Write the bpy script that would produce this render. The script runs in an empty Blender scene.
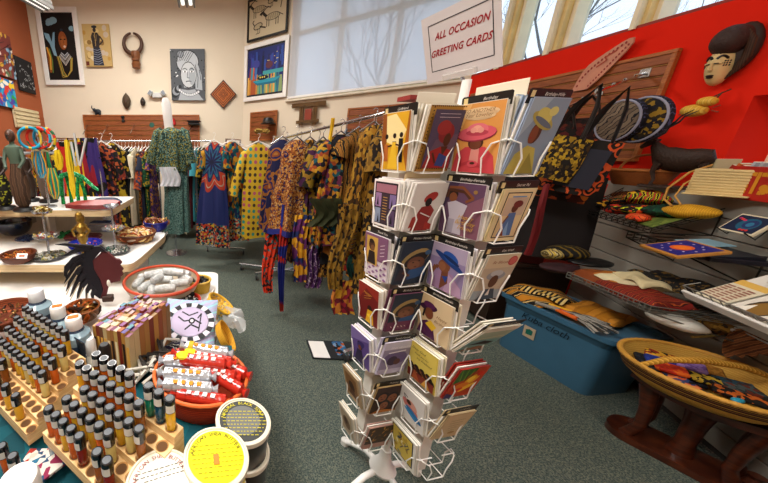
import bpy, math, random
from mathutils import Vector, Matrix, Euler
S = bpy.context.scene
C = S.collection
R = math.radians
random.seed(7)
# ---------------------------------------------------------------- camera
CH, CT, CF, CPX = 1.5, R(17.0), 299.0, 218.0
cam_d = bpy.data.cameras.new('camera'); cam = bpy.data.objects.new('camera', cam_d); C.objects.link(cam)
cam.location = (0, 0, CH); cam.rotation_euler = (R(90) - CT, 0, 0)
cam_d.sensor_width = 36; cam_d.lens = CF / 768 * 36; cam_d.shift_x = (384 - CPX) / 768; cam_d.clip_start = .02; cam_d.clip_end = 200
S.camera = cam
def ray(x, y):
    u = (241.5 - y) / CF
    return Vector(((x - CPX) / CF, math.cos(CT) + u * math.sin(CT), -math.sin(CT) + u * math.cos(CT)))
def atZ(x, y, z):
    r = ray(x, y); t = (z - CH) / r.z; return Vector((r.x * t, r.y * t, z))
def atY(x, y, Y):
    r = ray(x, y); t = Y / r.y; return Vector((r.x * t, Y, CH + r.z * t))
def atX(x, y, X):
    r = ray(x, y); t = X / r.x; return Vector((X, r.y * t, CH + r.z * t))
def atP(x, y, p, n):
    r = ray(x, y); o = Vector((0, 0, CH)); n = Vector(n); t = (Vector(p) - o).dot(n) / r.dot(n); return o + r * t
# ---------------------------------------------------------------- materials
def lin(h):
    if not isinstance(h, str): return tuple(h)[:3]
    h = h.lstrip('#'); v = [int(h[i:i + 2], 16) / 255 for i in (0, 2, 4)]
    return tuple(c / 12.92 if c <= .04045 else ((c + .055) / 1.055) ** 2.4 for c in v)
MC = {}
def newmat(key):
    m = bpy.data.materials.new(str(key)[:50]); m.use_nodes = True
    nt = m.node_tree; b = nt.nodes['Principled BSDF']; MC[key] = m
    return m, nt, b
def nd(nt, t, **k):
    n = nt.nodes.new(t)
    for a, v in k.items():
        if a.startswith('i_'):
            q = a[2:]; q = int(q) if q.isdigit() else q.replace('_', ' ')
            n.inputs[q].default_value = v
        else: setattr(n, a, v)
    return n
def col(h, rough=.6, metal=0, spec=.4, var=.10, nscale=9, bump=0, bscale=120, emit=0, alpha=1, trans=0, coat=0):
    """plain colour with a slight unevenness of its own"""
    key = ('c', h, rough, metal, spec, var, nscale, bump, bscale, emit, alpha, trans, coat)
    if key in MC: return MC[key]
    m, nt, b = newmat(key); L = nt.links
    c = lin(h)
    b.inputs['Roughness'].default_value = rough; b.inputs['Metallic'].default_value = metal
    b.inputs['Specular IOR Level'].default_value = spec; b.inputs['Coat Weight'].default_value = coat
    tc = nd(nt, 'ShaderNodeTexCoord')
    if var > 0:
        n = nd(nt, 'ShaderNodeTexNoise', i_Scale=nscale, i_Detail=3); L.new(tc.outputs['Object'], n.inputs['Vector'])
        r = nd(nt, 'ShaderNodeValToRGB'); r.color_ramp.elements[0].position = .3; r.color_ramp.elements[1].position = .7
        r.color_ramp.elements[0].color = (*[x * (1 - var) for x in c], 1); r.color_ramp.elements[1].color = (*[min(1, x * (1 + var)) for x in c], 1)
        L.new(n.outputs[0], r.inputs[0]); L.new(r.outputs[0], b.inputs['Base Color'])
    else: b.inputs['Base Color'].default_value = (*c, 1)
    if bump:
        n2 = nd(nt, 'ShaderNodeTexNoise', i_Scale=bscale, i_Detail=4); L.new(tc.outputs['Object'], n2.inputs['Vector'])
        bp = nd(nt, 'ShaderNodeBump', i_Strength=bump, i_Distance=.01); L.new(n2.outputs[0], bp.inputs['Height']); L.new(bp.outputs[0], b.inputs['Normal'])
    if emit: b.inputs['Emission Color'].default_value = (*c, 1); b.inputs['Emission Strength'].default_value = emit
    if alpha < 1: b.inputs['Alpha'].default_value = alpha
    if trans: b.inputs['Transmission Weight'].default_value = trans; b.inputs['IOR'].default_value = 1.3
    return m
def flat(h): return col(h, .55, var=0, spec=.3)
def pat(kind, cols, scale=20, rough=.8, rot=(0, 0, 0), dist=0, stretch=(1, 1, 1), rnd=1.0, bump=.15, bscale=300, metal=0, spec=.25):
    """printed / woven pattern: cols picked by a voronoi, wave, noise, check or ring field"""
    key = ('p', kind, tuple(cols), scale, rough, rot, dist, stretch, rnd, bump, metal)
    if key in MC: return MC[key]
    m, nt, b = newmat(key); L = nt.links
    b.inputs['Roughness'].default_value = rough; b.inputs['Specular IOR Level'].default_value = spec; b.inputs['Metallic'].default_value = metal
    tc = nd(nt, 'ShaderNodeTexCoord'); mp = nd(nt, 'ShaderNodeMapping')
    mp.inputs['Rotation'].default_value = rot; mp.inputs['Scale'].default_value = stretch
    L.new(tc.outputs['Object'], mp.inputs['Vector']); vec = mp.outputs[0]
    if dist:
        nz = nd(nt, 'ShaderNodeTexNoise', i_Scale=scale * .5, i_Detail=2); L.new(vec, nz.inputs['Vector'])
        ma = nd(nt, 'ShaderNodeVectorMath', operation='SCALE'); ma.inputs['Scale'].default_value = dist / scale
        L.new(nz.outputs['Color'], ma.inputs[0]); ad = nd(nt, 'ShaderNodeVectorMath', operation='ADD')
        L.new(vec, ad.inputs[0]); L.new(ma.outputs[0], ad.inputs[1]); vec = ad.outputs[0]
    rp = nd(nt, 'ShaderNodeValToRGB'); rp.color_ramp.interpolation = 'CONSTANT'; e = rp.color_ramp.elements
    while len(e) < len(cols): e.new(.5)
    N = len(cols)
    for i, c in enumerate(cols): e[i].position = i / N; e[i].color = (*lin(c), 1)
    if kind == 'vor':
        t = nd(nt, 'ShaderNodeTexVoronoi', i_Scale=scale, i_Randomness=rnd); L.new(vec, t.inputs['Vector'])
        sp = nd(nt, 'ShaderNodeSeparateColor'); L.new(t.outputs['Color'], sp.inputs[0]); f = sp.outputs[0]
    elif kind == 'ring':
        t = nd(nt, 'ShaderNodeTexVoronoi', i_Scale=scale, i_Randomness=rnd); L.new(vec, t.inputs['Vector'])
        mu = nd(nt, 'ShaderNodeMath', operation='MULTIPLY'); mu.inputs[1].default_value = 1.35; L.new(t.outputs['Distance'], mu.inputs[0]); f = mu.outputs[0]
    elif kind == 'wave':
        t = nd(nt, 'ShaderNodeTexWave', i_Scale=scale / 6.28, i_Distortion=dist * 2); L.new(vec, t.inputs['Vector']); f = t.outputs['Fac']
    elif kind == 'saw':
        t = nd(nt, 'ShaderNodeTexWave', i_Scale=scale / 6.28, wave_profile='SAW'); L.new(vec, t.inputs['Vector']); f = t.outputs['Fac']
    elif kind == 'check':
        t = nd(nt, 'ShaderNodeTexChecker', i_Scale=scale); L.new(vec, t.inputs['Vector']); f = t.outputs['Fac']
        e[0].position = 0; e[1].position = .5
    elif kind == 'brick':
        t = nd(nt, 'ShaderNodeTexBrick', i_Scale=scale); L.new(vec, t.inputs['Vector']); f = t.outputs['Fac']
        e[1].position = .3
    else:
        t = nd(nt, 'ShaderNodeTexNoise', i_Scale=scale, i_Detail=2); L.new(vec, t.inputs['Vector'])
        mr = nd(nt, 'ShaderNodeMapRange'); mr.inputs[1].default_value = .3; mr.inputs[2].default_value = .7
        L.new(t.outputs[0], mr.inputs[0]); f = mr.outputs[0]
    L.new(f, rp.inputs[0]); L.new(rp.outputs[0], b.inputs['Base Color'])
    if bump:
        n2 = nd(nt, 'ShaderNodeTexNoise', i_Scale=bscale, i_Detail=2); L.new(tc.outputs['Object'], n2.inputs['Vector'])
        bp = nd(nt, 'ShaderNodeBump', i_Strength=bump, i_Distance=.005); L.new(n2.outputs[0], bp.inputs['Height']); L.new(bp.outputs[0], b.inputs['Normal'])
    return m
def wood(c1, c2, scale=6, stretch=(1, 14, 14), rough=.5, coat=0, rot=(0, 0, 0)):
    key = ('w', c1, c2, scale, stretch, rough, coat, rot)
    if key in MC: return MC[key]
    m, nt, b = newmat(key); L = nt.links
    b.inputs['Roughness'].default_value = rough; b.inputs['Coat Weight'].default_value = coat
    tc = nd(nt, 'ShaderNodeTexCoord'); mp = nd(nt, 'ShaderNodeMapping'); mp.inputs['Scale'].default_value = stretch; mp.inputs['Rotation'].default_value = rot
    n = nd(nt, 'ShaderNodeTexNoise', i_Scale=scale, i_Detail=5, i_Distortion=.6); L.new(tc.outputs['Object'], mp.inputs[0]); L.new(mp.outputs[0], n.inputs['Vector'])
    r = nd(nt, 'ShaderNodeValToRGB'); r.color_ramp.elements[0].position = .35; r.color_ramp.elements[1].position = .65
    r.color_ramp.elements[0].color = (*lin(c1), 1); r.color_ramp.elements[1].color = (*lin(c2), 1)
    L.new(n.outputs[0], r.inputs[0]); L.new(r.outputs[0], b.inputs['Base Color'])
    bp = nd(nt, 'ShaderNodeBump', i_Strength=.15, i_Distance=.005); L.new(n.outputs[0], bp.inputs['Height']); L.new(bp.outputs[0], b.inputs['Normal'])
    return m
def glass(key, tint='#ffffff', alpha=.25, rough=.05):
    if ('g', key) in MC: return MC[('g', key)]
    m, nt, b = newmat(('g', key)); L = nt.links
    tr = nd(nt, 'ShaderNodeBsdfTransparent'); tr.inputs[0].default_value = (*lin(tint), 1)
    b.inputs['Base Color'].default_value = (*lin(tint), 1); b.inputs['Roughness'].default_value = rough
    mx = nd(nt, 'ShaderNodeMixShader'); mx.inputs[0].default_value = alpha
    L.new(tr.outputs[0], mx.inputs[1]); L.new(b.outputs[0], mx.inputs[2]); L.new(mx.outputs[0], nt.nodes['Material Output'].inputs[0])
    return m
STEEL = col('#b9bcc0', .25, .9, var=.05); CHROME = col('#cfd2d6', .12, 1, var=0); BLACK = col('#141414', .4, var=.1)
WHITE = col('#f1efea', .35, var=.03); WIRE = col('#efeee8', .3, var=0, spec=.5); LAM = col('#e9e7e2', .3, var=.03)
# ---------------------------------------------------------------- geometry
def r4(r): return r.to_matrix().to_4x4() if isinstance(r, Euler) else r.to_4x4()
class MB:
    def __init__(s): s.v = []; s.f = []; s.m = []; s.T = Matrix()
    def add(s, vs, fs, mi=0):
        o = len(s.v); s.v += [tuple(s.T @ Vector(p)) for p in vs]; s.f += [tuple(i + o for i in q) for q in fs]; s.m += [mi] * len(fs); return s
    def box(s, c, d, mi=0, rz=0, rot=None, bev=0):
        x, y, z = [a / 2 for a in d]; M = (Matrix.Translation(c) @ (r4(rot) if rot else Matrix.Rotation(rz, 4, 'Z')))
        if bev:
            b = min(bev, x * .9, y * .9, z * .9); vs = []
            for sx in (-1, 1):
                for sy in (-1, 1):
                    for sz in (-1, 1):
                        vs += [(sx * x, sy * (y - b), sz * (z - b)), (sx * (x - b), sy * y, sz * (z - b)), (sx * (x - b), sy * (y - b), sz * z)]
            I = lambda a, b_, c_, k: ((a > 0) * 4 + (b_ > 0) * 2 + (c_ > 0)) * 3 + k
            fs = []
            for q in (-1, 1):
                fs.append([I(q, -1, -1, 0), I(q, 1, -1, 0), I(q, 1, 1, 0), I(q, -1, 1, 0)][::q])
                fs.append([I(-1, q, -1, 1), I(-1, q, 1, 1), I(1, q, 1, 1), I(1, q, -1, 1)][::q])
                fs.append([I(-1, -1, q, 2), I(1, -1, q, 2), I(1, 1, q, 2), I(-1, 1, q, 2)][::q])
                for r in (-1, 1):
                    fs.append([I(q, r, -1, 0), I(q, r, 1, 0), I(q, r, 1, 1), I(q, r, -1, 1)][::-q * r])
                    fs.append([I(q, -1, r, 0), I(q, 1, r, 0), I(q, 1, r, 2), I(q, -1, r, 2)][::q * r])
                    fs.append([I(-1, q, r, 1), I(1, q, r, 1), I(1, q, r, 2), I(-1, q, r, 2)][::-q * r])
                    for t in (-1, 1): fs.append([I(q, r, t, 0), I(q, r, t, 1), I(q, r, t, 2)][::q * r * t])
        else:
            vs = [(sx * x, sy * y, sz * z) for sx in (-1, 1) for sy in (-1, 1) for sz in (-1, 1)]
            fs = [(0, 1, 3, 2), (4, 6, 7, 5), (0, 4, 5, 1), (2, 3, 7, 6), (0, 2, 6, 4), (1, 5, 7, 3)]
        return s.add([M @ Vector(p) for p in vs], fs, mi)
    def prism(s, pts, t, M=None, mi=0, z0=0):
        """polygon in local xy, extruded from z0 to z0+t"""
        M = M or Matrix(); n = len(pts); vs = [M @ Vector((p[0], p[1], z0)) for p in pts] + [M @ Vector((p[0], p[1], z0 + t)) for p in pts]
        return s.add(vs, [tuple(range(n))[::-1], tuple(range(n, 2 * n))] + [(i, (i + 1) % n, n + (i + 1) % n, n + i) for i in range(n)], mi)
    def tube(s, P, r, n=8, mi=0, closed=False, flat=1.0):
        P = [Vector(p) for p in P]; N = len(P); rr = r if isinstance(r, (list, tuple)) else [r] * N; vs = []
        prev = None
        for i, p in enumerate(P):
            a = P[(i - 1) % N] if closed or i else P[0]; b = P[(i + 1) % N] if closed or i < N - 1 else P[-1]
            t = (b - a); t = t.normalized() if t.length > 1e-9 else Vector((0, 0, 1))
            if prev is None: prev = t.orthogonal().normalized()
            x = prev - t * prev.dot(t); x = x.normalized() if x.length > 1e-6 else t.orthogonal().normalized(); prev = x; y = t.cross(x)
            for k in range(n):
                a_ = 2 * math.pi * k / n; vs.append(p + (x * math.cos(a_) + y * math.sin(a_) * flat) * rr[i])
        fs = [(i * n + k, i * n + (k + 1) % n, ((i + 1) % N) * n + (k + 1) % n, ((i + 1) % N) * n + k) for i in range(N if closed else N - 1) for k in range(n)]
        if not closed: fs += [tuple(range(n))[::-1], tuple(range((N - 1) * n, N * n))]
        return s.add(vs, fs, mi)
    def lathe(s, prof, n=24, M=None, mi=0, sx=1, sy=1, cap=True):
        M = M or Matrix(); vs = []
        for r, z in prof:
            for k in range(n):
                a = 2 * math.pi * k / n; vs.append(M @ Vector((r * math.cos(a) * sx, r * math.sin(a) * sy, z)))
        N = len(prof); fs = [(i * n + k, i * n + (k + 1) % n, (i + 1) * n + (k + 1) % n, (i + 1) * n + k) for i in range(N - 1) for k in range(n)]
        if cap: fs += [tuple(range(n))[::-1], tuple(range((N - 1) * n, N * n))]
        return s.add(vs, fs, mi)
    def ball(s, c, r, n=12, mi=0, rot=None):
        r = r if isinstance(r, (tuple, list)) else (r, r, r); M = Matrix.Translation(c) @ (r4(rot) if rot else Matrix()) @ Matrix.Diagonal((*r, 1))
        k = max(4, n // 2); return s.lathe([(math.sin(math.pi * i / k) + 1e-4, -math.cos(math.pi * i / k)) for i in range(k + 1)], n, M, mi)
    def grid(s, f, nu, nv, mi=0, th=0):
        vs = [Vector(f(i / nu, j / nv)) for i in range(nu + 1) for j in range(nv + 1)]; w = nv + 1
        fs = [(i * w + j, (i + 1) * w + j, (i + 1) * w + j + 1, i * w + j + 1) for i in range(nu) for j in range(nv)]
        if th:
            o = len(vs); vs += [v - Vector((0, 0, th)) for v in vs]; fs += [tuple(q + o for q in g)[::-1] for g in fs]
            rim = [i * w for i in range(nu + 1)] + [nu * w + j for j in range(1, w)] + [i * w + nv for i in range(nu - 1, -1, -1)] + [j for j in range(nv - 1, 0, -1)]
            fs += [(rim[k], rim[k] + o, rim[(k + 1) % len(rim)] + o, rim[(k + 1) % len(rim)]) for k in range(len(rim))]
        return s.add(vs, fs, mi)
    def build(s, name, mats, parent=None, smooth=False, label=None, cat=None, group=None, kind=None, loc=None, rz=0, M=None):
        me = bpy.data.meshes.new(name); vs = s.v
        me.from_pydata([tuple(v) for v in vs], [], s.f)
        for m in (mats if isinstance(mats, (list, tuple)) else [mats]): me.materials.append(m)
        me.polygons.foreach_set('material_index', s.m)
        if smooth is True: me.polygons.foreach_set('use_smooth', [True] * len(s.f))
        me.update(); o = bpy.data.objects.new(name, me); C.objects.link(o)
        if smooth == 'auto' or smooth is True:
            import bmesh
            bm = bmesh.new(); bm.from_mesh(me); bmesh.ops.recalc_face_normals(bm, faces=bm.faces); ang = R(40)
            for e in bm.edges:
                e.smooth = not (len(e.link_faces) == 2 and e.calc_face_angle(0) > ang)
            bm.to_mesh(me); bm.free(); me.polygons.foreach_set('use_smooth', [True] * len(me.polygons))
        if parent: o.parent = parent
        if M is not None: o.matrix_local = M
        elif loc is not None: o.location = loc; o.rotation_euler = (0, 0, rz)
        return tag(o, label, cat, group, kind)
def tag(o, label=None, cat=None, group=None, kind=None):
    for k, v in (('label', label), ('category', cat), ('group', group), ('kind', kind)):
        if v: o[k] = v
    return o
def root(name, label, cat, loc=(0, 0, 0), rz=0, group=None, M=None):
    o = bpy.data.objects.new(name, None); o.empty_display_size = .05; C.objects.link(o)
    if M is not None: o.matrix_world = M
    else: o.location = loc; o.rotation_euler = (0, 0, rz)
    return tag(o, label, cat, group)
def dup(o, label=None, loc=None, rz=None, M=None, group=None, mats=None):
    """copy a thing with its parts and sub-parts; mats: {part name: material} gives the copy its own look"""
    def cp(a, parent):
        c = a.copy(); C.objects.link(c)
        if parent: c.parent = parent
        st = a.name.split('.')[0]
        if mats and st in mats: c.data = a.data.copy(); c.data.materials[0] = mats[st]
        for ch in list(kids.get(a.name, [])): cp(ch, c)
        return c
    kids = {}
    def walk(a):
        kids[a.name] = list(a.children)
        for ch in a.children: walk(ch)
    walk(o); r = cp(o, None)
    if M is not None: r.matrix_world = M
    else:
        if loc is not None: r.location = loc
        if rz is not None: r.rotation_euler[2] = rz
    return tag(r, label, None, group)
def frameM(o, right, up):
    r = Vector(right).normalized(); u = Vector(up); u = (u - r * u.dot(r)).normalized(); n = r.cross(u)
    M = Matrix((r, u, n)).transposed().to_4x4(); M.translation = Vector(o); return M
def ellp(cx, cy, rx, ry, n=20, rot=0):
    c, s_ = math.cos(rot), math.sin(rot)
    return [(cx + rx * math.cos(a) * c - ry * math.sin(a) * s_, cy + rx * math.cos(a) * s_ + ry * math.sin(a) * c) for a in [2 * math.pi * k / n for k in range(n)]]
class Art:
    """flat printed artwork: layered shapes on a w x h sheet, units 0..1, local xy, facing +z"""
    def __init__(s, w, h, z=.0006): s.w, s.h, s.z0 = w, h, z; s.mb = MB(); s.c = []; s.k = 0
    def mi(s, c):
        if c not in s.c: s.c.append(c)
        return s.c.index(c)
    def poly(s, p, c):
        p = [(min(1, max(0, x)), min(1, max(0, y))) for x, y in p]
        s.k += 1; z = s.z0 + s.k * .00012
        s.mb.add([((x - .5) * s.w, (y - .5) * s.h, z) for x, y in p], [tuple(range(len(p)))], s.mi(c)); return s
    def rect(s, x, y, w, h, c): return s.poly([(x, y), (x + w, y), (x + w, y + h), (x, y + h)], c)
    def ell(s, cx, cy, rx, ry, c, rot=0, n=16): return s.poly(ellp(cx, cy, rx, ry, n, rot), c)
    def line(s, p, wd, c):
        wx, wy = wd, wd * s.w / s.h; s.k += 1; z = s.z0 + s.k * .00012
        for (x0, y0), (x1, y1) in zip(p, p[1:]):
            dx, dy = (x1 - x0) / wy, (y1 - y0) / wx; l = math.hypot((x1 - x0) * s.w, (y1 - y0) * s.h) or 1
            x0, x1, y0, y1 = [min(.995, max(.005, q)) for q in (x0, x1, y0, y1)]; nx, ny = -(y1 - y0) * s.h / l * wd / 2, (x1 - x0) * s.w / l * wd / 2 * s.w / s.h
            s.mb.add([((x - .5) * s.w, (y - .5) * s.h, z) for x, y in ((x0 + nx, y0 + ny), (x0 - nx, y0 - ny), (x1 - nx, y1 - ny), (x1 + nx, y1 + ny))], [(0, 1, 2, 3)], s.mi(c))
        return s
    def build(s, parent, name='artwork', mats=None):
        for f_i, f in enumerate(s.mb.f): # keep every face turned to +z
            a, b, c_ = [Vector(s.mb.v[i]) for i in f[:3]]
            if (b - a).cross(c_ - a).z < 0: s.mb.f[f_i] = f[::-1]
        return s.mb.build(name, [flat(c) if isinstance(c, str) else c for c in s.c], parent)
def text(body, size, parent, pos=(0, 0, 0), color='#222222', align='CENTER', shear=0, ext=0, rotz=0, M=None, name='lettering', bold=0, sx=1, space=1):
    cu = bpy.data.curves.new('t', 'FONT'); cu.body = body; cu.size = size; cu.align_x = align; cu.align_y = 'CENTER'; cu.shear = shear; cu.extrude = ext; cu.offset = bold; cu.space_character = space
    cu.resolution_u = 3
    t = bpy.data.objects.new('t', cu); me = bpy.data.meshes.new_from_object(t); bpy.data.objects.remove(t)
    o = bpy.data.objects.new(name, me); me.materials.clear(); me.materials.append(flat(color) if isinstance(color, str) else color); C.objects.link(o)
    o.parent = parent; L_ = M if M is not None else Matrix.Translation(pos) @ Matrix.Rotation(rotz, 4, 'Z')
    o.matrix_local = L_ @ Matrix.Diagonal((sx, 1, 1, 1)); return o
def arctext(body, size, rad, parent, z, a0, color, da=None):
    g = MB(); da = da or size * .62 / rad; a = a0; mats = flat(color)
    for ch in body:
        if ch != ' ':
            cu = bpy.data.curves.new('t', 'FONT'); cu.body = ch; cu.size = size; cu.align_x = 'CENTER'; cu.resolution_u = 2
            t = bpy.data.objects.new('t', cu); me = bpy.data.meshes.new_from_object(t); bpy.data.objects.remove(t)
            M = Matrix.Rotation(a, 4, 'Z') @ Matrix.Translation((0, rad, z))
            g.add([M @ v.co for v in me.vertices], [tuple(p.vertices) for p in me.polygons]); bpy.data.meshes.remove(me)
        a -= da
    return g.build('lettering', mats, parent)
# ---------------------------------------------------------------- setting
XR, XL, YB, ZC = 3.1, -3.46, 6.4, 4.3
CORN = (.49, 6.4); COR2 = (3.1, 4.09)
cream = col('#e6d9c2', .9, var=.02, nscale=2, bump=.05, bscale=60, spec=.15)
terra = col('#a85e3d', .9, var=.04, nscale=3, bump=.05, bscale=60, spec=.15)
red = col('#dd2410', .85, var=.04, nscale=2, bump=.05, bscale=80, spec=.12)
def struct(mb, name, m, **k): return mb.build(name, m, kind='structure', **k)
# carpet
mfl, nt, b = newmat('carpet'); L = nt.links
tc = nd(nt, 'ShaderNodeTexCoord'); n1 = nd(nt, 'ShaderNodeTexNoise', i_Scale=150, i_Detail=3); n2 = nd(nt, 'ShaderNodeTexVoronoi', i_Scale=170)
L.new(tc.outputs['Object'], n1.inputs['Vector']); L.new(tc.outputs['Object'], n2.inputs['Vector'])
r1 = nd(nt, 'ShaderNodeValToRGB'); e = r1.color_ramp.elements; e[0].position = .36; e[1].position = .66; e[0].color = (*lin('#2f3d3b'), 1); e[1].color = (*lin('#7c8478'), 1)
L.new(n1.outputs[0], r1.inputs[0])
sp = nd(nt, 'ShaderNodeSeparateColor'); L.new(n2.outputs['Color'], sp.inputs[0])
r2 = nd(nt, 'ShaderNodeValToRGB'); r2.color_ramp.interpolation = 'CONSTANT'; e = r2.color_ramp.elements; e[0].color = (*lin('#3b4745'), 1); e[1].color = (*lin('#7e7e6c'), 1); e[1].position = .72
L.new(sp.outputs[0], r2.inputs[0]); mx = nd(nt, 'ShaderNodeMix', data_type='RGBA'); mx.inputs[0].default_value = .4
L.new(r1.outputs[0], mx.inputs[6]); L.new(r2.outputs[0], mx.inputs[7]); L.new(mx.outputs[2], b.inputs['Base Color'])
b.inputs['Roughness'].default_value = .95; b.inputs['Specular IOR Level'].default_value = .1
bp = nd(nt, 'ShaderNodeBump', i_Strength=.5, i_Distance=.004); L.new(n1.outputs[0], bp.inputs['Height']); L.new(bp.outputs[0], b.inputs['Normal'])
YF = -2.6
struct(MB().box(((XR + XL) / 2, (YB + YF) / 2, -.05), (XR - XL + .4, YB - YF + .4, .1)), 'floor', mfl)
struct(MB().box(((XR + XL) / 2, (YB + YF) / 2, ZC + .05), (XR - XL + .4, YB - YF + .4, .1)), 'ceiling', col('#e9e2d6', .9, var=.03))
struct(MB().box((XL - .05, (YB + YF) / 2, ZC / 2), (.1, YB - YF, ZC)), 'wall_left', terra)
struct(MB().box(((XL + CORN[0]) / 2, YB + .05, ZC / 2), (CORN[0] - XL, .1, ZC)), 'wall_back', cream)
struct(MB().box(((XL + XR) / 2, YF - .05, ZC / 2), (XR - XL, .1, ZC)), 'wall_front', cream)
# window wall between the two corners; local x runs from the far corner to the near one
WD = Vector((COR2[0] - CORN[0], COR2[1] - CORN[1], 0)); WLEN = WD.length; WD.normalize(); WN = Vector((WD.y, -WD.x, 0))  # WN faces the room
if WN.dot(Vector((0, 0, 0)) - Vector((*CORN, 0))) < 0: WN = -WN
WM = frameM((*CORN, 0), WD, (0, 0, 1))       # local x along wall, y up, z = right x up
ZS = 1 if (WM.to_3x3() @ Vector((0, 0, 1))).dot(WN) > 0 else -1
def onW(x, y, off=0): return atP(x, y, Vector((*CORN, 0)) + WN * off, WN)
def wl(p): return WM.inverted() @ p
wbl = wl(onW(289, 100)); wbr = wl(onW(462, 86))
wx0, wx1, wz0, wz1 = wbl.x, min(wbr.x + .1, WLEN - .12), wbl.y, 4.0
g = MB(); g.T = WM
def slab(g, x0, x1, z0, z1, t=.1): g.box(((x0 + x1) / 2, (z0 + z1) / 2, -ZS * t / 2), (x1 - x0, z1 - z0, t))
slab(g, 0, wx0, 0, ZC); slab(g, wx1, WLEN, 0, ZC); slab(g, wx0, wx1, 0, wz0); slab(g, wx0, wx1, wz1, ZC)
struct(g, 'wall_window', cream)
g = MB(); g.T = WM
for x in (wx0 + .04, (wx0 * 2 + wx1) / 3, (wx0 + 2 * wx1) / 3, wx1 - .04): g.box((x, (wz0 + wz1) / 2, -ZS * .07), (.07, wz1 - wz0, .05), 0)
for z in (wz0 + .03, wz0 + 1.0, wz1 - .03): g.box(((wx0 + wx1) / 2, z, -ZS * .07), (wx1 - wx0, .06, .05), 0)
struct(g, 'window_1', col('#d9cba0', .5)); 
g = MB(); g.T = WM; g.box(((wx0 + wx1) / 2, (wz0 + wz1) / 2, -ZS * .085), (wx1 - wx0, wz1 - wz0, .006)); wg = struct(g, 'window_pane', glass('pane', '#f4f8ff', .06)); wg.parent = bpy.data.objects['window_1']
g = MB(); g.T = WM; g.box(((wx0 + wx1) / 2, wz0 - .02, ZS * .03), (wx1 - wx0 + .1, .03, .09), bev=.005); struct(g, 'trim_1', col('#e6ddc8', .5))
# roller blind
mb_, nt, b = newmat('blind'); L = nt.links
tl = nd(nt, 'ShaderNodeBsdfTranslucent'); tl.inputs[0].default_value = (.80, .82, .90, 1); df = nd(nt, 'ShaderNodeBsdfDiffuse'); df.inputs[0].default_value = (.72, .72, .76, 1)
tr = nd(nt, 'ShaderNodeBsdfTransparent'); m1 = nd(nt, 'ShaderNodeMixShader'); m1.inputs[0].default_value = .45; m2 = nd(nt, 'ShaderNodeMixShader'); m2.inputs[0].default_value = .13
wv = nd(nt, 'ShaderNodeTexWave', i_Scale=5, i_Distortion=.4); tc = nd(nt, 'ShaderNodeTexCoord'); L.new(tc.outputs['Object'], wv.inputs['Vector'])
bp = nd(nt, 'ShaderNodeBump', i_Strength=.05); L.new(wv.outputs[0], bp.inputs['Height']); L.new(bp.outputs[0], df.inputs['Normal'])
L.new(df.outputs[0], m1.inputs[1]); L.new(tl.outputs[0], m1.inputs[2]); L.new(m1.outputs[0], m2.inputs[1]); L.new(tr.outputs[0], m2.inputs[2]); L.new(m2.outputs[0], nt.nodes['Material Output'].inputs[0])
bl = root('roller_blind', 'tall white translucent roller blind covering the window beside the boat painting', 'blind', M=WM)
g = MB(); g.grid(lambda u, v: (wx0 - .02 + u * (wx1 - wx0 + .04), wz0 + .03 + v * (wz1 - wz0), ZS * (.03 + .004 * math.sin(u * 40))), 60, 2); g.build('blind_fabric', mb_, bl, smooth=True)
MB().box(((wx0 + wx1) / 2, wz0 + .03, ZS * .03), (wx1 - wx0 + .05, .035, .02), bev=.006).build('bottom_bar', WHITE, bl)
# right wall: red below a clerestory row of windows
ZW = 2.36
n0, n1_, nz0, nz1 = .55, 1.90, 1.22, 1.80     # recessed window opening in the red wall
g = MB()
def rb(g, y0, y1, z0, z1, t=.1, x=XR): g.box((x + t / 2, (y0 + y1) / 2, (z0 + z1) / 2), (t, y1 - y0, z1 - z0))
rb(g, n1_, COR2[1] + .1, 0, ZW, .3); rb(g, YF, n0, 0, ZW, .3); rb(g, n0, n1_, 0, nz0, .3); rb(g, n0, n1_, nz1, ZW, .3)
struct(g, 'wall_right', red)
rb(g2 := MB(), YF, COR2[1] + .1, 3.9, ZC, .3); struct(g2, 'wall_upper', cream)
yel = pat('saw', ['#e8d79a', '#d9b95c', '#efe3b4', '#cfae55', '#f0e6c0'], 60, .5, stretch=(0.0, 1, 0), rot=(0, 0, R(90)))
yel = col('#efe6c6', .5, var=.04)
MULL = [(497, 519), (543, 577), (636, 675)]
ys = []
for a, b_ in MULL: ys.append((atX(a, 150 - 85, XR).y, atX(b_, 60, XR).y))
def mull(yc, w):
    g = MB()
    for k, (dw, dx) in enumerate(((w, .13), (w * .6, .08), (w * .22, .04))): g.box((XR + dx, yc, (ZW + 3.9) / 2), (.12, dw, 3.9 - ZW), k % 2)
    return g
ye = [COR2[1] - .02]
cent = []
for a, b_ in ((502, 522), (546, 574), (640, 672)):
    y0 = atX(a, 45 if a < 600 else 5, XR + .1).y; y1 = atX(b_, 45 if a < 600 else 5, XR + .1).y
    cent.append(((y0 + y1) / 2, abs(y0 - y1) * .7))
cent += [(cent[-1][0] - .75, .14), (cent[-1][0] - 1.5, .14), (-1.2, .14)]
for k, (yc, w) in enumerate(cent): struct(mull(yc, w), 'window_frame', [yel, col('#e2c988', .5)])
edges = [COR2[1]] + [c[0] for c in cent] + [YF]
for k in range(len(edges) - 1):
    a, b_ = edges[k], edges[k + 1]
    g = MB().box((XR + .17, (a + b_) / 2, (ZW + 3.9) / 2), (.008, abs(a - b_) - .06, 3.9 - ZW)); struct(g, 'window_%d' % (k + 2), glass('pane', '#f4f8ff', .06))
struct(MB().box((XR + .15, (COR2[1] + YF) / 2, ZW + .01), (.3, COR2[1] - YF, .02)), 'trim_2', col('#8f2a1c', .6))
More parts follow.
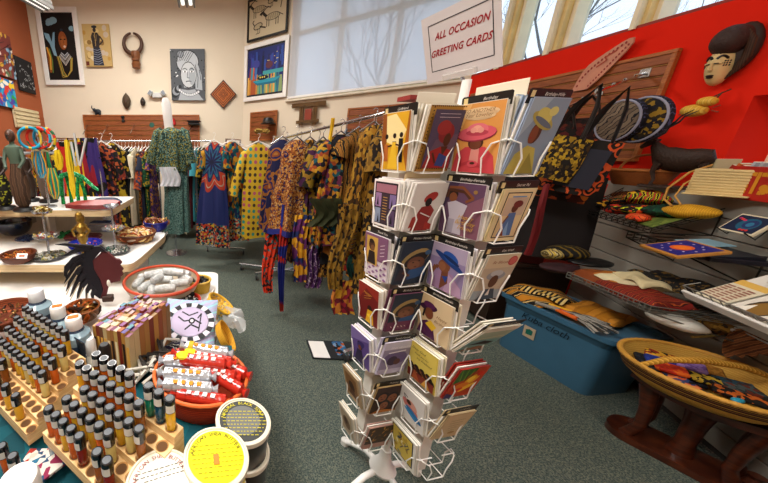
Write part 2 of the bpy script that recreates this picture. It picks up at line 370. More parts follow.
# recess window
g = MB()
g.box((XR + .28, n1_ - .05, (nz0 + nz1) / 2), (.05, .1, nz1 - nz0)); g.box((XR + .28, (n0 + n1_) / 2, nz1 - .04), (.05, n1_ - n0, .08)); g.box((XR + .28, n0 + .05, (nz0 + nz1) / 2), (.05, .1, nz1 - nz0)); g.box((XR + .28, (n0 + n1_) / 2, nz0 + .04), (.05, n1_ - n0, .08))
struct(g, 'window_9', yel); struct(MB().box((XR + .285, (n0 + n1_) / 2, (nz0 + nz1) / 2), (.006, n1_ - n0 - .2, nz1 - nz0 - .16)), 'window_pane', glass('pane', '#f4f8ff', .06)).parent = bpy.data.objects['window_9']
# world
w = bpy.data.worlds.new('sky'); S.world = w; w.use_nodes = True; nt = w.node_tree; bg = nt.nodes['Background']
tc = nd(nt, 'ShaderNodeTexCoord'); sx = nd(nt, 'ShaderNodeSeparateXYZ'); nt.links.new(tc.outputs['Generated'], sx.inputs[0])
rp = nd(nt, 'ShaderNodeValToRGB'); e = rp.color_ramp.elements; e[0].position = .45; e[0].color = (.55, .62, .66, 1); e[1].position = .75; e[1].color = (.50, .68, .80, 1)
nt.links.new(sx.outputs[2], rp.inputs[0]); nt.links.new(rp.outputs[0], bg.inputs[0]); bg.inputs[1].default_value = 2.3
# bare trees outside
bark = col('#6f7276', .9)
def bare_tree(loc, h, seed, label):
    rnd = random.Random(seed); g = MB()
    def br(p, d, l, r, lev):
        q = p + d * l; m = p + d * l * .5 + Vector((rnd.uniform(-1, 1), rnd.uniform(-1, 1), rnd.uniform(-.5, .5))) * l * .08
        g.tube([p, m, q], [r, r * .8, r * .6], 5 if lev < 3 else 3)
        if lev >= 7: return
        for _ in range(3 if lev < 5 else 2):
            nd_ = (d + Vector((rnd.uniform(-1, 1), rnd.uniform(-1, 1), rnd.uniform(-.35, .8))) * .75).normalized(); br(q, nd_, l * rnd.uniform(.6, .82), r * .55, lev + 1)
    t = root('bare_tree', label, 'tree', loc); br(Vector((0, 0, 0)), Vector((0, 0, 1)), h * .3, h * .016, 0); g.build('branches', bark, t)
bare_tree((7.2, 7.6, 0), 6.2, 3, 'bare leafless tree outside the high window nearest the window corner')
bare_tree((8.5, 4.0, 0), 4.8, 5, 'bare tree whose low branches show beyond the second high window')
bare_tree((7.0, 2.6, 0), 6.0, 8, 'bare tree seen through the topmost high window on the right')
bare_tree((4.6, 9.0, 0), 6.5, 12, 'bare leafless tree showing faintly through the white blind')
struct(MB().box((6, 6, -.6), (40, 40, .2)), 'ground_outside', col('#9aa08e', .95))
# ceiling lamps (the room's own light)
def lamp(name, label, c, d, rz, power, col_=(1, .97, .93), group=None):
    t = root(name, label, 'lamp', c, rz, group)
    MB().box((0, 0, .04), (d[0], d[1], .07), bev=.01).build('housing', WHITE, t)
    MB().box((0, 0, -.0), (d[0] * .94, d[1] * .8, .012)).build('diffuser', col('#fff4e0', .4, emit=6, var=0), t)
    l = bpy.data.lights.new('lamp_light', 'AREA'); l.shape = 'RECTANGLE'; l.size = d[0]; l.size_y = d[1]; l.energy = power; l.color = col_
    o = bpy.data.objects.new('lamp_light', l); C.objects.link(o); o.parent = t; o.location = (0, 0, -.03); return t
def strip(px0, px1, px2, px3, name, label):
    pass
K = 1.0
lamp('ceiling_light', 'long white ceiling light over the display table', (-1.3, .6, 3.9), (2.4, .5), R(90), 150 * K)
lamp('ceiling_light', 'long white ceiling light near the camera side', (.8, -.6, 3.9), (2.4, .5), R(90), 34 * K)
lamp('ceiling_light', 'long white ceiling light before the back wall', (-1.2, 4.3, 4.0), (2.4, .5), 0, 120 * K)
S.view_settings.view_transform = 'Standard'; S.view_settings.look = 'None'; S.view_settings.exposure = 0; S.view_settings.gamma = 1
# two hanging strip lights whose ends dip into the picture
def strip_light(end, back, label):
    end, back = Vector(end), Vector(back); d = (back - end); l = d.length; M = frameM((end + back) / 2, d, (0, 0, 1)) 
    t = root('strip_light', label, 'lamp', M=M)
    g = MB(); g.box((0, .04, 0), (l, .07, .2), bev=.02); [g.box((0, -.005, s_ * .09), (l, .05, .02), bev=.005) for s_ in (-1, 0, 1)]; g.build('housing', col('#6d6b68', .4, .3), t)
    [MB().box((0, -.005, s_ * .045), (l * .95, .02, .04), bev=.006).build('tube', col('#fffdf5', .4, emit=1.3, var=0), t) for s_ in (-1, 1)]
    for s_ in (-.3, .3): MB().tube([(l * s_, .06, 0), (l * s_, ZC - M.translation.z, 0)], .006).build('suspension_rod', STEEL, t)
strip_light(atY(48, 9, 4.6), atY(8, -14, 4.1), 'grey strip light hanging over the left wall corner')
strip_light(atY(187, 5, 4.2), atY(180, -40, 3.3), 'short grey strip light hanging above the portrait wall')
# ---------------------------------------------------------------- things on the walls
def wallrect(x0, x1, y0, y1, wall, off=.03):
    """matrix (centre, right, up, facing the room) and size of a panel seen between these picture columns and rows"""
    xm, ym = (x0 + x1) / 2, (y0 + y1) / 2
    if wall == 'back': f = lambda x, y: atY(x, y, YB - off); rt = Vector((1, 0, 0))
    elif wall == 'left': f = lambda x, y: atX(x, y, XL + off); rt = Vector((0, 1, 0))
    elif wall == 'win': f = lambda x, y: onW(x, y, off); rt = WD
    else: f = lambda x, y: atX(x, y, XR - off); rt = Vector((0, -1, 0))
    c = f(xm, ym); w = (f(x1, ym) - f(x0, ym)).length; h = (f(xm, y0) - f(xm, y1)).length
    return frameM(c, rt, (0, 0, 1)), w, h
def frame_mb(w, h, t, d=.03):
    g = MB()
    g.box((0, h / 2 - t / 2, d / 2), (w, t, d), bev=.004); g.box((0, -h / 2 + t / 2, d / 2), (w, t, d), bev=.004)
    g.box((-w / 2 + t / 2, 0, d / 2), (t, h - 2 * t, d), bev=.004); g.box((w / 2 - t / 2, 0, d / 2), (t, h - 2 * t, d), bev=.004); return g
def picture(name, label, rect, frame=None, ft=.05, back='#222222', d=.03, cat='painting'):
    M, w, h = rect; t = root(name, label, cat, M=M)
    if frame: frame_mb(w, h, ft, d).build('frame', frame, t); MB().box((0, 0, .006), (w - ft, h - ft, .01)).build('mount', col(back, .6, var=0), t)
    else: MB().box((0, 0, d / 2 - .012), (w, h, d), bev=.003).build('canvas', col(back, .7, var=0), t)
    return t, w, h, (.012 if frame else d - .012)
# large framed woman
t, w, h, z = picture('framed_painting', 'large white-framed painting of a woman with necklaces on a black ground', wallrect(41, 81, 9, 86, 'back'), WHITE, .085)
a = Art(w - .2, h - .2, z); a.rect(0, 0, 1, 1, '#14100e')
for cx, cy, rx, ry in ((.25, .88, .14, .05), (.36, .9, .13, .05), (.18, .85, .08, .03), (.95, .78, .1, .04)): a.ell(cx, cy, rx, ry, '#7fa3b4')
a.poly([(.0, .72), (.16, .7), (.22, .58), (.3, .72), (.36, .73), (.3, .5), (.34, .36), (.24, .38), (.14, .56), (.03, .64)], '#7fa9bf')
a.ell(.05, .3, .1, .2, '#8a4a1a'); a.line([(.02, .5), (.1, .35), (.06, .15)], .05, '#d8a23a'); a.line([(.1, .48), (.16, .3), (.12, .1)], .03, '#5e8a3a')
a.poly([(.3, .0), (.36, .3), (.48, .42), (.74, .42), (.92, .28), (.98, 0)], '#0c0a0a'); a.ell(.6, .58, .17, .17, '#0a0808'); a.ell(.6, .6, .145, .14, '#8a4a20'); a.ell(.62, .57, .1, .1, '#9d5a28')
a.ell(.54, .62, .035, .01, '#1a0d06'); a.ell(.67, .62, .035, .01, '#1a0d06'); a.line([(.61, .62), (.63, .57), (.6, .56)], .015, '#5a2d12'); a.ell(.64, .51, .04, .018, '#d9c4b4'); a.ell(.6, .76, .05, .02, '#26303a')
for k in range(6): a.line([(.5 - k * .02, .42 - k * .012), (.6, .37 - k * .03), (.72 + k * .02, .42 - k * .012)], .022, ['#b9bfc6', '#8b9096', '#d0d2d4', '#7e7468', '#a9a9aa', '#c8c2b6'][k])
for k in range(4): a.line([(.42 - k * .03, .36), (.5 - k * .02, .12 - k * .03), (.6, .04), (.74 + k * .02, .14), (.8 + k * .02, .34)], .018, ['#c39a3a', '#6f8d3c', '#d6b253', '#9a7b2c'][k])
a.build(t)
# standing figure
t, w, h, z = picture('canvas_painting', 'small unframed painting of a standing figure on a yellow ground', wallrect(84.5, 111, 25, 67, 'back'), None, back='#c9a764')
a = Art(w, h, z + .012); a.rect(0, 0, 1, 1, '#c3a567')
for i in range(26): a.ell(random.random() * .9 + .05, random.random() * .9 + .05, .05 + .05 * random.random(), .04 + .04 * random.random(), random.choice(['#d8bd7c', '#b98d3e', '#ddcfa8', '#c7b7a0', '#8c6a35', '#cdbfb2']))
a.ell(.45, .93, .1, .035, '#23222a'); a.ell(.45, .86, .06, .055, '#2e2420'); a.poly([(.36, .8), (.55, .8), (.64, .7), (.58, .45), (.34, .45), (.3, .7)], '#2b2320'); a.line([(.62, .72), (.74, .6), (.56, .5)], .05, '#3a2c22')
a.poly([(.35, .45), (.6, .45), (.7, .02), (.3, .02)], '#222838')
for k in range(7): a.line([(.33, .08 + k * .055), (.5, .05 + k * .055), (.66, .1 + k * .055)], .016, '#8d93a3')
a.line([(.45, .8), (.45, .48)], .02, '#b89a5a'); a.line([(.4, .75), (.48, .6), (.52, .75)], .015, '#8d7748'); a.rect(.02, .02, .12, .1, '#6b2a18'); a.build(t)
# portrait in greys
t, w, h, z = picture('canvas_painting', 'square grey and black portrait painting of a woman in a headwrap', wallrect(171, 205, 50, 101, 'back'), None, back='#9aa0a4')
a = Art(w, h, z + .012); a.rect(0, 0, 1, 1, '#4e5358')
for i in range(60): a.ell(random.random(), random.random(), .02, .013, random.choice(['#dfe3e4', '#15171a', '#20242a', '#2a2e34', '#15171a']))
for k in range(5): a.ell(.1 + .04 * k, .15 + .03 * k, .13 - .02 * k, .1 - .015 * k, ['#23272c', '#8d9399'][k % 2])
a.ell(.5, .75, .33, .23, '#1a1c20'); a.ell(.5, .75, .31, .215, '#b7bdc2'); a.ell(.3, .9, .1, .07, '#1a1c20'); a.ell(.3, .9, .085, .06, '#8d949b')
a.poly([(.75, .8), (.9, .5), (.92, .2), (.72, .22), (.7, .6)], '#aab1b6'); a.poly([(.2, .0), (.3, .22), (.5, .2), (.7, .22), (.95, .0)], '#a7adb2')
a.poly([(.38, .25), (.62, .25), (.64, .4), (.36, .4)], '#9aa1a6'); a.ell(.52, .5, .235, .26, '#1a1c20'); a.ell(.52, .5, .22, .245, '#c3c8ca'); a.ell(.62, .48, .1, .18, '#a2a9ae')
for s_ in (-1, 1):
    x = .52 + s_ * .1; a.line([(x - .07, .61), (x, .63), (x + .07, .6)], .02, '#22262a'); a.ell(x, .565, .055, .02, '#f0f2f2'); a.ell(x, .565, .022, .02, '#15171a')
a.line([(.5, .56), (.48, .45), (.55, .44)], .018, '#5a6066'); a.ell(.52, .37, .085, .02, '#4c5258'); a.ell(.52, .36, .06, .008, '#e6e9ea')
for k in range(7): a.line([(.2 + .05 * k, .78 - abs(k - 3) * .01), (.28 + .07 * k, .95)], .014, '#2a2e33')
a.line([(.72, .7), (.8, .45), (.78, .25)], .016, '#1a1c20'); a.line([(.84, .6), (.88, .4)], .016, '#1a1c20')
for k in range(11):
    x = .25 + k * .055; y = .2 - .0032 * k * (11 - k); a.ell(x, y, .04, .032, '#1a1c20'); a.ell(x, y, .032, .026, '#d9dddf')
a.build(t)
# carved diamond plaque
M, w, h = wallrect(210, 236.5, 80, 109, 'back'); t = root('carved_plaque', 'orange-brown carved diamond plaque on the cream wall', 'plaque', M=M @ Matrix.Rotation(R(45), 4, 'Z'))
s_ = w / 1.42; MB().box((0, 0, .01), (s_, s_, .02), bev=.003).build('board', wood('#3d1d0e', '#5a2c14'), t)
a = Art(s_, s_, .021); o1, o2 = '#b5622a', '#43200f'
for k, (q, c) in enumerate(((.44, o1), (.40, o2), (.36, o1), (.31, o2), (.28, o1))): a.rect(.5 - q, .5 - q, 2 * q, 2 * q, c)
for k in range(4):
    an = k * math.pi / 2 + math.pi / 4; cx, cy = .5 + .17 * math.cos(an), .5 + .17 * math.sin(an)
    a.ell(cx, cy, .09, .09, o2); a.ell(cx, cy, .065, .065, o1); a.ell(cx, cy, .03, .03, o2)
    an += math.pi / 4; a.line([(.5, .5), (.5 + .27 * math.cos(an), .5 + .27 * math.sin(an))], .02, o2)
a.ell(.5, .5, .07, .07, o2); a.ell(.5, .5, .05, .05, o1); a.build(t, 'carving')
# ring topped carved wall piece
M, w, h = wallrect(124, 144, 35, 69, 'back'); dw = col('#4a2c1a', .45, bump=.3); dw2 = col('#7a4722', .5, bump=.3)
t = root('wall_carving', 'brown horn ring carving with an open circle above a carved head', 'carving', M=M)
rr = w * .44; pts = [(rr * math.sin(a_), h * .22 + rr * math.cos(a_), .05) for a_ in [R(8 + 344 * k / 30) for k in range(31)]]
MB().tube(pts, [.018 + .022 * math.sin(math.pi * k / 30) for k in range(31)], 10).build('horn_ring', dw, t, smooth=True)
g = MB(); g.lathe([(.03, -h * .5), (.07, -h * .5), (.085, -h * .38), (.06, -h * .3), (.075, -h * .2), (.085, -h * .1), (.08, -h * .02), (.03, 0)], 14, Matrix.Translation((.03, 0, .06)) @ Matrix.Rotation(R(-90), 4, 'X') @ Matrix.Rotation(R(0), 4, 'X') if False else Matrix(((1, 0, 0, .04), (0, 0, 1, .0), (0, -1, 0, .06), (0, 0, 0, 1))))
g.ball((0, -h * .14, .14), (.02, .05, .03)); g.box((.04, -h * .27, .12), (.13, .03, .05), bev=.008); g.build('carved_head', dw2, t, smooth='auto')
# two small masks
def small_mask(x0, x1, y0, y1, label, c):
    M, w, h = wallrect(x0, x1, y0, y1, 'back'); g = MB()
    g.lathe([(w * .5 * math.sin(math.pi * q) ** .7 + .001, -h / 2 + h * q) for q in [k / 12 for k in range(13)]], 14, Matrix(((1, 0, 0, 0), (0, 0, 1, 0), (0, -.6, 0, .02), (0, 0, 0, 1))))
    o = g.build('carved_mask', c, smooth=True, M=M, label=label, cat='mask'); fe = MB()
    for s_ in (-1, 1): fe.ball((s_ * w * .2, h * .1, w * .3 + .015), (w * .12, h * .02, .01))
    fe.ball((0, 0, w * .32 + .02), (w * .07, h * .13, .02)); fe.ball((0, -h * .2, w * .28 + .01), (w * .14, h * .03, .012)); fe.tube([(0, h * .3, w * .2), (0, h * .5, w * .1)], .015)
    fe.build('face_features', dw, o, smooth=True)
small_mask(122.5, 131, 93.5, 109.5, 'larger of the two small dark masks below the horn carving', pat('wave', ['#4b3c2c', '#66553e', '#3a2e22'], 220, .6))
small_mask(140.5, 145.5, 97.5, 106.5, 'tiny black oval mask left of the emergency light', col('#2a211a', .5, bump=.3))
# emergency light
M, w, h = wallrect(149, 166, 90.5, 98.5, 'back'); t = root('emergency_light', 'white two-headed emergency light low on the cream wall', 'light fixture', M=M)
MB().box((0, -.02, .03), (w * .6, h * .65, .06), bev=.012).build('housing', col('#cfd0cc', .4), t)
for s_ in (-1, 1):
    g = MB(); Mh = Matrix.Translation((s_ * w * .38, .015, .06)) @ Matrix.Rotation(s_ * R(35), 4, 'Z'); g.T = Mh; g.box((0, 0, 0), (w * .22, h * .7, .08), bev=.01); g.box((0, 0, .045), (w * .17, h * .5, .01), 1); g.build('lamp_head', [col('#d9dad6', .4), col('#8d959c', .2)], t)
# brown slat panels
slatm = wood('#7c3c16', '#985322', 5, (2, 16, 16), .5)
def slat_panel(name, rect, label, n, edge=True, m=slatm, z=0):
    M, w, h = rect; M = M @ Matrix.Translation((0, 0, z)); t = root(name, label, 'slatwall', M=M); p = h / n
    g = MB(); g.box((0, 0, .004), (w, h, .008)); g.build('backing', col('#4b2312', .7), t)
    g = MB()
    for k in range(n): g.box((0, -h / 2 + (k + .45) * p, .016), (w - .02, p * .84, .02), bev=.004)
    g.build('slats', m, t)
    g = MB()
    for k in range(n): g.box((0, -h / 2 + (k + .96) * p, .012), (w - .02, p * .07, .012))
    g.build('groove_inserts', col('#a9793f', .4, .3), t)
    if edge: frame_mb(w + .03, h + .03, .025, .035).build('edge_trim', wood('#94501f', '#b26a30'), t)
    return t
M, w, h = wallrect(86, 199, 116, 150, 'back'); slat_panel('slatwall_panel', (M, w, h), 'long orange-brown slatwall panel behind the left clothes rack', 7)
slat_panel('slatwall_panel', wallrect(251, 276, 112.5, 140, 'back' if False else 'win'), 'small orange-brown slatwall square below the boat painting', 6)
slat_panel('slatwall_panel', wallrect(346, 400, 108, 150, 'win'), 'orange-brown slatwall panel below the blind by the card rack', 6)
# framed prints on the window wall
M, w, h = wallrect(248, 287, -6, 38, 'win'); t = root('framed_print', 'black-framed print of line-drawn antelopes and birds', 'print', M=M); frame_mb(w, h, .035).build('frame', BLACK, t); MB().box((0, 0, .006), (w - .03, h - .03, .01)).build('mount', col('#cdbf9f', .7, var=0), t)
a = Art(w - .07, h - .07, .012); a.rect(0, 0, 1, 1, '#cbbd9c'); ink = '#2b261f'
def beast(cx, cy, s, horn=True, f=1):
    a.ell(cx, cy, .17 * s, .085 * s, ink); a.ell(cx, cy, .155 * s, .072 * s, '#b8ab8a')
    for k in range(5): a.line([(cx - .1 * s + k * .05 * s, cy - .05 * s), (cx - .08 * s + k * .05 * s, cy + .06 * s)], .008, ink)
    for k in (-.13, -.08, .08, .13): a.line([(cx + k * s, cy - .05 * s), (cx + k * s, cy - .2 * s)], .018, ink)
    a.line([(cx - f * .14 * s, cy + .03 * s), (cx - f * .22 * s, cy + .12 * s)], .05 * s, ink); a.ell(cx - f * .25 * s, cy + .13 * s, .06 * s, .03 * s, ink, .4)
    if horn: a.line([(cx - f * .24 * s, cy + .15 * s), (cx - f * .12 * s, cy + .24 * s), (cx - f * .05 * s, cy + .2 * s)], .02, ink)
    a.line([(cx + f * .16 * s, cy + .02 * s), (cx + f * .24 * s, cy - .04 * s)], .014, ink)
def bird(cx, cy, s):
    a.ell(cx, cy, .12 * s, .08 * s, ink, .3); a.ell(cx, cy, .1 * s, .06 * s, '#b8ab8a', .3); a.line([(cx - .09 * s, cy + .03 * s), (cx - .14 * s, cy + .12 * s), (cx - .1 * s, cy + .16 * s)], .022, ink)
    for k in (0, .05): a.line([(cx + k * s, cy - .05 * s), (cx + k * s, cy - .16 * s), (cx + (k - .05) * s, cy - .18 * s)], .012, ink)
    a.line([(cx + .05, cy - .02), (cx + .2 * s, cy - .08 * s)], .03, ink)
beast(.27, .74, 1.05); beast(.65, .45, 1.15); bird(.26, .3, 1.1); bird(.6, .84, .8); a.line([(.88, .75), (.9, .95), (.85, .6)], .02, ink); a.line([(.82, .85), (.95, .85)], .016, ink); a.build(t)
t, w, h, z = picture('framed_painting', 'white-framed painting of a blue boat under a night sky', wallrect(244, 286.5, 42, 100, 'win'), WHITE, .07)
a = Art(w - .17, h - .2, z); a.rect(0, 0, 1, 1, '#1d2a6b')
for i in range(34):
    x = random.random(); a.line([(x, .45 + random.random() * .2), (x + random.uniform(-.05, .05), .75 + random.random() * .22)], .05, random.choice(['#26307e', '#1a2358', '#2c4a9c', '#35348a', '#182040']))
for i in range(20): x = i / 20; a.line([(x + .02, 0), (x + .02 + random.uniform(-.03, .03), .35 + random.random() * .12)], .05, random.choice(['#c98a3a', '#3f8f8a', '#d9a850', '#2f6f86', '#a8542c', '#8aa06a']))
a.rect(.45, .42, .55, .08, '#3f9aa0')
for x, c in ((.08, '#a23c2c'), (.16, '#c4612f'), (.24, '#3d6fb0'), (.12, '#2f8fa0')): a.line([(x, .35), (x + .02, .62)], .06, c)
a.ell(.25, .68, .1, .09, '#3a3f90'); a.ell(.62, .62, .1, .08, '#5a3040'); a.poly([(.16, .3), (.3, .2), (.8, .2), (.95, .32), (.6, .28)], '#1b6c86'); a.poly([(.16, .31), (.95, .33), (.8, .25), (.3, .25)], '#2d93a8')
a.ell(.45, .36, .16, .05, '#0f1a2a'); 
for x in (.38, .44, .5): a.ell(x, .37, .02, .02, '#d8c24a')
for i in range(8): a.ell(.55 + random.random() * .4, .62 + random.random() * .34, .012, .01, '#e8d870')
a.build(t)
# stick sculpture
M, w, h = wallrect(292, 325, 102, 125, 'win'); t = root('stick_sculpture', 'rustic bundled stick frame hanging below the blind', 'sculpture', M=M); sm = wood('#4a3116', '#7d5a2c', 20, (1, 8, 8), .8)
g = MB()
for k in range(4): g.tube([(-w * .5, h * .3 + k * .018, .03 + .012 * (k % 2)), (0, h * .32 + k * .016, .035), (w * .5, h * .28 + k * .02, .03)], .011, 6)
for k in range(3): g.tube([(-w * .34, -h * .42 + k * .018, .03), (w * .34, -h * .4 + k * .018, .035)], .011, 6)
g.build('cross_sticks', sm, t, smooth=True)
for s_ in (-1, 1):
    g = MB()
    for k in range(4): g.tube([(s_ * w * .2 + (k - 1.5) * .018, -h * .5, .02), (s_ * w * .2 + (k - 1.5) * .02, h * .45, .02 + .01 * (k % 2))], .011, 6)
    g.build('stick_post', sm, t, smooth=True)
MB().box((0, -h * .08, .012), (w * .2, h * .55, .012)).build('red_panel', col('#8f3a26', .7), t)
# left wall paintings
t, w, h, z = picture('canvas_painting', 'abstract street-map painting in red, blue and white at the left edge', wallrect(-6, 11, 35, 75, 'left'), None, back='#5a3230')
a = Art(w, h, z + .012); a.rect(0, 0, 1, 1, '#7a3a34')
for i in range(46): a.ell(random.random(), random.random(), .05 + .06 * random.random(), .03 + .03 * random.random(), random.choice(['#8fb4cc', '#d8c9b8', '#b04a34', '#4a6f90', '#d0a23a', '#2b2226', '#e3dcd0', '#5f7f5a']), random.random() * 3)
for i in range(10): a.line([(random.random(), random.random()), (random.random(), random.random())], .015, '#1c1818')
a.build(t)
t, w, h, z = picture('canvas_painting', 'bright swirling abstract painting in blue, yellow and red', wallrect(-4, 13.5, 80, 106, 'left'), None, back='#2b6fb0')
a = Art(w, h, z + .012); a.rect(0, 0, 1, 1, '#2b82c0')
for i in range(40): a.ell(random.random(), random.random(), .08 + .1 * random.random(), .05 + .07 * random.random(), random.choice(['#e8c52e', '#d0352b', '#2fa8c8', '#e87d2a', '#5c3f9a', '#2fa05a', '#f0e6d8', '#1d59b0']), random.random() * 3)
a.build(t)
t, w, h, z = picture('canvas_painting', 'narrow black painting with white scratchy figures on the terracotta wall', wallrect(17.5, 32.5, 61, 91, 'left'), None, back='#17171a')
a = Art(w, h, z + .012)
for i in range(34): x, y = random.random() * .8 + .1, random.random() * .8 + .1; a.line([(x, y), (x + random.uniform(-.1, .1), y + random.uniform(-.06, .06)), (x + random.uniform(-.1, .1), y + .05)], .02, '#a9adb0')
a.build(t)
t, w, h, z = picture('cream_slat_panel', 'short cream slatted panel low on the terracotta wall', wallrect(15, 38, 109.5, 128, 'left'), None, back='#d9c9a3', cat='slatwall')
g = MB()
for k in range(5): g.box((0, -h * .4 + k * h * .2, z + .02), (w, h * .15, .012), bev=.002)
g.build('slats', wood('#d3c193', '#e6d7ae'), t)
# ---- red wall
rt = wallrect(470, 681, 40, 60, 'right')
SY0, SY1 = atX(681, 51, XR).y, COR2[1] - .12   # panel runs from near edge to the corner
stop = atX(681, 51, XR).z; sbot = atX(658, 108, XR).z - .35
M = frameM((XR - .01, (SY0 + SY1) / 2, (stop + sbot) / 2), (0, -1, 0), (0, 0, 1)); slat_panel('slatwall_panel', (M, SY1 - SY0, stop - sbot), 'large orange-brown slatwall panel on the red wall', 10)
# pink paper fan
M, w, h = wallrect(580, 624, 47, 86, 'right', .05); t = root('leather_fan', 'pink scalloped hide fan stuck above the slatwall panel on the red wall', 'fan', M=M); pk = col('#c98a70', .8)
P_ = [(x_ * w - w / 2, h / 2 - y_ * h) for x_, y_ in ((0, 1), (.06, .75), (.14, .52), (.22, .4), (.35, .3), (.56, .17), (.78, .045), (.9, .0), (.98, 0), (1, .11), (.9, .3), (.75, .52), (.61, .71), (.48, .86), (.35, 1))]
MB().prism(P_, .012).build('fan_blade', pk, t)
a = Art(w, h, .0125)
for k in range(15):
    q = k / 14; a.ell(.1 + .78 * q ** 1.25, .12 + .8 * q ** .72, .022, .03, '#8a2a22'); a.ell(.36 + .58 * q, .08 + .78 * q, .018, .026, '#8a2a22')
a.line([(.42, .5), (.6, .62), (.55, .7), (.75, .8)], .03, '#a8402c'); a.build(t, 'stitching')
# face mask
M, w, h = wallrect(702, 753, 27, 80, 'right', .06); w *= .8; t = root('wooden_face_mask', 'white-faced carved mask with dark bun hair on the red wall', 'mask', M=M @ Matrix.Translation((0, 0, -.04)) @ Matrix.Rotation(R(10), 4, 'Y') @ Matrix.Diagonal((.96, 1.04, .8, 1)))
hair = col('#33201a', .6, bump=.5); face = col('#d8bd84', .5, var=.12); blk = col('#1a1210', .5)
W = w; Hh = h
MB().ball((.015, h * .06, .02), (w * .47, h * .42, .05), 20).build('back_board', col('#2a1c16', .6), t, smooth=True)
g = MB(); g.grid(lambda u, v: ((lambda a_, b_: (-.02 * 0 + w * .30 * math.sin(a_) * math.cos(b_) - w * .08, -h * .17 + h * .34 * math.sin(b_) * (1.0 if b_ > 0 else 1.05), .03 + .11 * math.cos(a_) * math.cos(b_) * (1 + .1 * math.sin(b_))))(R(-90 + 180 * u), R(-88 + 176 * v))), 20, 18)
fc = g.build('face', face, t, smooth=True)
def on_face(x, y): # local depth of the face surface
    sy = max(-1, min(1, (y + h * .17) / (h * .34))); cb = math.sqrt(max(.02, 1 - sy * sy)); sx_ = max(-1, min(1, (x + w * .08) / (w * .3 * cb))); return .03 + .11 * math.sqrt(1 - sx_ * sx_ * .98) * cb
f = MB(); cx = -w * .08
for s_ in (-1, 1):
    f.tube([(cx + s_ * w * .05 + s_ * q * w * .17, -h * .1 + h * .05 * math.sin(q * 3.1), on_face(cx + s_ * w * .05 + s_ * q * w * .17, -h * .1) + .004) for q in [k / 8 for k in range(9)]], .006, 6)
    f.ball((cx + s_ * w * .12, -h * .17, on_face(cx + s_ * w * .12, -h * .17)), (w * .075, h * .025, .012), mi=1); f.tube([(cx + s_ * w * .12 + (q - .5) * w * .14, -h * .175, on_face(cx + s_ * w * .12 + (q - .5) * w * .14, -h * .175) + .012) for q in (0, .5, 1)], .003, 5)
f.build('eyes_and_brows', [blk, face], fc, smooth=True)
f = MB(); f.ball((cx, -h * .22, .142), (w * .04, h * .075, .016)); f.ball((cx, -h * .27, .142), (w * .055, h * .025, .018)); f.build('nose', face, fc, smooth=True)
f = MB(); f.ball((cx, -h * .37, .115), (w * .085, h * .022, .025)); f.ball((cx, -h * .395, .11), (w * .07, h * .02, .025)); f.build('mouth', blk, fc, smooth=True)
f = MB()
for s_ in (-1, 1):
    for i in range(3):
        for j in range(3): x, y = cx + s_ * w * (.2 + .03 * j), -h * (.14 + .035 * i); f.ball((x, y, on_face(x, y)), (.004, .005, .004), 6)
for i in range(3):
    for j in range(2): x, y = cx + (i - 1) * w * .05, h * (-.02 + .04 * j); f.ball((x, y, on_face(x, y)), (.006, .004, .004), 6)
f.build('scar_marks', blk, fc)
g = MB(); g.ball((-w * .02, h * .2, .07), (w * .42, h * .25, .12), 24); g.build('hair_bun', hair, t, smooth=True)
MB().tube([(w * .25 + .0, h * .33, .1), (w * .42, h * .15, .08), (w * .42, -h * .1, .06), (w * .3, -h * .3, .05), (w * .1, -h * .42, .04)], [.014, .018, .018, .014, .008], 10).build('side_braid', pat('wave', ['#2a1812', '#4a3222'], 260, .6), t, smooth=True)
# bird shaped gourd
M, w, h = wallrect(685, 716, 95, 118, 'right', .09); t = root('gourd_ornament', 'small yellow gourd ornament hanging beneath the face mask', 'ornament', M=M); gy = pat('wave', ['#d8a93c', '#c2902c', '#e0b850'], 110, .5)
MB().ball((-.02, -h * .15, 0), (w * .42, h * .26, .05), 16, rot=Euler((0, 0, -.15))).build('lower_gourd', gy, t, smooth=True)
MB().ball((.02, h * .18, 0), (w * .3, h * .2, .04), 16, rot=Euler((0, 0, -.1))).build('upper_gourd', gy, t, smooth=True)
MB().tube([(w * .3, h * .1, 0), (w * .38, h * .5, -.02), (w * .4, h * .62, -.06), (w * .32, h * .45, -.02), (w * .2, h * .3, 0)], .004, 6).build('hanging_cord', col('#4a3020', .8), t)
g = MB()
for s_ in (-1, 1): g.tube([(s_ * w * .4, -h * .2, 0), (s_ * w * .62, -h * .28, 0)], .004, 5); g.tube([(s_ * w * .4, -h * .1, 0), (s_ * w * .6, -h * .02, 0)], .003, 5)
g.build('twigs', col('#8a3a22', .8), t)
# ---------------------------------------------------------------- revolving card rack
RC = Vector((.742, .992, 0)); RA = R(11); RU = Vector((math.cos(RA), math.sin(RA), 0)); RV = Vector((-math.sin(RA), math.cos(RA), 0)); RS = .135
rack = root('card_rack', 'tall white revolving wire rack full of greeting cards in the middle', 'card rack', RC, RA)
def rl(p): return p  # local space of the rack: x right, y back
g = MB(); g.lathe([(.03, .10), (.052, .12), (.055, .135), (.04, .16), (.025, .19), (.02, .24)], 20); g.build('base_hub', WHITE, rack, smooth='auto')
for k in range(4):
    a = R(96 + 90 * k); d = Vector((math.cos(a), math.sin(a), 0))
    MB().tube([d * .05 + Vector((0, 0, .125)), d * .10 + Vector((0, 0, .115)), d * .18 + Vector((0, 0, .06)), d * .225 + Vector((0, 0, .018))], .0135, 10).build('base_leg', WHITE, rack, smooth=True)
    MB().lathe([(.014, 0), (.02, .002), (.02, .03), (.014, .035)], 12, Matrix.Translation(d * .228)).build('rubber_foot', col('#d9d7d0', .6), rack, smooth='auto')
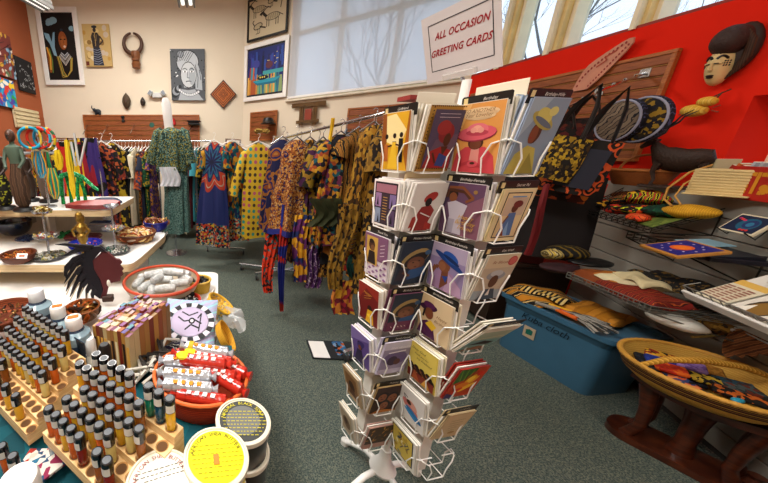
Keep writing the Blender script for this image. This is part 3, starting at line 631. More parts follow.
MB().tube([(0, 0, .15), (0, 0, 1.7)], .012, 12).build('pole', WHITE, rack, smooth=True)
pan = col('#dedad0', .5, var=.02)
zc, zh = (1.62 + .33) / 2, 1.29
MB().box((0, 0, zc), (.0445, .0445, zh)).build('column_panel', pan, rack)
for k in range(4):
    a = k * math.pi / 2; MB().box((math.cos(a) * (RS / 2 + .0225), math.sin(a) * (RS / 2 + .0225), zc), (RS - .0, .0445, zh), rz=a).build('column_panel', pan, rack)
ZROW = [1.44, 1.26, 1.08, .905, .725, .548, .37]
q_ = .0225
FACES = {'A': ((-RS - q_, 0), (-1, 0)), 'B': ((-RS, -q_), (0, -1)), 'C': ((-q_, -RS), (-1, 0)), 'D': ((0, -RS - q_), (0, -1)), 'E': ((q_, -RS), (1, 0)), 'F': ((RS, -q_), (0, -1))}
def face_frame(f, z, tilt, off, x=0):
    (cx, cy), (nx, ny) = FACES[f]; n = Vector((nx, ny, 0)); r = Vector((-ny, nx, 0)); up = Vector((0, 0, math.cos(tilt))) + n * math.sin(tilt)
    return frameM(Vector((cx, cy, z)) + n * off + r * x, r, up)
wire = MB().tube([(0, 0, 0), (.1, 0, 0)], .001)
def pocket(f, z):
    g = MB(); w2 = RS / 2 - .002
    (cx, cy), (nx, ny) = FACES[f]; n = Vector((nx, ny, 0)); r = Vector((-ny, nx, 0)); o = Vector((cx, cy, z))
    q = lambda u, d, h: o + r * u + n * d + Vector((0, 0, h))
    P_ = [q(-w2, -.001, .085), q(-w2, .05, .085), q(-.046, .062, .076), q(-.03, .062, .04), q(-.034, .056, -.004), q(.034, .056, -.004), q(.03, .062, .04), q(.046, .062, .076), q(w2, .05, .085), q(w2, -.001, .085)]
    g.tube(P_, .0021, 6); g.tube([q(-.034, -.001, -.004), q(-.034, .056, -.004)], .002, 6); g.tube([q(.034, -.001, -.004), q(.034, .056, -.004)], .002, 6)
    return g.build('wire_pocket', WIRE, rack, smooth=True)
for f in 'ABCD':
    for z in ZROW: pocket(f, z)
for f in 'EF':
    for z in ZROW: pocket(f, z)
SK, SKD = '#7a4526', '#4a2816'
def c_sil(a):   # three figures on yellow
    a.rect(0, 0, 1, 1, '#d9a420'); a.poly([(.1, .95), (.5, .98), (.9, .7), (.7, .4), (.2, .5)], '#f0dc9a'); a.poly([(0, 0), (.2, .5), (.15, 1), (0, 1)], '#8a4a12'); a.poly([(1, 0), (.85, .3), (.95, 1), (1, 1)], '#9c5a14')
    for x, s, c in ((.2, .8, '#b5652a'), (.5, .9, '#2a1a10'), (.74, 1, '#120e0e')): a.ell(x, .5 + .12 * s, .06, .045, '#1c100a'); a.poly([(x - .08, .15), (x - .07, .5 * s + .06), (x + .07, .5 * s + .06), (x + .09, .15)], c)
    a.poly([(.3, .02), (.44, .5), (.56, .5), (.68, .02)], '#e2b62a'); a.line([(.26, .42), (.42, .44)], .04, '#1c100a'); a.line([(.56, .46), (.7, .44)], .04, SKD)
def c_red_lady(a):
    a.rect(0, 0, 1, 1, '#b8863a')
    for i in range(20):
        for x, y in ((.03, i / 20), (.97, i / 20), (i / 20, .03), (i / 20, .97)): a.ell(x, y + .02, .018, .012, '#4a2c12')
    a.rect(.08, .06, .84, .88, '#4a3f56'); a.poly([(.08, .06), (.3, .5), (.92, .6), (.92, .06)], '#5d4a5c'); a.ell(.55, .6, .22, .15, '#7a2326'); a.ell(.45, .68, .2, .11, '#8e2a2a'); a.ell(.62, .5, .1, .1, SKD)
    a.poly([(.1, .06), (.2, .32), (.5, .4), (.82, .34), (.9, .06)], '#932422'); a.poly([(.5, .4), (.6, .25), (.7, .4)], SKD); a.poly([(.45, .1), (.5, .3), (.75, .24), (.7, .08)], '#2e3f78'); a.line([(.3, .3), (.45, .14)], .05, SKD)
    for k in range(2): a.line([(.22, .88 - k * .05), (.8, .88 - k * .05)], .01, '#c9b8c0')
def c_blocks(a):
    a.rect(0, 0, 1, 1, '#efe9e4'); a.rect(.05, .04, .9, .92, '#2a2028'); a.rect(.1, .74, .8, .18, '#a06a78'); a.rect(.1, .42, .24, .3, '#9a78a0'); a.rect(.37, .06, .28, .66, '#3c2c38'); a.rect(.68, .42, .24, .3, '#7c6a98'); a.rect(.1, .06, .24, .33, '#8a98b0'); a.rect(.68, .06, .24, .33, '#5e4a6a')
    for x, y in ((.2, .5), (.26, .12), (.78, .48), (.8, .15)): a.poly([(x - .04, y - .05), (x, y + .16), (x + .05, y - .05)], '#16101a')
    for k in range(9): a.line([(.42, .64 - k * .06), (.6, .64 - k * .06)], .018, '#c9a050')
def c_robe(a):
    a.rect(0, 0, 1, 1, '#d6cfc9'); a.poly([(.2, .0), (.28, .4), (.35, .52), (.62, .56), (.78, .44), (.7, .2), (.76, .0)], '#8c2a25'); a.ell(.55, .72, .2, .1, '#a5322a', .3); a.ell(.52, .62, .1, .09, '#1d1412'); a.poly([(.16, .3), (.28, .34), (.3, .1), (.12, .06)], '#a93a30'); a.line([(.36, .4), (.7, .3)], .03, '#d9d2cc'); a.poly([(.6, .2), (.82, .14), (.84, .02), (.62, .04)], '#a5322a')
def c_check(a):
    a.rect(0, 0, 1, 1, '#d9cfd8')
    for i in range(6):
        for j in range(5):
            if (i + j) % 2: a.poly([(i / 6 + .08, j * .07), (i / 6 + .16, j * .07 + .035), (i / 6 + .08, j * .07 + .07), (i / 6, j * .07 + .035)], '#8a5f8e')
    a.rect(0, .42, 1, .58, '#7c5472'); a.rect(.08, .28, .5, .66, '#c9a24c'); a.ell(.32, .74, .14, .13, '#4a2c1a'); a.ell(.36, .68, .09, .07, '#7a5230'); a.poly([(.14, .3), (.2, .6), (.46, .6), (.52, .3)], '#241a18'); a.ell(.3, .83, .1, .05, '#2a1810')
    for k in range(4): a.line([(.7, .55 + k * .08), (.88, .6 + k * .08)], .02, '#d9c8d4')
def c_baby(a, b=0):
    a.rect(0, 0, 1, 1, '#26303f'); a.ell(.5, .62, .44, .2, '#9c8352', .3); a.ell(.53, .58, .36, .15, '#2c2420', .3); a.ell(.56, .5, .28, .16, '#6b4330'); a.ell(.5, .46, .2, .1, '#80543c')
    a.ell(.46, .52, .035, .012, '#1c1210'); a.ell(.64, .56, .035, .012, '#1c1210'); a.ell(.56, .42, .05, .014, '#5c2c24'); a.poly([(.3, .08), (.4, .35), (.9, .42), (.95, .2)], '#2f4f7c'); a.poly([(.02, .1), (.1, .4), (.36, .3), (.4, .1)], '#39303a'); a.line([(.2, .3), (.45, .2)], .08, '#6b4330')
    a.ell(.85, .75, .1, .06, '#3f5a7a')
    if b: a.rect(0, 0, 1, .26, '#6a2f4c'); [a.line([(.15 + k * .12, .14), (.2 + k * .12, .1)], .02, '#d8b8b0') for k in range(5)]
def c_darkred(a):
    a.rect(0, 0, 1, 1, '#6e1a17'); a.poly([(0, .5), (.4, .9), (1, .7), (1, 1), (0, 1)], '#8f2a1e'); a.ell(.6, .4, .12, .09, '#2a1410'); a.poly([(.4, 0), (.5, .35), (.75, .38), (.82, 0)], '#d9a91f'); a.poly([(.45, .2), (.6, .26), (.72, .1)], '#f0cf3a'); a.line([(.3, .66), (.7, .78)], .015, '#c8903a'); a.line([(.3, .6), (.65, .7)], .015, '#c8903a')
def c_purple(a):
    a.rect(0, 0, 1, 1, '#5e4a8c'); a.poly([(0, .6), (1, .9), (1, 1), (0, 1)], '#8070ac'); a.ell(.5, .58, .15, .13, '#2a1a28'); a.ell(.55, .62, .22, .1, '#3a2e6a', .4); a.poly([(.2, .02), (.35, .42), (.6, .46), (.8, .02)], '#2c2444'); a.ell(.5, .52, .08, .08, SK)
def c_lilac(a):
    a.rect(0, 0, 1, 1, '#948aa8'); a.rect(0, .78, 1, .22, '#c9c3d6'); a.ell(.5, .5, .42, .22, '#6b5a86'); a.ell(.42, .42, .18, .15, '#3c2c44'); a.ell(.6, .38, .12, .1, '#5a3a34'); a.rect(0, 0, 1, .16, '#bdb4cc'); a.line([(.2, .68), (.8, .72)], .05, '#e6e0ec')
def c_faces(a):
    a.rect(0, 0, 1, 1, '#3a241a')
    for x, y, r_ in ((.3, .6, .2), (.68, .55, .22), (.45, .28, .2)): a.ell(x, y + .04, r_ * 1.1, r_ * .9, '#1c100c'); a.ell(x, y, r_ * .8, r_ * .75, '#8a5230'); a.ell(x, y - .06, r_ * .3, .02, '#5a2018'); a.ell(x - .06, y + .03, .03, .012, '#1c100c'); a.ell(x + .07, y + .03, .03, .012, '#1c100c')
    a.poly([(0, 0), (.3, .14), (1, .05), (1, 0)], '#b5702a')
def c_leaf(a):
    a.rect(0, 0, 1, 1, '#4c3c2e'); a.rect(0, 0, 1, .22, '#b58a7c')
    for i in range(22): a.ell(random.random() * .9 + .05, .28 + random.random() * .66, .07, .03, random.choice(['#a8763a', '#6e5030', '#c08c48', '#3c2c20']), random.random() * 3)
def c_cream(a):
    a.rect(0, 0, 1, 1, '#cfc3ae'); a.rect(.1, .1, .8, .8, '#b9a486'); a.ell(.5, .5, .26, .24, '#7c6248'); a.ell(.46, .56, .12, .12, '#4a3424')
def c_sepia(a):
    a.rect(0, 0, 1, 1, '#b39468'); a.rect(.12, .14, .76, .72, '#8a6238'); a.ell(.5, .5, .2, .18, '#3f2615'); a.poly([(.25, .14), (.4, .4), (.62, .4), (.78, .14)], '#5c3a20')
def c_pinkhat(a):
    a.rect(0, 0, 1, 1, '#d9964a'); a.poly([(0, .4), (.3, 1), (0, 1)], '#e3b06a'); a.ell(.5, .87, .4, .07, '#e2c394'); a.ell(.3, .84, .12, .05, '#e2c394'); a.ell(.7, .84, .13, .05, '#e2c394'); a.ell(.5, .82, .34, .06, '#e2c394')
    a.poly([(.0, .0), (.08, .28), (.28, .38), (.72, .38), (.92, .25), (1, 0)], '#c8434a'); a.poly([(.4, .1), (.42, .36), (.6, .36), (.62, .1)], '#d98f82'); a.ell(.5, .44, .17, .1, SKD); a.ell(.5, .42, .13, .08, '#6e3c26')
    a.ell(.48, .57, .44, .115, '#8c2c3c', .05); a.ell(.48, .58, .43, .105, '#d45a66', .05); a.ell(.5, .63, .24, .09, '#e0727a'); a.ell(.5, .585, .25, .045, '#b5404e'); a.ell(.5, .64, .1, .05, '#e8a48c'); a.ell(.42, .62, .07, .04, '#e39a88'); a.ell(.58, .62, .07, .04, '#e39a88')
    a.line([(.2, .1), (.45, .16), (.7, .1)], .07, '#b5353f'); a.ell(.5, .13, .12, .05, '#d4525c'); a.ell(.5, .14, .06, .02, SKD)
def c_stretch(a):
    a.rect(0, 0, 1, 1, '#5c3f58'); a.poly([(.5, 0), (.6, .6), (1, .8), (1, 0)], '#7a4f5e'); a.poly([(0, .4), (0, 1), (.4, 1)], '#3f2e48'); a.ell(.25, .78, .15, .1, '#241410'); a.ell(.28, .72, .1, .09, SK)
    a.line([(.12, .7), (.15, .86), (.55, .84), (.72, .72)], .07, SKD); a.line([(.15, .9), (.5, .92), (.78, .74), (.6, .66)], .06, SK); a.poly([(.2, .02), (.25, .35), (.16, .6), (.36, .66), (.66, .6), (.56, .3), (.6, .02)], '#b8b2bc'); a.poly([(.2, .02), (.24, .3), (.4, .3), (.38, .02)], '#9c96a4'); a.ell(.8, .86, .05, .035, '#8a6a3a')
def c_bluehat(a):
    a.rect(0, 0, 1, 1, '#8a7ca0'); a.rect(.0, .7, 1, .3, '#a89cb4'); a.poly([(.04, 0), (.14, .36), (.4, .45), (.7, .42), (.95, .2), (1, 0)], '#9a7a9c'); a.poly([(.5, 0), (.6, .4), (.95, .2), (1, 0)], '#b494b0'); a.poly([(.38, .0), (.4, .44), (.58, .46), (.6, .2)], '#6e3f2a'); a.ell(.45, .55, .17, .14, '#7a4a30'); a.ell(.4, .53, .1, .1, '#8d5a3c')
    a.ell(.56, .68, .44, .07, '#1c3c78', -.35); a.ell(.6, .76, .22, .11, '#23509c', -.3); a.ell(.62, .72, .24, .04, '#122a58', -.3); a.line([(.1, .3), (.22, .5), (.3, .48)], .1, '#7a4a30'); a.poly([(.42, .32), (.6, .36), (.55, .2)], '#23408c')
def c_purplehat(a):
    a.rect(0, 0, 1, 1, '#d4b98c'); a.rect(.45, .0, .55, 1, '#d9c298'); a.poly([(.0, .0), (.1, .3), (.3, .4), (.5, .36), (.62, 0)], '#4c1f48'); a.ell(.3, .72, .28, .09, '#3c1838', .15); a.ell(.32, .78, .18, .08, '#54204c'); a.ell(.34, .58, .14, .14, SK); a.poly([(.26, .3), (.42, .44), (.62, .34), (.5, .2)], '#e0b82c'); a.ell(.34, .53, .05, .015, '#8c2a28'); a.line([(.2, .66), (.16, .45)], .06, '#1c1010'); a.poly([(.05, .0), (.2, .3), (.32, .1)], '#5c2854')
def c_group(a):
    a.rect(0, 0, 1, 1, '#d8bf4c'); a.rect(.04, .03, .92, .94, '#e2cc5e')
    for i in range(12): x, y = .12 + .07 * i, .36 - .05 * (i % 3); a.ell(x, y, .09, .07, random.choice(['#6b3a20', '#4a2412', '#8a5530'])); a.ell(x, y + .035, .08, .045, '#22120c')
    a.poly([(.04, .03), (.04, .25), (.96, .25), (.96, .03)], '#7c2e1e'); a.poly([(.2, .03), (.3, .3), (.5, .03)], '#a8522a'); a.poly([(.55, .03), (.7, .26), (.85, .03)], '#d9a040')
def c_pinkblue(a):
    a.rect(0, 0, 1, 1, '#e3ded6'); a.ell(.45, .5, .34, .14, '#cf7a72', -.3); a.ell(.55, .6, .2, .1, '#e0a08c', -.3); a.ell(.4, .62, .1, .07, '#4a2a1e'); a.ell(.6, .36, .34, .09, '#2f78b0', -.3); a.ell(.5, .3, .3, .05, '#3a90c8', -.3); a.line([(.25, .66), (.2, .78), (.36, .74)], .03, '#2c1a14')
def c_flower(a):
    a.rect(0, 0, 1, 1, '#ece6da'); a.rect(.05, .1, .86, .86, '#23242a'); a.rect(.09, .13, .78, .8, '#d9bd54')
    for i in range(18): a.ell(.18 + random.random() * .6, .2 + random.random() * .66, .07, .04, random.choice(['#e8dca0', '#b8903a', '#f0e6b8', '#8a8a7c', '#c9a83c']), random.random() * 3)
    for i in range(6): x, y = .25 + random.random() * .45, .3 + random.random() * .45; a.line([(x, y), (x + .12, y + .14), (x + .05, y + .2)], .02, '#4c5058')
def c_yellowhat(a):
    a.rect(0, 0, 1, 1, '#7f90a0'); a.poly([(0, .5), (.5, 1), (0, 1)], '#9aa9b4'); a.poly([(0, 0), (.1, .28), (.35, .4), (.6, .36), (.85, .0)], '#b8a850'); a.poly([(.4, 0), (.5, .3), (.85, 0)], '#8f8238'); a.ell(.42, .56, .15, .14, SKD); a.ell(.38, .54, .11, .12, '#7a4226'); a.ell(.47, .72, .34, .09, '#a89a4c', -.25); a.ell(.47, .78, .22, .1, '#c8ba62', -.2); a.ell(.5, .7, .28, .04, '#5f6a78', -.25); a.ell(.66, .84, .12, .06, '#d0c676'); a.ell(.34, .5, .035, .01, '#8c2c24')
def c_bluedress(a):
    a.rect(0, 0, 1, 1, '#d9c496'); a.rect(.12, .06, .78, .88, '#1e2024'); a.rect(.15, .08, .72, .84, '#d4bc8c'); a.rect(.18, .5, .66, .34, '#c0a890'); a.poly([(.25, .1), (.4, .55), (.62, .56), (.72, .1)], '#4a6a98'); a.poly([(.4, .1), (.48, .4), (.6, .1)], '#7c9cc0'); a.ell(.52, .64, .1, .08, '#5a3020'); a.ell(.58, .72, .15, .07, '#6a2c28'); a.poly([(.3, .1), (.36, .3), (.48, .1)], '#7a3a24'); a.line([(.4, .5), (.3, .35)], .05, SK); a.line([(.3, .86), (.75, .86)], .03, '#5d88b8')
def c_grey(a):
    a.rect(0, 0, 1, 1, '#b8a890'); a.rect(.0, .0, 1, .22, '#96a0a4'); a.rect(.0, .72, 1, .28, '#c9b898'); a.ell(.82, .86, .14, .1, '#b03a3c'); a.ell(.82, .86, .11, .075, '#c46058'); a.ell(.5, .55, .3, .1, '#8f9094'); a.ell(.5, .6, .2, .07, '#b4b4b4'); a.ell(.5, .42, .14, .14, '#5c3c28'); a.poly([(.2, 0), (.35, .25), (.65, .25), (.8, 0)], '#3a4854'); a.poly([(.44, .1), (.5, .28), (.56, .1)], '#d9d2c4')
def c_land(a):
    a.rect(0, 0, 1, 1, '#7ea8a4'); a.rect(0, .5, 1, .5, '#a8b8a0'); a.rect(0, .84, 1, .16, '#e0d8c4'); a.poly([(.1, .3), (.5, .44), (.9, .35), (.8, .25)], '#2a2420'); a.poly([(.2, .1), (.6, .2), (.9, .1), (.9, 0), (.1, 0)], '#8a6a48'); a.line([(.1, .55), (.9, .62)], .03, '#d9cfa8')
def c_fruit(a):
    a.rect(0, 0, 1, 1, '#b5421c'); a.poly([(0, .5), (0, 1), (.6, 1), (.3, .6)], '#3c6a2c')
    for k in range(6): a.line([(.06 + k * .1, .98), (.2 + k * .06, .6)], .03, ['#6f9c34', '#2c4f24'][k % 2])
    a.ell(.62, .62, .24, .14, '#e2a51c', .6); a.ell(.58, .64, .12, .1, '#efc83a', .6); a.ell(.4, .42, .24, .12, '#d97a1c'); a.ell(.6, .34, .26, .08, '#e8b82a', .5); a.ell(.3, .26, .2, .07, '#c83018', .4); a.ell(.78, .8, .12, .08, '#c8341c'); a.poly([(0, 0), (0, .2), (.3, .1), (.36, 0)], '#3c3468')
def c_note(a):
    a.rect(0, 0, 1, 1, '#c4ab80'); a.rect(.06, .05, .88, .9, '#cdb68c')
    for k in range(5): a.line([(.25 + .03 * k, .72 - k * .1), (.8 - .04 * k, .74 - k * .1)], .014, '#7c6238')
    a.ell(.6, .22, .14, .05, '#a8854c')
CARDS = [ # face, row, w, h, tilt, art, edge colour, label, header text, script [(text,size,x,y,colour)]
 ('A', 0, .118, .168, 6, c_sil, '#e8e0d0', 'yellow card with three dark standing figures, top left of the card rack', 'Girlfriend', []),
 ('A', 1, .118, .165, 5, c_blocks, '#eeeae6', 'card divided into purple and black picture blocks below the yellow figures card', None, []),
 ('A', 2, .118, .168, 6, c_check, '#e8e2e6', 'purple checked card with a gold portrait inset', 'Thank You', []),
 ('A', 3, .112, .16, 7, c_darkred, '#efe6d8', 'dark red card with a small yellow-dressed figure', None, [('Happy', .014, 0, .3, '#d8a040')]),
 ('A', 4, .112, .155, 10, c_purple, '#e6e2ec', 'violet card with a dark figure, third lowest in the left card column', None, []),
 ('A', 5, .1, .15, 16, c_sepia, '#b9a88c', 'brown sepia portrait card in the second lowest left pocket', None, []),
 ('A', 6, .1, .155, 14, c_cream, '#e3d9c6', 'cream card with faded portrait leaning in the lowest left pocket', None, []),
 ('B', 0, .125, .178, 6, c_red_lady, '#d8cdb8', 'gold-bordered card of a woman in a red headwrap and red robe', None, []),
 ('B', 1, .124, .15, 8, c_robe, '#ece8e2', 'pale grey card with a red robed figure', None, []),
 ('B', 2, .125, .165, 6, c_baby, '#3a3f48', 'larger dark blue card of a baby in a straw hat', 'Mother-Female', []),
 ('B', 3, .122, .15, 7, lambda a: c_baby(a, 1), '#6a3a50', 'smaller baby card with a plum band of writing at its foot', 'Birthday-Female', []),
 ('B', 4, .122, .15, 8, c_lilac, '#d0c8dc', 'lilac card with purple swirls and a white title band', 'Family-Female', [('PINK HEAVEN', .012, 0, .36, '#efe8f4')]),
 ('B', 5, .122, .14, 9, c_faces, '#a88a5c', 'dark brown card crowded with three faces', 'Thinking', []),
 ('B', 6, .122, .13, 9, c_leaf, '#b58a7c', 'brown and gold leaf card with a dusty pink lower band', None, []),
 ('C', 0, .128, .18, 6, c_pinkhat, '#e3dccb', 'orange card of a woman in a wide pink hat and pink coat', 'Birthday', [('TO ANOTHER', .0125, 0, .385, '#8a5a30'), ('Year Lovelier', .013, 0, .325, '#8a5a30')]),
 ('C', 1, .128, .168, 5, c_stretch, '#d8cfd0', 'plum card of a stretching woman in a white shirt with gold script', 'Birthday-Female', [('Happy', .017, .18, -.12, '#c89a3c'), ('Birthday', .017, .18, -.22, '#c89a3c'), ('Friend', .017, .2, -.32, '#c89a3c')]),
 ('C', 2, .125, .165, 6, c_bluehat, '#e6e0e4', 'lilac card of a woman in a bright blue hat', 'Birthday-Female', []),
 ('C', 3, .122, .165, 6, c_purplehat, '#e4d6bc', 'beige card of a woman in a purple hat and yellow scarf', 'Birthday-Female', [('Happy', .014, .26, .12, '#8a5f34'), ('Birthday', .014, .26, .0, '#8a5f34')]),
 ('C', 4, .122, .165, 8, c_group, '#efe8cc', 'yellow card with a crowd of small faces under handwriting', None, [('Dear God', .013, -.1, .38, '#3c3018'), ('thank you for', .010, 0, .27, '#3c3018'), ('my husband', .012, .1, .17, '#3c3018')]),
 ('C', 5, .112, .15, 10, c_pinkblue, '#ebe6dc', 'white card with a pink and blue swirling figure', None, []),
 ('C', 6, .122, .165, 9, c_flower, '#f0ece0', 'black-bordered yellow flower card in the lowest middle pocket', None, []),
 ('D', 0, .125, .18, 8, c_yellowhat, '#a3b2c8', 'blue-grey card of a woman in a yellow hat, top right of the rack', 'Birthday-Wife', []),
 ('D', 1, .115, .16, 6, c_bluedress, '#e0cc98', 'cream black-bordered card of a seated woman in a blue dress', 'Secret Pal', []),
 ('D', 2, .12, .165, 9, c_grey, '#cfc6b4', 'grey and cream card of a person with a red round seal', 'Get Well', [('Be Blessed', .013, -.12, .36, '#8a5040')]),
 ('D', 3, .125, .165, 30, c_land, '#e3dcc8', 'teal landscape card leaning far out of its pocket', 'Anniversary', []),
 ('D', 4, .12, .16, 14, c_fruit, '#a02c20', 'red, yellow and green fruit painting card', None, []),
 ('D', 5, .115, .15, 14, c_note, '#cdb68c', 'plain tan card with faint handwriting in the second lowest right pocket', 'Sympathy', []),
]
for f, r_, w_, h_, ti, art, edge, label, hd, scr in CARDS:
    h_ *= 1 if r_ == 0 or h_ < .155 else .915
    w_ *= {'A': .93, 'B': .92, 'C': .95, 'D': .9}[f]
    ti = R(ti); z0 = ZROW[r_]; nb = {0: 5, 1: 5, 2: 4, 3: 4, 4: 4}.get(r_, 3); xs = {'A': 0, 'B': 0, 'C': 0, 'D': 0}[f]
    if f in 'BD' and r_ in (0, 1): nb = 6
    M = face_frame(f, z0, ti, .046, xs); Mw = rack.matrix_basis @ M @ Matrix.Translation((0, h_ / 2, 0))
    em = col(edge, .7, var=.02)
    cd = MB().box((0, 0, 0), (w_, h_, .0012)).build('greeting_card', em, M=Mw, label=label, cat='card'); cd['group'] = 'greeting cards on the revolving rack'
    a = Art(w_ * .985, h_ * .985, .0007); art(a); a.build(cd, 'cover_picture')
    for tx, sz, x, y, c in scr: text(tx, sz, cd, (x * w_, y * h_, .0062), c, shear=.35, name='handwriting')
    for k in range(nb):
        o_ = .041 - .006 * k; hh = h_ * (1.0 if k % 2 else .985); t2 = ti * (1 - .02 * k)
        M2 = rack.matrix_basis @ face_frame(f, z0, t2, o_, xs + (.004 if f in 'AC' else -.004) * (k % 2)) @ Matrix.Translation((0, hh / 2 + .002 * k, 0))
        MB().box((0, 0, 0), (w_, hh, .0035)).build('greeting_card', [em, col('#efebe2', .7, var=.02), em][k % 3], M=M2, label='spare behind the ' + ' '.join(label.split(',')[0].split()[:11]), cat='card', group='spare cards behind the ' + label[:40])
    if hd:
        Mh = rack.matrix_basis @ face_frame(f, z0, ti, .036, 0) @ Matrix.Translation((0, h_ + .007, 0))
        hb = MB().prism([(-.064, -.02), (.064, -.02), (.064, .009), (.060, .0125), (-.060, .0125), (-.064, .009)], .0015).build('header_tab', col('#16130f', .45, var=0), M=Mh, label='black divider tab lettered ' + hd + ' above the ' + ' '.join(label.split(',')[0].split()[:7]), cat='divider tab')
        text(hd, .0105, hb, (.012, .001, .0019), '#d9d4c8', shear=.3); MB().box((-.052, .001, .0017), (.011, .014, .0005)).build('emblem', col('#d9c48a', .5, var=0), hb)
# spare backing sheets and blank card behind the top row
for f, dx, hh, c, lab in (('C', .0, .225, '#e6dcc4', 'tall blank cream sheet rising behind the pink hat card'), ('B', .0, .215, '#ddd4c2', 'blank cream backing sheet rising behind the red headwrap card'), ('B', .0, .15, '#d8c49c', 'beige sheet with gold tab behind the red robed figure card')):
    z0 = 1.44 if hh > .16 else 1.26; Mw = rack.matrix_basis @ face_frame(f, z0, R(4), .004 if hh > .16 else .012, dx) @ Matrix.Translation((0, hh / 2 + (.03 if hh < .16 else 0), 0))
    MB().box((0, 0, 0), (.127, hh, .002), bev=.0008).build('backing_sheet', col(c, .7, var=.02), M=Mw, label=lab, cat='card')
# red-edged booklet on top of the left column
Mw = rack.matrix_basis @ face_frame('B', 1.645, 0, -.03, 0); MB().box((0, .0, 0), (.13, .012, .05)).build('booklet', col('#8d2a22', .6), M=Mw, label='small red-edged booklet lying on top of the left card column', cat='booklet')
# sign on top
BLs, BRs, TLs = Vector((.742, 1.174, 1.723)), Vector((.79, .936, 1.723)), Vector((.673, 1.160, 1.911))
rgt = (BRs - BLs).normalized(); upv = (TLs - BLs).normalized(); SW, SH = (BRs - BLs).length, (TLs - BLs).length * 1.0
Ms = frameM((BLs + BRs) / 2 + upv * SH / 2, rgt, upv)
sg = MB().box((0, 0, 0), (SW, SH, .003)).build('card_sign', col('#cfcac8', .5, var=.01), M=Ms, label='white ALL OCCASION GREETING CARDS sign standing on top of the card rack', cat='sign')
a = Art(SW, SH, .0017); bl_ = '#2a2a2e'
for p in ([(.1, .17), (.92, .17)], [(.1, .17), (.1, .86)], [(.92, .17), (.92, .86)], [(.1, .86), (.92, .86)]): a.line(p, .011, bl_)
a.build(sg, 'border_line')
text('ALL OCCASION', .0275, sg, (.008, .034, .0024), '#9c1c26', shear=.4, bold=.0006, sx=.82, space=1.06); text('GREETING CARDS', .0275, sg, (.0, -.014, .0024), '#9c1c26', shear=.4, bold=.0006, sx=.82, space=1.06)
g = MB(); g.box((0, -SH / 2 + .008, .006), (SW * .45, .02, .012), bev=.003); g.build('sign_holder', glass('acr', '#f4f2ee', .35, .1), sg)
MB().tube([(0, -SH / 2 + .01, 0), (.0, -SH / 2 - .02, -.01), tuple(sg.matrix_basis.inverted() @ Vector((RC.x, RC.y, 1.69)))], .005, 8).build('holder_stem', STEEL, sg)
# ---------------------------------------------------------------- clothes racks
def hangerpart(parent, w, M=None, m=None):
    g = MB(); T = M or Matrix(); g.T = T
    g.tube([(0, 0, .012), (.018, 0, .03), (.016, 0, .055), (-.002, 0, .062), (-.014, 0, .05)], .0022, 6)
    g.tube([(0, 0, .012), (0, 0, -.02)], .003, 6)
    g.tube([(-w / 2, 0, -.085), (0, 0, -.02), (w / 2, 0, -.085)], .006, 6); g.tube([(-w / 2, 0, -.085), (w / 2, 0, -.085)], .004, 5)
    return g.build('hanger', m or WHITE, parent, smooth=True)
def garment(loc, rz, w, L, d, m, label, kind='shirt', group=None, hem=1.0, pleats=7, amp=.012, sleeve=.45, sm=None, cat=None, hm=None, neckm=None, seed=1, lower=None, hanger=True, name=None, sw=.085):
    """cloth hanging from z = loc.z (the rail): local x = width, y = depth. hem: hem width factor; lower: (fraction, material) second part"""
    rnd = random.Random(seed * 977 + int(w * 1000)); name = name or kind
    t = root(name, label, cat or ('dress' if kind == 'dress' else kind), loc, rz, group)
    ph = [rnd.uniform(0, 6.28) for _ in range(4)]; N = 44
    def ring(q, z):
        # half width and half depth at fraction q down the garment
        if q < .09: s_ = q / .09; hw = w * (.10 + .40 * s_ ** .8); hd = d * (.35 + .3 * s_)
        else:
            s_ = (q - .09) / .91; hw = w * .5 * (1 - (.12 if kind != 'skirt' else -.1) * math.sin(min(1, s_ * 2.2) * math.pi) + (hem - 1) * s_ ** 1.2); hd = d * (.65 + .35 * s_)
        A = amp * min(1, max(0, (q - .08)) * 1.6); P = []
        for k in range(N):
            a = 2 * math.pi * k / N; c, s2 = math.cos(a), math.sin(a); f = A * (math.sin(pleats * a + ph[0] + q * .8) + .5 * math.sin(pleats * 1.7 * a + ph[1] - q))
            x = hw * (abs(c) ** .8) * (1 if c >= 0 else -1); y = hd * (abs(s2) ** .8) * (1 if s2 >= 0 else -1)
            P.append((x * (1 + f * 1.2 / max(.05, hw)), y + f * (1 if s2 >= 0 else -1) * 1.6 + .012 * math.sin(3 * q + ph[2]), z + .012 * math.sin(a * 3 + ph[3]) * q))
        return P
    def loft(q0, q1, mat, nm, n=16, par=None):
        vs = []
        for i in range(n + 1):
            q = q0 + (q1 - q0) * i / n; vs += ring(q, -.045 - L * q)
        g = MB(); g.add(vs, [(i * N + k, i * N + (k + 1) % N, (i + 1) * N + (k + 1) % N, (i + 1) * N + k) for i in range(n) for k in range(N)])
        return g.build(nm, mat, par or t, smooth=True)
    if lower: loft(0, lower[0], m, 'bodice'); loft(lower[0] - .004, 1, lower[1], 'skirt_panel' if kind == 'dress' else 'lower_panel')
    else: loft(0, 1, m, 'body_cloth', 20)
    if sleeve:
        for s_ in (-1, 1):
            x0 = s_ * w * .44; z0 = -.045 - L * .085; l = sleeve; a = rnd.uniform(.08, .3)
            P_ = [(x0 - s_ * w * .08, 0, z0 - .01), (x0 + s_ * .01, 0, z0 - .02), (x0 + s_ * l * a * .5, rnd.uniform(-.01, .01), z0 - l * .45), (x0 + s_ * l * a, rnd.uniform(-.02, .02), z0 - l)]
            MB().tube(P_, [sw * .55, sw * .62, sw * .7, sw * .85], 12, flat=min(1, d / sw * .9)).build('sleeve', sm or m, t, smooth=True)
    if hanger: hangerpart(t, w * .85, m=hm or (WHITE if loc[1] > 3 else STEEL))
    return t
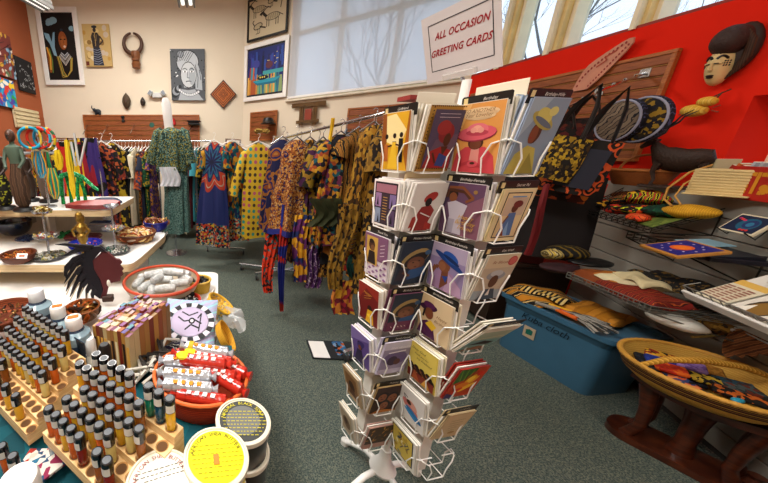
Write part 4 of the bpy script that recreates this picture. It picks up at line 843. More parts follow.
def dk(h, f=.62): return '#%02x%02x%02x' % tuple(int(int(h[i:i + 2], 16) * f) for i in (1, 3, 5))
def P2(c, sc=22, k='vor', **kw): return pat(k, [dk(x, .8) for x in c], sc * 1.7, **kw)
F = {
 'navyflora': P2(['#1a2340', '#27365e', '#8a3a24', '#1a2340', '#c08a30'], 26), 'yelblack': P2(['#15130f', '#c9a21e', '#15130f', '#d8b62a', '#3a2a10'], 16, dist=1), 'teal': col('#2a7f86', .8), 'tealp': P2(['#1f6f78', '#c8a23a', '#1a4f58', '#2a8a8a'], 30),
 'maroon': col('#5a1a24', .85), 'navy': col('#1c2338', .85), 'black': col('#17161a', .85), 'white': col('#d8d8de', .8), 'orange': P2(['#b8481c', '#1f3a5c', '#c9622a', '#8f2f16'], 24), 'redp': P2(['#a02a1c', '#d8a02a', '#1f2a4c', '#8a1f18'], 20),
 'lilac': col('#8f8aa4', .8), 'green': P2(['#1f5a34', '#c9a82a', '#17402a', '#2f7a44'], 24), 'kente': pat('check', ['#c98f1e', '#1d4a2a'], 26), 'tan': P2(['#b89a6a', '#7a5a34', '#c9b088'], 26), 'purple': P2(['#4a2a6a', '#c98a2a', '#2c1a44', '#6a3a8a'], 22),
 'grey': col('#6a6c70', .8), 'blue': col('#24508a', .8), 'pinkp': P2(['#a84a5a', '#d8b0a0', '#7a2a3c'], 26), 'brown': P2(['#5a3218', '#a8702a', '#2a160c', '#c9923a'], 28), 'aqua': col('#3fa0b0', .8), 'cream': col('#cfc4a8', .8), 'denim': col('#2f4a6a', .85, bump=.2),
}
NICE = {'navyflora': 'navy and rust floral', 'yelblack': 'yellow and black patchy print', 'teal': 'plain teal', 'tealp': 'teal and gold print', 'maroon': 'plain maroon', 'navy': 'plain navy', 'black': 'plain black', 'white': 'white', 'orange': 'orange and blue print', 'redp': 'red and gold print', 'lilac': 'lilac grey', 'green': 'green and gold print', 'kente': 'gold and green checked', 'tan': 'tan print', 'purple': 'purple and gold print', 'grey': 'plain grey', 'blue': 'plain blue', 'pinkp': 'pink print', 'brown': 'brown batik', 'aqua': 'bright aqua', 'cream': 'cream', 'denim': 'denim blue'}
def rail(name, label, p0, p1, legs=True, z=None, base=.22, double=False, arms=0):
    p0, p1 = Vector(p0), Vector(p1); t = root(name, label, 'clothes rack', ((p0 + p1) / 2).xy.to_3d()); o = t.location; a, b = p0 - o, p1 - o; d = (b - a); d.z = 0; d.normalize(); n = Vector((-d.y, d.x, 0))
    MB().tube([a, b], .0125, 10).build('rail', CHROME, t, smooth=True)
    for q, s_ in ((a, 1), (b, -1)):
        MB().tube([q + d * .01 * s_, (q.x + d.x * .01 * s_, q.y + d.y * .01 * s_, .09)], .013, 10).build('upright', STEEL, t, smooth=True)
        f = Vector((q.x, q.y, .09)); MB().box(f, (.03, base * 2, .025), rz=math.atan2(d.y, d.x), bev=.004).build('base_bar', STEEL, t)
        for k in (-1, 1):
            c = f + n * base * .93 * k; g = MB(); g.lathe([(.028, -.012), (.033, -.008), (.033, .008), (.028, .012)], 14, Matrix.Translation((c.x, c.y, .034)) @ Matrix.Rotation(R(90), 4, 'Y'), 0); g.box((c.x, c.y, .065), (.02, .03, .03), 1); g.build('caster_wheel', [col('#2b2b2d', .5), STEEL], t, smooth='auto')
    return t
# --- long packed rack before the back wall, left part
LY = 4.75; LZ = atY(110, 141, LY).z
rail('clothes_rack', 'long chrome clothes rack packed with garments along the back wall', (atY(36, 142, LY).x, LY, LZ), (atY(158, 142, LY).x, LY, LZ), base=.28)
seq = ['redp', 'kente', 'purple', 'yelblack', 'yelblack', 'brown', 'yelblack', 'navy', 'navy', 'lilac', 'tealp', 'green', 'white', 'yelblack', 'black', 'navyflora', 'teal', 'aqua', 'cream', 'green', 'purple', 'tan', 'orange', 'teal', 'denim', 'maroon', 'black', 'tealp', 'cream', 'brown', 'navy', 'orange', 'green', 'purple']
x0, x1 = atY(40, 142, LY).x, atY(152, 142, LY).x
ordn = ['first', 'second', 'third', 'fourth', 'fifth', 'sixth', 'seventh', 'eighth', 'ninth', 'tenth', 'eleventh', 'twelfth', 'thirteenth', 'fourteenth', 'fifteenth', 'sixteenth', 'seventeenth', 'eighteenth', 'nineteenth', 'twentieth'] + ['twenty-' + q for q in ['first', 'second', 'third', 'fourth', 'fifth', 'sixth', 'seventh', 'eighth', 'ninth']] + ['thirtieth'] + ['thirty-' + q for q in ['first', 'second', 'third', 'fourth', 'fifth', 'sixth', 'seventh', 'eighth', 'ninth']]
rn = random.Random(4)
for i, k in enumerate(seq):
    x = x0 + (x1 - x0) * i / (len(seq) - 1); L_ = rn.uniform(1.05, 1.45); kind = 'dress' if L_ > 1.25 else 'shirt'
    garment((x, LY, LZ - .06), R(90) + rn.uniform(-.28, .18) + (.5 if i == len(seq) else 0), rn.uniform(.42, .48), L_, .034, F[k], '%s %s, %s from the left on the long back rack' % (NICE[k], kind, ordn[i]), kind, group='garments on the long back-wall rack', hem=rn.uniform(1, 1.25), seed=i, sleeve=rn.uniform(.3, .5) if i % 3 else .2, pleats=6, amp=.006, sw=.07)
# --- right part of the back rack, past the mannequin
LY = 5.3; LZ = atY(110, 141, LY).z
x0, x1 = atY(170, 142, LY).x, atY(204, 142, LY).x
rail('clothes_rack', 'short clothes rack of dark and orange garments right of the green dress form', (x0 - .1, LY, LZ), (x1 + .12, LY, LZ), base=.25)
seq = ['pinkp', 'lilac', 'orange', 'orange', 'redp', 'cream', 'maroon', 'maroon', 'grey', 'aqua', 'tealp', 'yelblack']
for i, k in enumerate(seq):
    x = x0 + (x1 - x0) * i / (len(seq) - 1); L_ = rn.uniform(1.15, 1.45)
    garment((x, LY, LZ - .06), R(90) + rn.uniform(-.3, .1), .45, L_, .036, F[k], '%s garment, %s from left, right of the green dress form' % (NICE[k], ordn[i]), 'dress' if L_ > 1.3 else 'shirt', group='garments right of the green dress form', hem=1.15, seed=40 + i, sleeve=.35, pleats=6, amp=.006, sw=.07)
# --- rack with the blue sunburst dresses
DY = 4.85; dz = atY(225, 141, DY).z
px = lambda x, Y_: atY(x, 150, Y_).x
rail('clothes_rack', 'clothes rack holding the blue sunburst dress', (px(226, 4.3), 4.3, 1.64), (px(240, 5.3), 5.3, 1.66), base=.3)
burst = None
mB, nt, b = newmat('sunburst'); L = nt.links
tc = nd(nt, 'ShaderNodeTexCoord'); mp = nd(nt, 'ShaderNodeMapping'); mp.inputs['Location'].default_value = (.02, 0, .40); mp.inputs['Scale'].default_value = (1.45, 1.45, 1.45); L.new(tc.outputs['Object'], mp.inputs[0]); sp = nd(nt, 'ShaderNodeSeparateXYZ'); L.new(mp.outputs[0], sp.inputs[0])
at2 = nd(nt, 'ShaderNodeMath', operation='ARCTAN2'); L.new(sp.outputs[0], at2.inputs[0]); L.new(sp.outputs[2], at2.inputs[1])
ml = nd(nt, 'ShaderNodeMath', operation='MULTIPLY'); ml.inputs[1].default_value = 11; L.new(at2.outputs[0], ml.inputs[0]); sn = nd(nt, 'ShaderNodeMath', operation='SINE'); L.new(ml.outputs[0], sn.inputs[0])
cb = nd(nt, 'ShaderNodeCombineXYZ'); L.new(sp.outputs[0], cb.inputs[0]); L.new(sp.outputs[2], cb.inputs[2]); ln = nd(nt, 'ShaderNodeVectorMath', operation='LENGTH'); L.new(cb.outputs[0], ln.inputs[0])
m3 = nd(nt, 'ShaderNodeMath', operation='MULTIPLY_ADD'); m3.inputs[1].default_value = .07; L.new(sn.outputs[0], m3.inputs[0]); L.new(ln.outputs['Value'], m3.inputs[2])
rp = nd(nt, 'ShaderNodeValToRGB'); rp.color_ramp.interpolation = 'CONSTANT'; e = rp.color_ramp.elements
for i, (p, c) in enumerate(((0, '#11163a'), (.1, '#1a3470'), (.15, '#1f6478'), (.2, '#141f50'), (.28, '#b03a1c'), (.36, '#a89c88'), (.385, '#a8341c'), (.46, '#14225c'))):
    if i > 1: e.new(p)
    e[i].position = p; e[i].color = (*lin(c), 1)
L.new(m3.outputs[0], rp.inputs[0]); L.new(rp.outputs[0], b.inputs['Base Color']); b.inputs['Roughness'].default_value = .8
tealor = pat('vor', ['#115e66', '#a06a18', '#0e3c46', '#94401a', '#141f44', '#b0821f', '#115e66'], 30, dist=1.5, stretch=(1, 1, .6)); bandp = pat('vor', ['#a8341c', '#115e66', '#b08c20', '#101428', '#a89c80', '#a8341c', '#101428'], 44)
garment((px(214, 3.75), 3.75, atY(214, 138, 3.75).z), R(-22), .30, 1.28, .07, mB, 'royal blue dress with a red and white sunburst print', 'dress', hem=1.5, lower=(.78, bandp), seed=3, sleeve=.2, sm=tealor, amp=.018)
garment((px(232, 3.85), 3.85, atY(229, 138, 3.85).z), R(6), .34, 1.25, .09, tealor, 'teal and orange ruffled print dress beside the blue sunburst dress', 'dress', hem=1.25, lower=(.76, bandp), seed=5, sleeve=.25, amp=.02)
for i, k in enumerate(['tealp', 'navyflora', 'blue', 'white', 'yelblack', 'white', 'lilac']):
    y = 4.1 + i * .11; garment((px(232, y) + .02 * i, y, 1.57), R(4 + 3 * i), .42, 1.0, .04, F[k], '%s garment, %s in line behind the blue sunburst dress' % (NICE[k], ordn[i]), 'shirt', group='garments behind the sunburst dress', seed=60 + i, sleeve=.4, pleats=6)
# --- rack with the yellow tree-print shirt
tree_m, nt, b = newmat('treeprint'); L = nt.links
tc = nd(nt, 'ShaderNodeTexCoord'); mp = nd(nt, 'ShaderNodeMapping'); mp.inputs['Scale'].default_value = (17, 0, 14); L.new(tc.outputs['Object'], mp.inputs[0])
fr = nd(nt, 'ShaderNodeVectorMath', operation='FRACTION'); L.new(mp.outputs[0], fr.inputs[0]); fl = nd(nt, 'ShaderNodeVectorMath', operation='FLOOR'); L.new(mp.outputs[0], fl.inputs[0])
sb = nd(nt, 'ShaderNodeVectorMath', operation='SUBTRACT'); sb.inputs[1].default_value = (.5, 0, .45); L.new(fr.outputs[0], sb.inputs[0]); ln = nd(nt, 'ShaderNodeVectorMath', operation='LENGTH'); L.new(sb.outputs[0], ln.inputs[0])
lt = nd(nt, 'ShaderNodeMath', operation='LESS_THAN'); lt.inputs[1].default_value = .3; L.new(ln.outputs['Value'], lt.inputs[0])
wn = nd(nt, 'ShaderNodeTexWhiteNoise'); L.new(fl.outputs[0], wn.inputs['Vector']); rp = nd(nt, 'ShaderNodeValToRGB'); rp.color_ramp.interpolation = 'CONSTANT'; e = rp.color_ramp.elements; e.new(.3); e.new(.55); e.new(.8)
for i, c in enumerate(('#3a2c1c', '#2a8a7a', '#3a2c1c', '#b0506a')): e[i].color = (*lin(c), 1)
e[1].position = .3; e[2].position = .55; e[3].position = .8
L.new(wn.outputs[0], rp.inputs[0]); sx2 = nd(nt, 'ShaderNodeSeparateXYZ'); L.new(sb.outputs[0], sx2.inputs[0])
mx = nd(nt, 'ShaderNodeMix', data_type='RGBA'); mx.inputs[6].default_value = (*lin('#c9a41a'), 1); L.new(lt.outputs[0], mx.inputs[0]); L.new(rp.outputs[0], mx.inputs[7]); L.new(mx.outputs[2], b.inputs['Base Color']); b.inputs['Roughness'].default_value = .8
rail('clothes_rack', 'chrome rolling rack holding the yellow tree-print shirt', (px(273, 3.5), 3.5, 1.64), (px(292, 5.0), 5.0, 1.66), base=.36)
garment((px(258, 3.6), 3.6, atY(259, 139, 3.6).z), R(0), .33, 1.12, .07, tree_m, 'long bright yellow shirt printed with small trees', 'shirt', hem=.98, seed=8, sleeve=.5, amp=.006, pleats=4, sw=.085)
garment((px(288, 4.15), 4.15, atY(288, 138, 4.15).z), R(10), .44, 1.05, .07, tree_m, 'second yellow tree-print shirt half hidden behind the grey rack post', 'shirt', hem=1.05, seed=9, sleeve=.45, amp=.008, sw=.1)
for i, k in enumerate(['lilac', 'white', 'blue', 'cream', 'aqua', 'tan', 'white', 'grey', 'tealp', 'black']):
    y = 4.3 + i * .09; garment((px(290, y) + .05 * i, y, 1.55), R(30 + 4 * i), .42, .9, .04, F[k], '%s shirt, %s behind the yellow shirts on the middle rack' % (NICE[k], ordn[i]), 'shirt', group='garments behind the yellow shirts', seed=80 + i, sleeve=.4, pleats=6)
# --- front brown-gold outfits on the slanting rack
ra, rb_ = atY(318, 134, 3.6), atY(392, 105, 2.2)
ra = Vector((px(285, 3.4), 3.4, 1.63)); rb_ = Vector((px(412, 1.95), 1.95, 1.76))
rail('clothes_rack', 'chrome rack of brown and gold outfits slanting toward the card rack', ra, rb_, base=.3)
gold = pat('vor', ['#8a4a1c', '#b07c38', '#5f2c12', '#96581f', '#16184a', '#b8925c'], 90, dist=1); paisley = pat('ring', ['#94602a', '#7c4016', '#16184e', '#8a5520', '#12143a'], 10, dist=2); nav = col('#1d2270', .8)
batik = pat('vor', ['#15120e', '#94661a', '#2a1a0c', '#a8781e', '#4a2e10'], 46, dist=1, stretch=(1, 1, .5)); reptile = pat('vor', ['#7a5a1a', '#8a661e', '#1a110a', '#6a4c16'], 60, stretch=(1, 1, .6)); multi = pat('vor', ['#8a3a16', '#12444c', '#a8801a', '#14141e', '#5a1f3c', '#a06818', '#0c0c10', '#14141e'], 36, dist=1)
tealb = pat('wave', ['#6a4e18', '#8a6a20', '#104a56', '#2c1a0c', '#6e2214', '#80601c'], 30, dist=1, rot=(0, R(90), 0)); purp = pat('wave', ['#4a2458', '#5c2f6c', '#c9b0c0', '#4a2458', '#3c1c4a'], 40, dist=3)
garment((px(282, 2.75), 2.75, atY(284, 134, 2.75).z), R(-20), .24, .80, .12, paisley, 'brown and navy paisley wrap outfit at the far end of the slanting rack', 'dress', hem=1.45, seed=11, sleeve=.0, amp=.02, pleats=5, name='wrap_dress')
garment((px(296, 2.62), 2.62, atY(292, 134, 2.62).z), R(10), .24, .80, .12, gold, 'speckled copper wrap skirt outfit with blue hem beside the paisley outfit', 'dress', hem=1.5, seed=12, sleeve=.0, amp=.02, pleats=5, lower=(.94, nav), name='wrap_dress')
garment((px(309, 2.75), 2.75, atY(305, 134, 2.7).z), R(25), .26, 1.1, .08, batik, 'ochre and black batik dress behind the copper outfit', 'dress', hem=1.1, seed=13, sleeve=.3)
garment((px(322, 2.6), 2.6, atY(318, 134, 2.6).z), R(30), .24, .92, .08, purp if 0 else pat('vor', ['#8a661e', '#3c183a', '#94761f', '#1c1a14', '#10424a'], 30, dist=1.5), 'gold dress with purple patches in the middle of the slanting rack', 'dress', hem=1.1, seed=14, sleeve=.3)
garment((px(339, 2.35), 2.35, atY(336, 128, 2.35).z), R(12), .24, .84, .09, multi, 'multicoloured mosaic print dress with orange, teal and gold shapes', 'dress', hem=1.25, seed=15, sleeve=.2)
garment((px(356, 2.35), 2.35, atY(352, 124, 2.35).z), R(28), .30, .95, .08, pat('wave', ['#1c140c', '#a8782a', '#2a1a0c', '#8a5a20'], 60, dist=1), 'dark brown and gold striped dress left of the leaf-print outfit', 'dress', hem=1.15, seed=16, sleeve=.1)
garment((px(370, 2.15), 2.15, atY(366, 118, 2.15).z), R(5), .22, .86, .09, pat('vor', ['#94681a', '#7c5414', '#1c140c', '#a07a24', '#42290d'], 70, stretch=(1, 1, .45)), 'gold leaf-print outfit with a turquoise band next to the card rack', 'dress', hem=1.15, seed=17, sleeve=0, lower=(.62, tealb))
garment((px(382, 2.1), 2.1, atY(378, 116, 2.1).z), R(50), .22, 1.2, .07, reptile, 'long ochre brick-patterned dress hanging beside the card rack', 'dress', hem=1.1, seed=18, sleeve=.2)
for i, (x, k, y) in enumerate(((286, 'brown', 2.95), (300, 'navyflora', 2.9), (318, 'brown', 2.8), (334, 'black', 2.7), (350, 'brown', 2.55))): garment((px(x, y), y, 1.6), R(50), .3, 1.12, .06, F[k], '%s dress, %s in the rear row of the slanting rack' % (NICE[k], ordn[i]), 'dress', seed=120 + i, sleeve=0, hem=1.1)
garment((px(344, 2.5), 2.5, atY(344, 126, 2.5).z), R(60), .36, 1.05, .06, F['black'], 'plain black dress squeezed behind the mosaic print dress', 'dress', seed=19, sleeve=.3)
garment((px(372, 2.3), 2.3, atY(372, 120, 2.3).z), R(60), .36, 1.1, .06, pat('vor', ['#8a1f1c', '#c9982a', '#3a1a10', '#b8702a'], 40), 'crimson and gold flecked dress behind the leaf-print outfit', 'dress', seed=20, sleeve=.3)
# teal top straps on the leaf print outfit
# hanging scarves and cloth ends
def cloth_strip(name, label, top, L_, w, m, rz=0, wig=.02, taper=1, cat='scarf', seed=0, n=3):
    g = MB(); f = lambda u, v: (w * (u - .5) * (1 - (1 - taper) * v) + wig * math.sin(v * 5 + seed), .012 * math.sin(u * 6.28 * n + v * 3 + seed) + .02 * math.sin(v * 3 + seed), -L_ * v)
    g.grid(f, 14, 22); g.grid(lambda u, v: (f(u, v)[0], f(u, v)[1] + .006, f(u, v)[2]), 14, 22)
    return g.build(name, m, smooth=True, loc=top, rz=rz, label=label, cat=cat)
redb = pat('vor', ['#d23a1c', '#1c1c20', '#d23a1c', '#1b6a70', '#c8341a'], 36, dist=2)
cloth_strip('scarf', 'orange-red and black patterned cloth hanging below the paisley outfit', atY(272, 226, 2.62), .66, .15, redb, seed=1, taper=.6)
cloth_strip('scarf', 'long narrow royal blue sash ending in a red tip, reaching almost to the floor', atY(287, 205, 2.5), 1.0, .10, pat('vor', ['#1c2472', '#1c2472', '#1a2066', '#1c2472', '#a8281c'], 9), seed=2, taper=.35, wig=.015)
cloth_strip('scarf', 'gold and blue patterned cloth end hanging left of the purple cloth', atY(303, 215, 2.5), .62, .13, pat('vor', ['#c98c1e', '#1c2a5c', '#d9a02a', '#5c2458'], 20), seed=3, taper=.9)
cloth_strip('scarf', 'purple cloth end with thin pale lines hanging under the batik dress', atY(316, 245, 2.5), .42, .13, purp, seed=4, taper=1.1)
cloth_strip('scarf', 'dark olive cloth draped across the mosaic print dress', atY(329, 198, 2.2), .22, .24, col('#2c3014', .85), rz=.1, seed=5, taper=1.0, wig=.04)
cloth_strip('scarf', 'bright yellow ribbon hanging down over the mosaic dress', atY(333, 118, 2.3), .26, .02, col('#e0b81c', .7), seed=6, wig=.004)
cloth_strip('scarf', 'long brick-patterned ochre cloth trailing beside the rack post', atY(348, 205, 2.0), .62, .15, reptile, seed=7, taper=.7, wig=.03)
cloth_strip('scarf', 'crimson flecked cloth end near the lower card pockets', atY(346, 282, 2.05), .26, .16, pat('vor', ['#8a1f2c', '#c9982a', '#5a1420', '#b8702a'], 30), seed=8)
cloth_strip('scarf', 'dark green cloth strip hanging beside the card rack', atY(354, 255, 2.1), .2, .07, col('#0f3c34', .85), seed=9)
cloth_strip('scarf', 'dark brown patterned cloth end between the purple and ochre cloths', atY(328, 232, 2.45), .42, .12, F['brown'], seed=10)
# tall rack post with green tint frame on the floor
g = MB(); t = root('display_board', 'small white board with a photo lying on the floor behind the card rack', 'board', atZ(338, 350, .012))
MB().box((0, 0, 0), (.44, .22, .012), rz=R(-4), bev=.002).build('panel', col('#1f2428', .5), t); MB().box((-.15, 0, .008), (.12, .2, .004), rz=R(-4)).build('white_sheet', WHITE, t); MB().box((.02, .01, .008), (.09, .17, .004), rz=R(-4)).build('photo', pat('vor', ['#2f5f8a', '#1c1c20', '#a8552c', '#6a8aa8'], 40), t)
# --- green mannequin dress
gp = pat('check', ['#5f8f86', '#1c3a34'], 46, rot=(R(45), R(45), 0)); gp = pat('vor', ['#4a6e66', '#17302a', '#6e8c7e', '#22392f', '#8a7e20', '#17302a'], 90, rnd=.25); gp2 = pat('vor', ['#5f827c', '#365a57', '#6c8a80', '#2a433e'], 110, rnd=.3)
mx_ = px(172, 4.3); mz = atY(170, 128, 4.3).z
t = root('dress_form', 'white headless torso dress form standing in front of the long rack', 'mannequin', (mx_, 4.3, 0))
MB().tube([(-.02, 0, mz - .12), (-.03, 0, mz + .02), (-.05, 0, mz + .3), (-.06, 0, mz + .37)], [.08, .07, .075, .04], 14, flat=.5).build('neck_piece', WHITE, t, smooth=True)
MB().lathe([(.05, mz), (.12, mz - .06), (.15, mz - .15), (.14, mz - .3), (.1, mz - .42), (.13, mz - .55), (.1, mz - .62)], 20, sy=.7).build('torso', WHITE, t, smooth=True)
MB().tube([(0, 0, mz - .6), (0, 0, .03)], .014, 10).build('stand_pole', STEEL, t); MB().lathe([(.16, 0), (.16, .012), (.03, .03)], 24).build('base_plate', STEEL, t, smooth='auto')
garment((mx_, 4.3, mz + .05), R(-8), .38, .56, .17, gp, 'green and black dotted short jacket top on the dress form', 'jacket', hem=1.2, seed=21, sleeve=.42, amp=.02, hanger=False, sm=gp, sw=.12)
garment((mx_ + .04, 4.32, mz - .28), R(-8), .30, 1.12, .14, gp2, 'long blue-green dotted skirt below the jacket on the dress form', 'skirt', hem=1.15, seed=22, sleeve=0, amp=.014, hanger=False)
cloth_strip('tulle_cloth', 'sheer white tulle flounce hanging out below the green jacket', (mx_ - .02, 4.12, mz - .50), .26, .22, col('#dfe3ea', .8), seed=5, taper=1.25, cat='cloth', n=4)
# small things hung on the back slatwall
for px_, lab, c in ((152, 'red cloth flower pinned on the back slatwall', '#b01c20'),):
    p = atY(172, 123, YB - .06); g = MB()
    for k in range(9): a = k * .7; g.ball((.04 * math.cos(a), 0, .05 * math.sin(a * 1.3)), (.04, .03, .045), 8)
    g.build('cloth_flower', col(c, .8), smooth=True, loc=p, label=lab, cat='flower')
def slat_hook(x, y, Y_, label): 
    p = atY(x, y, Y_); MB().tube([(0, .9 - 0, .1), (0, 0, 0)], .008, 6).build('chrome_hook', CHROME, loc=p, smooth=True, label=label, cat='display arm')
for i, (x, lab) in enumerate(((84, 'chrome display arm at the left end of the back slatwall'), (104, 'chrome display arm second from the left on the back slatwall'), (131, 'chrome display arm in the middle of the back slatwall'), (160, 'chrome display arm just left of the dress form neck'), (189, 'chrome display arm at the right end of the back slatwall'))):
    a_, b_ = atY(x + 4, 124, YB - .02), atY(x - 1, 134, YB - .45); MB().tube([(0, 0, 0), b_ - a_], .009, 6).build('chrome_hook', CHROME, loc=a_, smooth=True, label=lab, cat='display arm')
p = atY(152, 125, YB - .04); MB().lathe([(.05, 0), (.06, .01), (.05, .02)], 6, Matrix.Rotation(R(90), 4, 'X')).build('green_badge', col('#1f5a4c', .5), loc=p, label='small green hexagonal ornament hung on the back slatwall', cat='ornament')
p = atY(194, 124, YB - .12); g = MB(); g.box((0, 0, 0), (.22, .14, .05), bev=.015); g.box((0, 0, .05), (.26, .16, .02), bev=.005); g.build('black_box', BLACK, loc=p, label='black box shelf at the right end of the back slatwall', cat='box')
# beaded elephant figurine on the top of the slatwall
p = atY(98, 115, YB - .06); g = MB(); g.ball((0, 0, .06), (.07, .04, .05)); g.ball((-.06, 0, .09), (.035, .03, .035)); g.tube([(-.08, 0, .09), (-.11, 0, .13), (-.1, 0, .17)], [.015, .012, .008], 8)
for a, b_ in ((-.04, .02), (.04, .02), (-.04, -.02), (.04, -.02)): g.tube([(a, b_, .05), (a, b_, 0)], .014, 8)
g.build('elephant_figurine', col('#16202c', .4), smooth=True, loc=p, label='small dark elephant figurine with raised trunk on top of the back slatwall', cat='figurine')
p = atY(123, 119, YB - .06); MB().lathe([(.03, -.06), (.035, -.03), (.02, 0), (.035, .03), (.03, .06)], 12).build('black_figurine', BLACK, smooth=True, loc=p, label='small black figure hanging at the middle of the back slatwall', cat='figurine')
# caps and hats above the racks
p = onW(268, 124, .2); t = root('felt_hat', 'black felt hat on the small slatwall square', 'hat', p); g = MB(); g.lathe([(.13, 0), (.135, .012), (.1, .015), (.095, .06), (.08, .1), (.02, .11)], 24); g.build('crown_and_brim', BLACK, t, smooth=True)
MB().lathe([(.099, .02), (.1, .04)], 24, cap=False).build('hat_band', col('#3c2c20', .6), t)
p = onW(262, 131, .3); g = MB()
for k in range(10): a = k * .63; g.ball((.1 * math.cos(a), .05 * math.sin(a), .02 * math.sin(a * 2)), (.045, .04, .03), 8)
g.build('gold_wreath', pat('vor', ['#a8823a', '#6a4a1c', '#c9a85a'], 60), smooth=True, loc=p, label='gold and brown beaded wreath below the black hat', cat='wreath')
# ---------------------------------------------------------------- left display unit
def roundrect(x0, x1, y0, y1, r, n=6, corners=(1, 1, 1, 1)):
    P_ = []
    for (cx, cy, a0), on in zip(((x1 - r, y0 + r, -90), (x1 - r, y1 - r, 0), (x0 + r, y1 - r, 90), (x0 + r, y0 + r, 180)), corners):
        if on: P_ += [(cx + r * math.cos(R(a0 + 90 * k / n)), cy + r * math.sin(R(a0 + 90 * k / n))) for k in range(n + 1)]
        else: P_.append({-90: (x1, y0), 0: (x1, y1), 90: (x0, y1), 180: (x0, y0)}[a0])
    return P_
edge = wood('#c9ae80', '#dcc69c', 4, (1, 1, 20), .4)
def board(x0, x1, y0, y1, z, th, r, par, name='shelf_board'):
    pts = roundrect(x0, x1, y0, y1, r); e = MB().prism([((p[0] - (x0 + x1) / 2) * .999 + (x0 + x1) / 2, (p[1] - (y0 + y1) / 2) * .999 + (y0 + y1) / 2) for p in pts], .004, mi=0, z0=z - .004)
    o = MB().prism(pts, th - .004, z0=z - th).build(name, edge, par, smooth='auto'); e.build('laminate_top', LAM, o, smooth='auto'); return o
UX0 = -2.35
unit = root('display_unit', 'white two-level gondola shelf unit with wood-edged boards on the left', 'shelf unit')
UZ, LZ2 = 1.12, .85
ur = atZ(120, 205, UZ); lr = atZ(168, 240, LZ2)
board(UX0, ur.x, 1.96, 2.56, UZ, .045, .06, unit); 
lb = MB(); pts = [(UX0, 1.66), (-.62, 1.66)] + [(-.56 + .055 * math.sin(a), 1.72 - .06 * math.cos(a)) for a in [R(15 * k) for k in range(1, 6)]] + [(-.49, 1.78), (-.425, 2.26), (-.43, 2.36), (-.5, 2.42), (UX0, 2.42)]
lo = MB().prism(pts, .046, z0=LZ2 - .05).build('shelf_board', edge, unit, smooth='auto'); MB().prism(pts, .004, z0=LZ2 - .004).build('laminate_top', LAM, lo, smooth='auto')
MB().box((-1.6, 2.58, .56), (1.3, .03, 1.1)).build('back_panel', col('#cfc8ba', .6), unit)
for x in (-2.2, -.62): MB().box((x, 2.2, .4), (.03, .5, .8)).build('side_panel', LAM, unit)
for x in (-2.2, -1.6, -.95): MB().box((x, 2.5, 1.0), (.03, .1, .2)).build('shelf_bracket', STEEL, unit)
MB().box((-1.4, 2.1, .5), (1.6, .75, .02)).build('lower_deck', LAM, unit)
tab = root('white_table', 'low white table with a rounded corner beside the carpet', 'table')
MB().prism(roundrect(-1.5, 0, 1.14, 1.9, .05), .03, z0=.67).build('table_top', LAM, tab, smooth='auto')
for x, y in ((-1.4, 1.25), (-.08, 1.25), (-.08, 1.8), (-1.4, 1.8)): MB().box((x, y, .335), (.04, .04, .67)).build('leg', STEEL, tab)
ct = root('cloth_covered_table', 'near table covered with a teal African print cloth', 'table')
clothm = pat('vor', ['#0c4c56', '#0c4c56', '#0e5862', '#0c4c56', '#0a3f48'], 14, dist=1)
g = MB(); TX0, TX1, TY0, TY1 = -1.3, .055, .1, 1.02
def skirt(u, v):
    per = [(TX0, TY0), (TX1, TY0), (TX1, TY1), (TX0, TY1), (TX0, TY0)]; q = u * 4; i = min(3, int(q)); f = q - i; x = per[i][0] + (per[i + 1][0] - per[i][0]) * f; y = per[i][1] + (per[i + 1][1] - per[i][1]) * f
    nx, ny = ((0, -1), (1, 0), (0, 1), (-1, 0))[i]; s_ = v * (.06 + .02 * math.sin(u * 90)); return (x + nx * s_, y + ny * s_, .752 - .62 * v)
g.add([(TX0, TY0, .754), (TX1, TY0, .754), (TX1, TY1, .754), (TX0, TY1, .754)], [(0, 1, 2, 3)])
g.grid(skirt, 120, 12); g.build('table_cloth_cover', clothm, ct, smooth='auto')
MB().box(((TX0 + TX1) / 2, (TY0 + TY1) / 2, .735), (TX1 - TX0 - .02, TY1 - TY0 - .02, .03)).build('table_top', edge, ct)
for x, y in ((TX0 + .08, TY0 + .08), (TX1 - .08, TY0 + .08), (TX1 - .08, TY1 - .08), (TX0 + .08, TY1 - .08)): MB().box((x, y, .36), (.04, .04, .72)).build('leg', STEEL, ct)
a = MB()
for k in range(14): # printed border of the cloth
    a.box((TX1 + .004, .2 + .03 * k, .753), (.02, .018, .004), k % 3)
a.build('printed_border', [flat('#c9682a'), flat('#d9b84a'), flat('#1c2c2c')], ct)
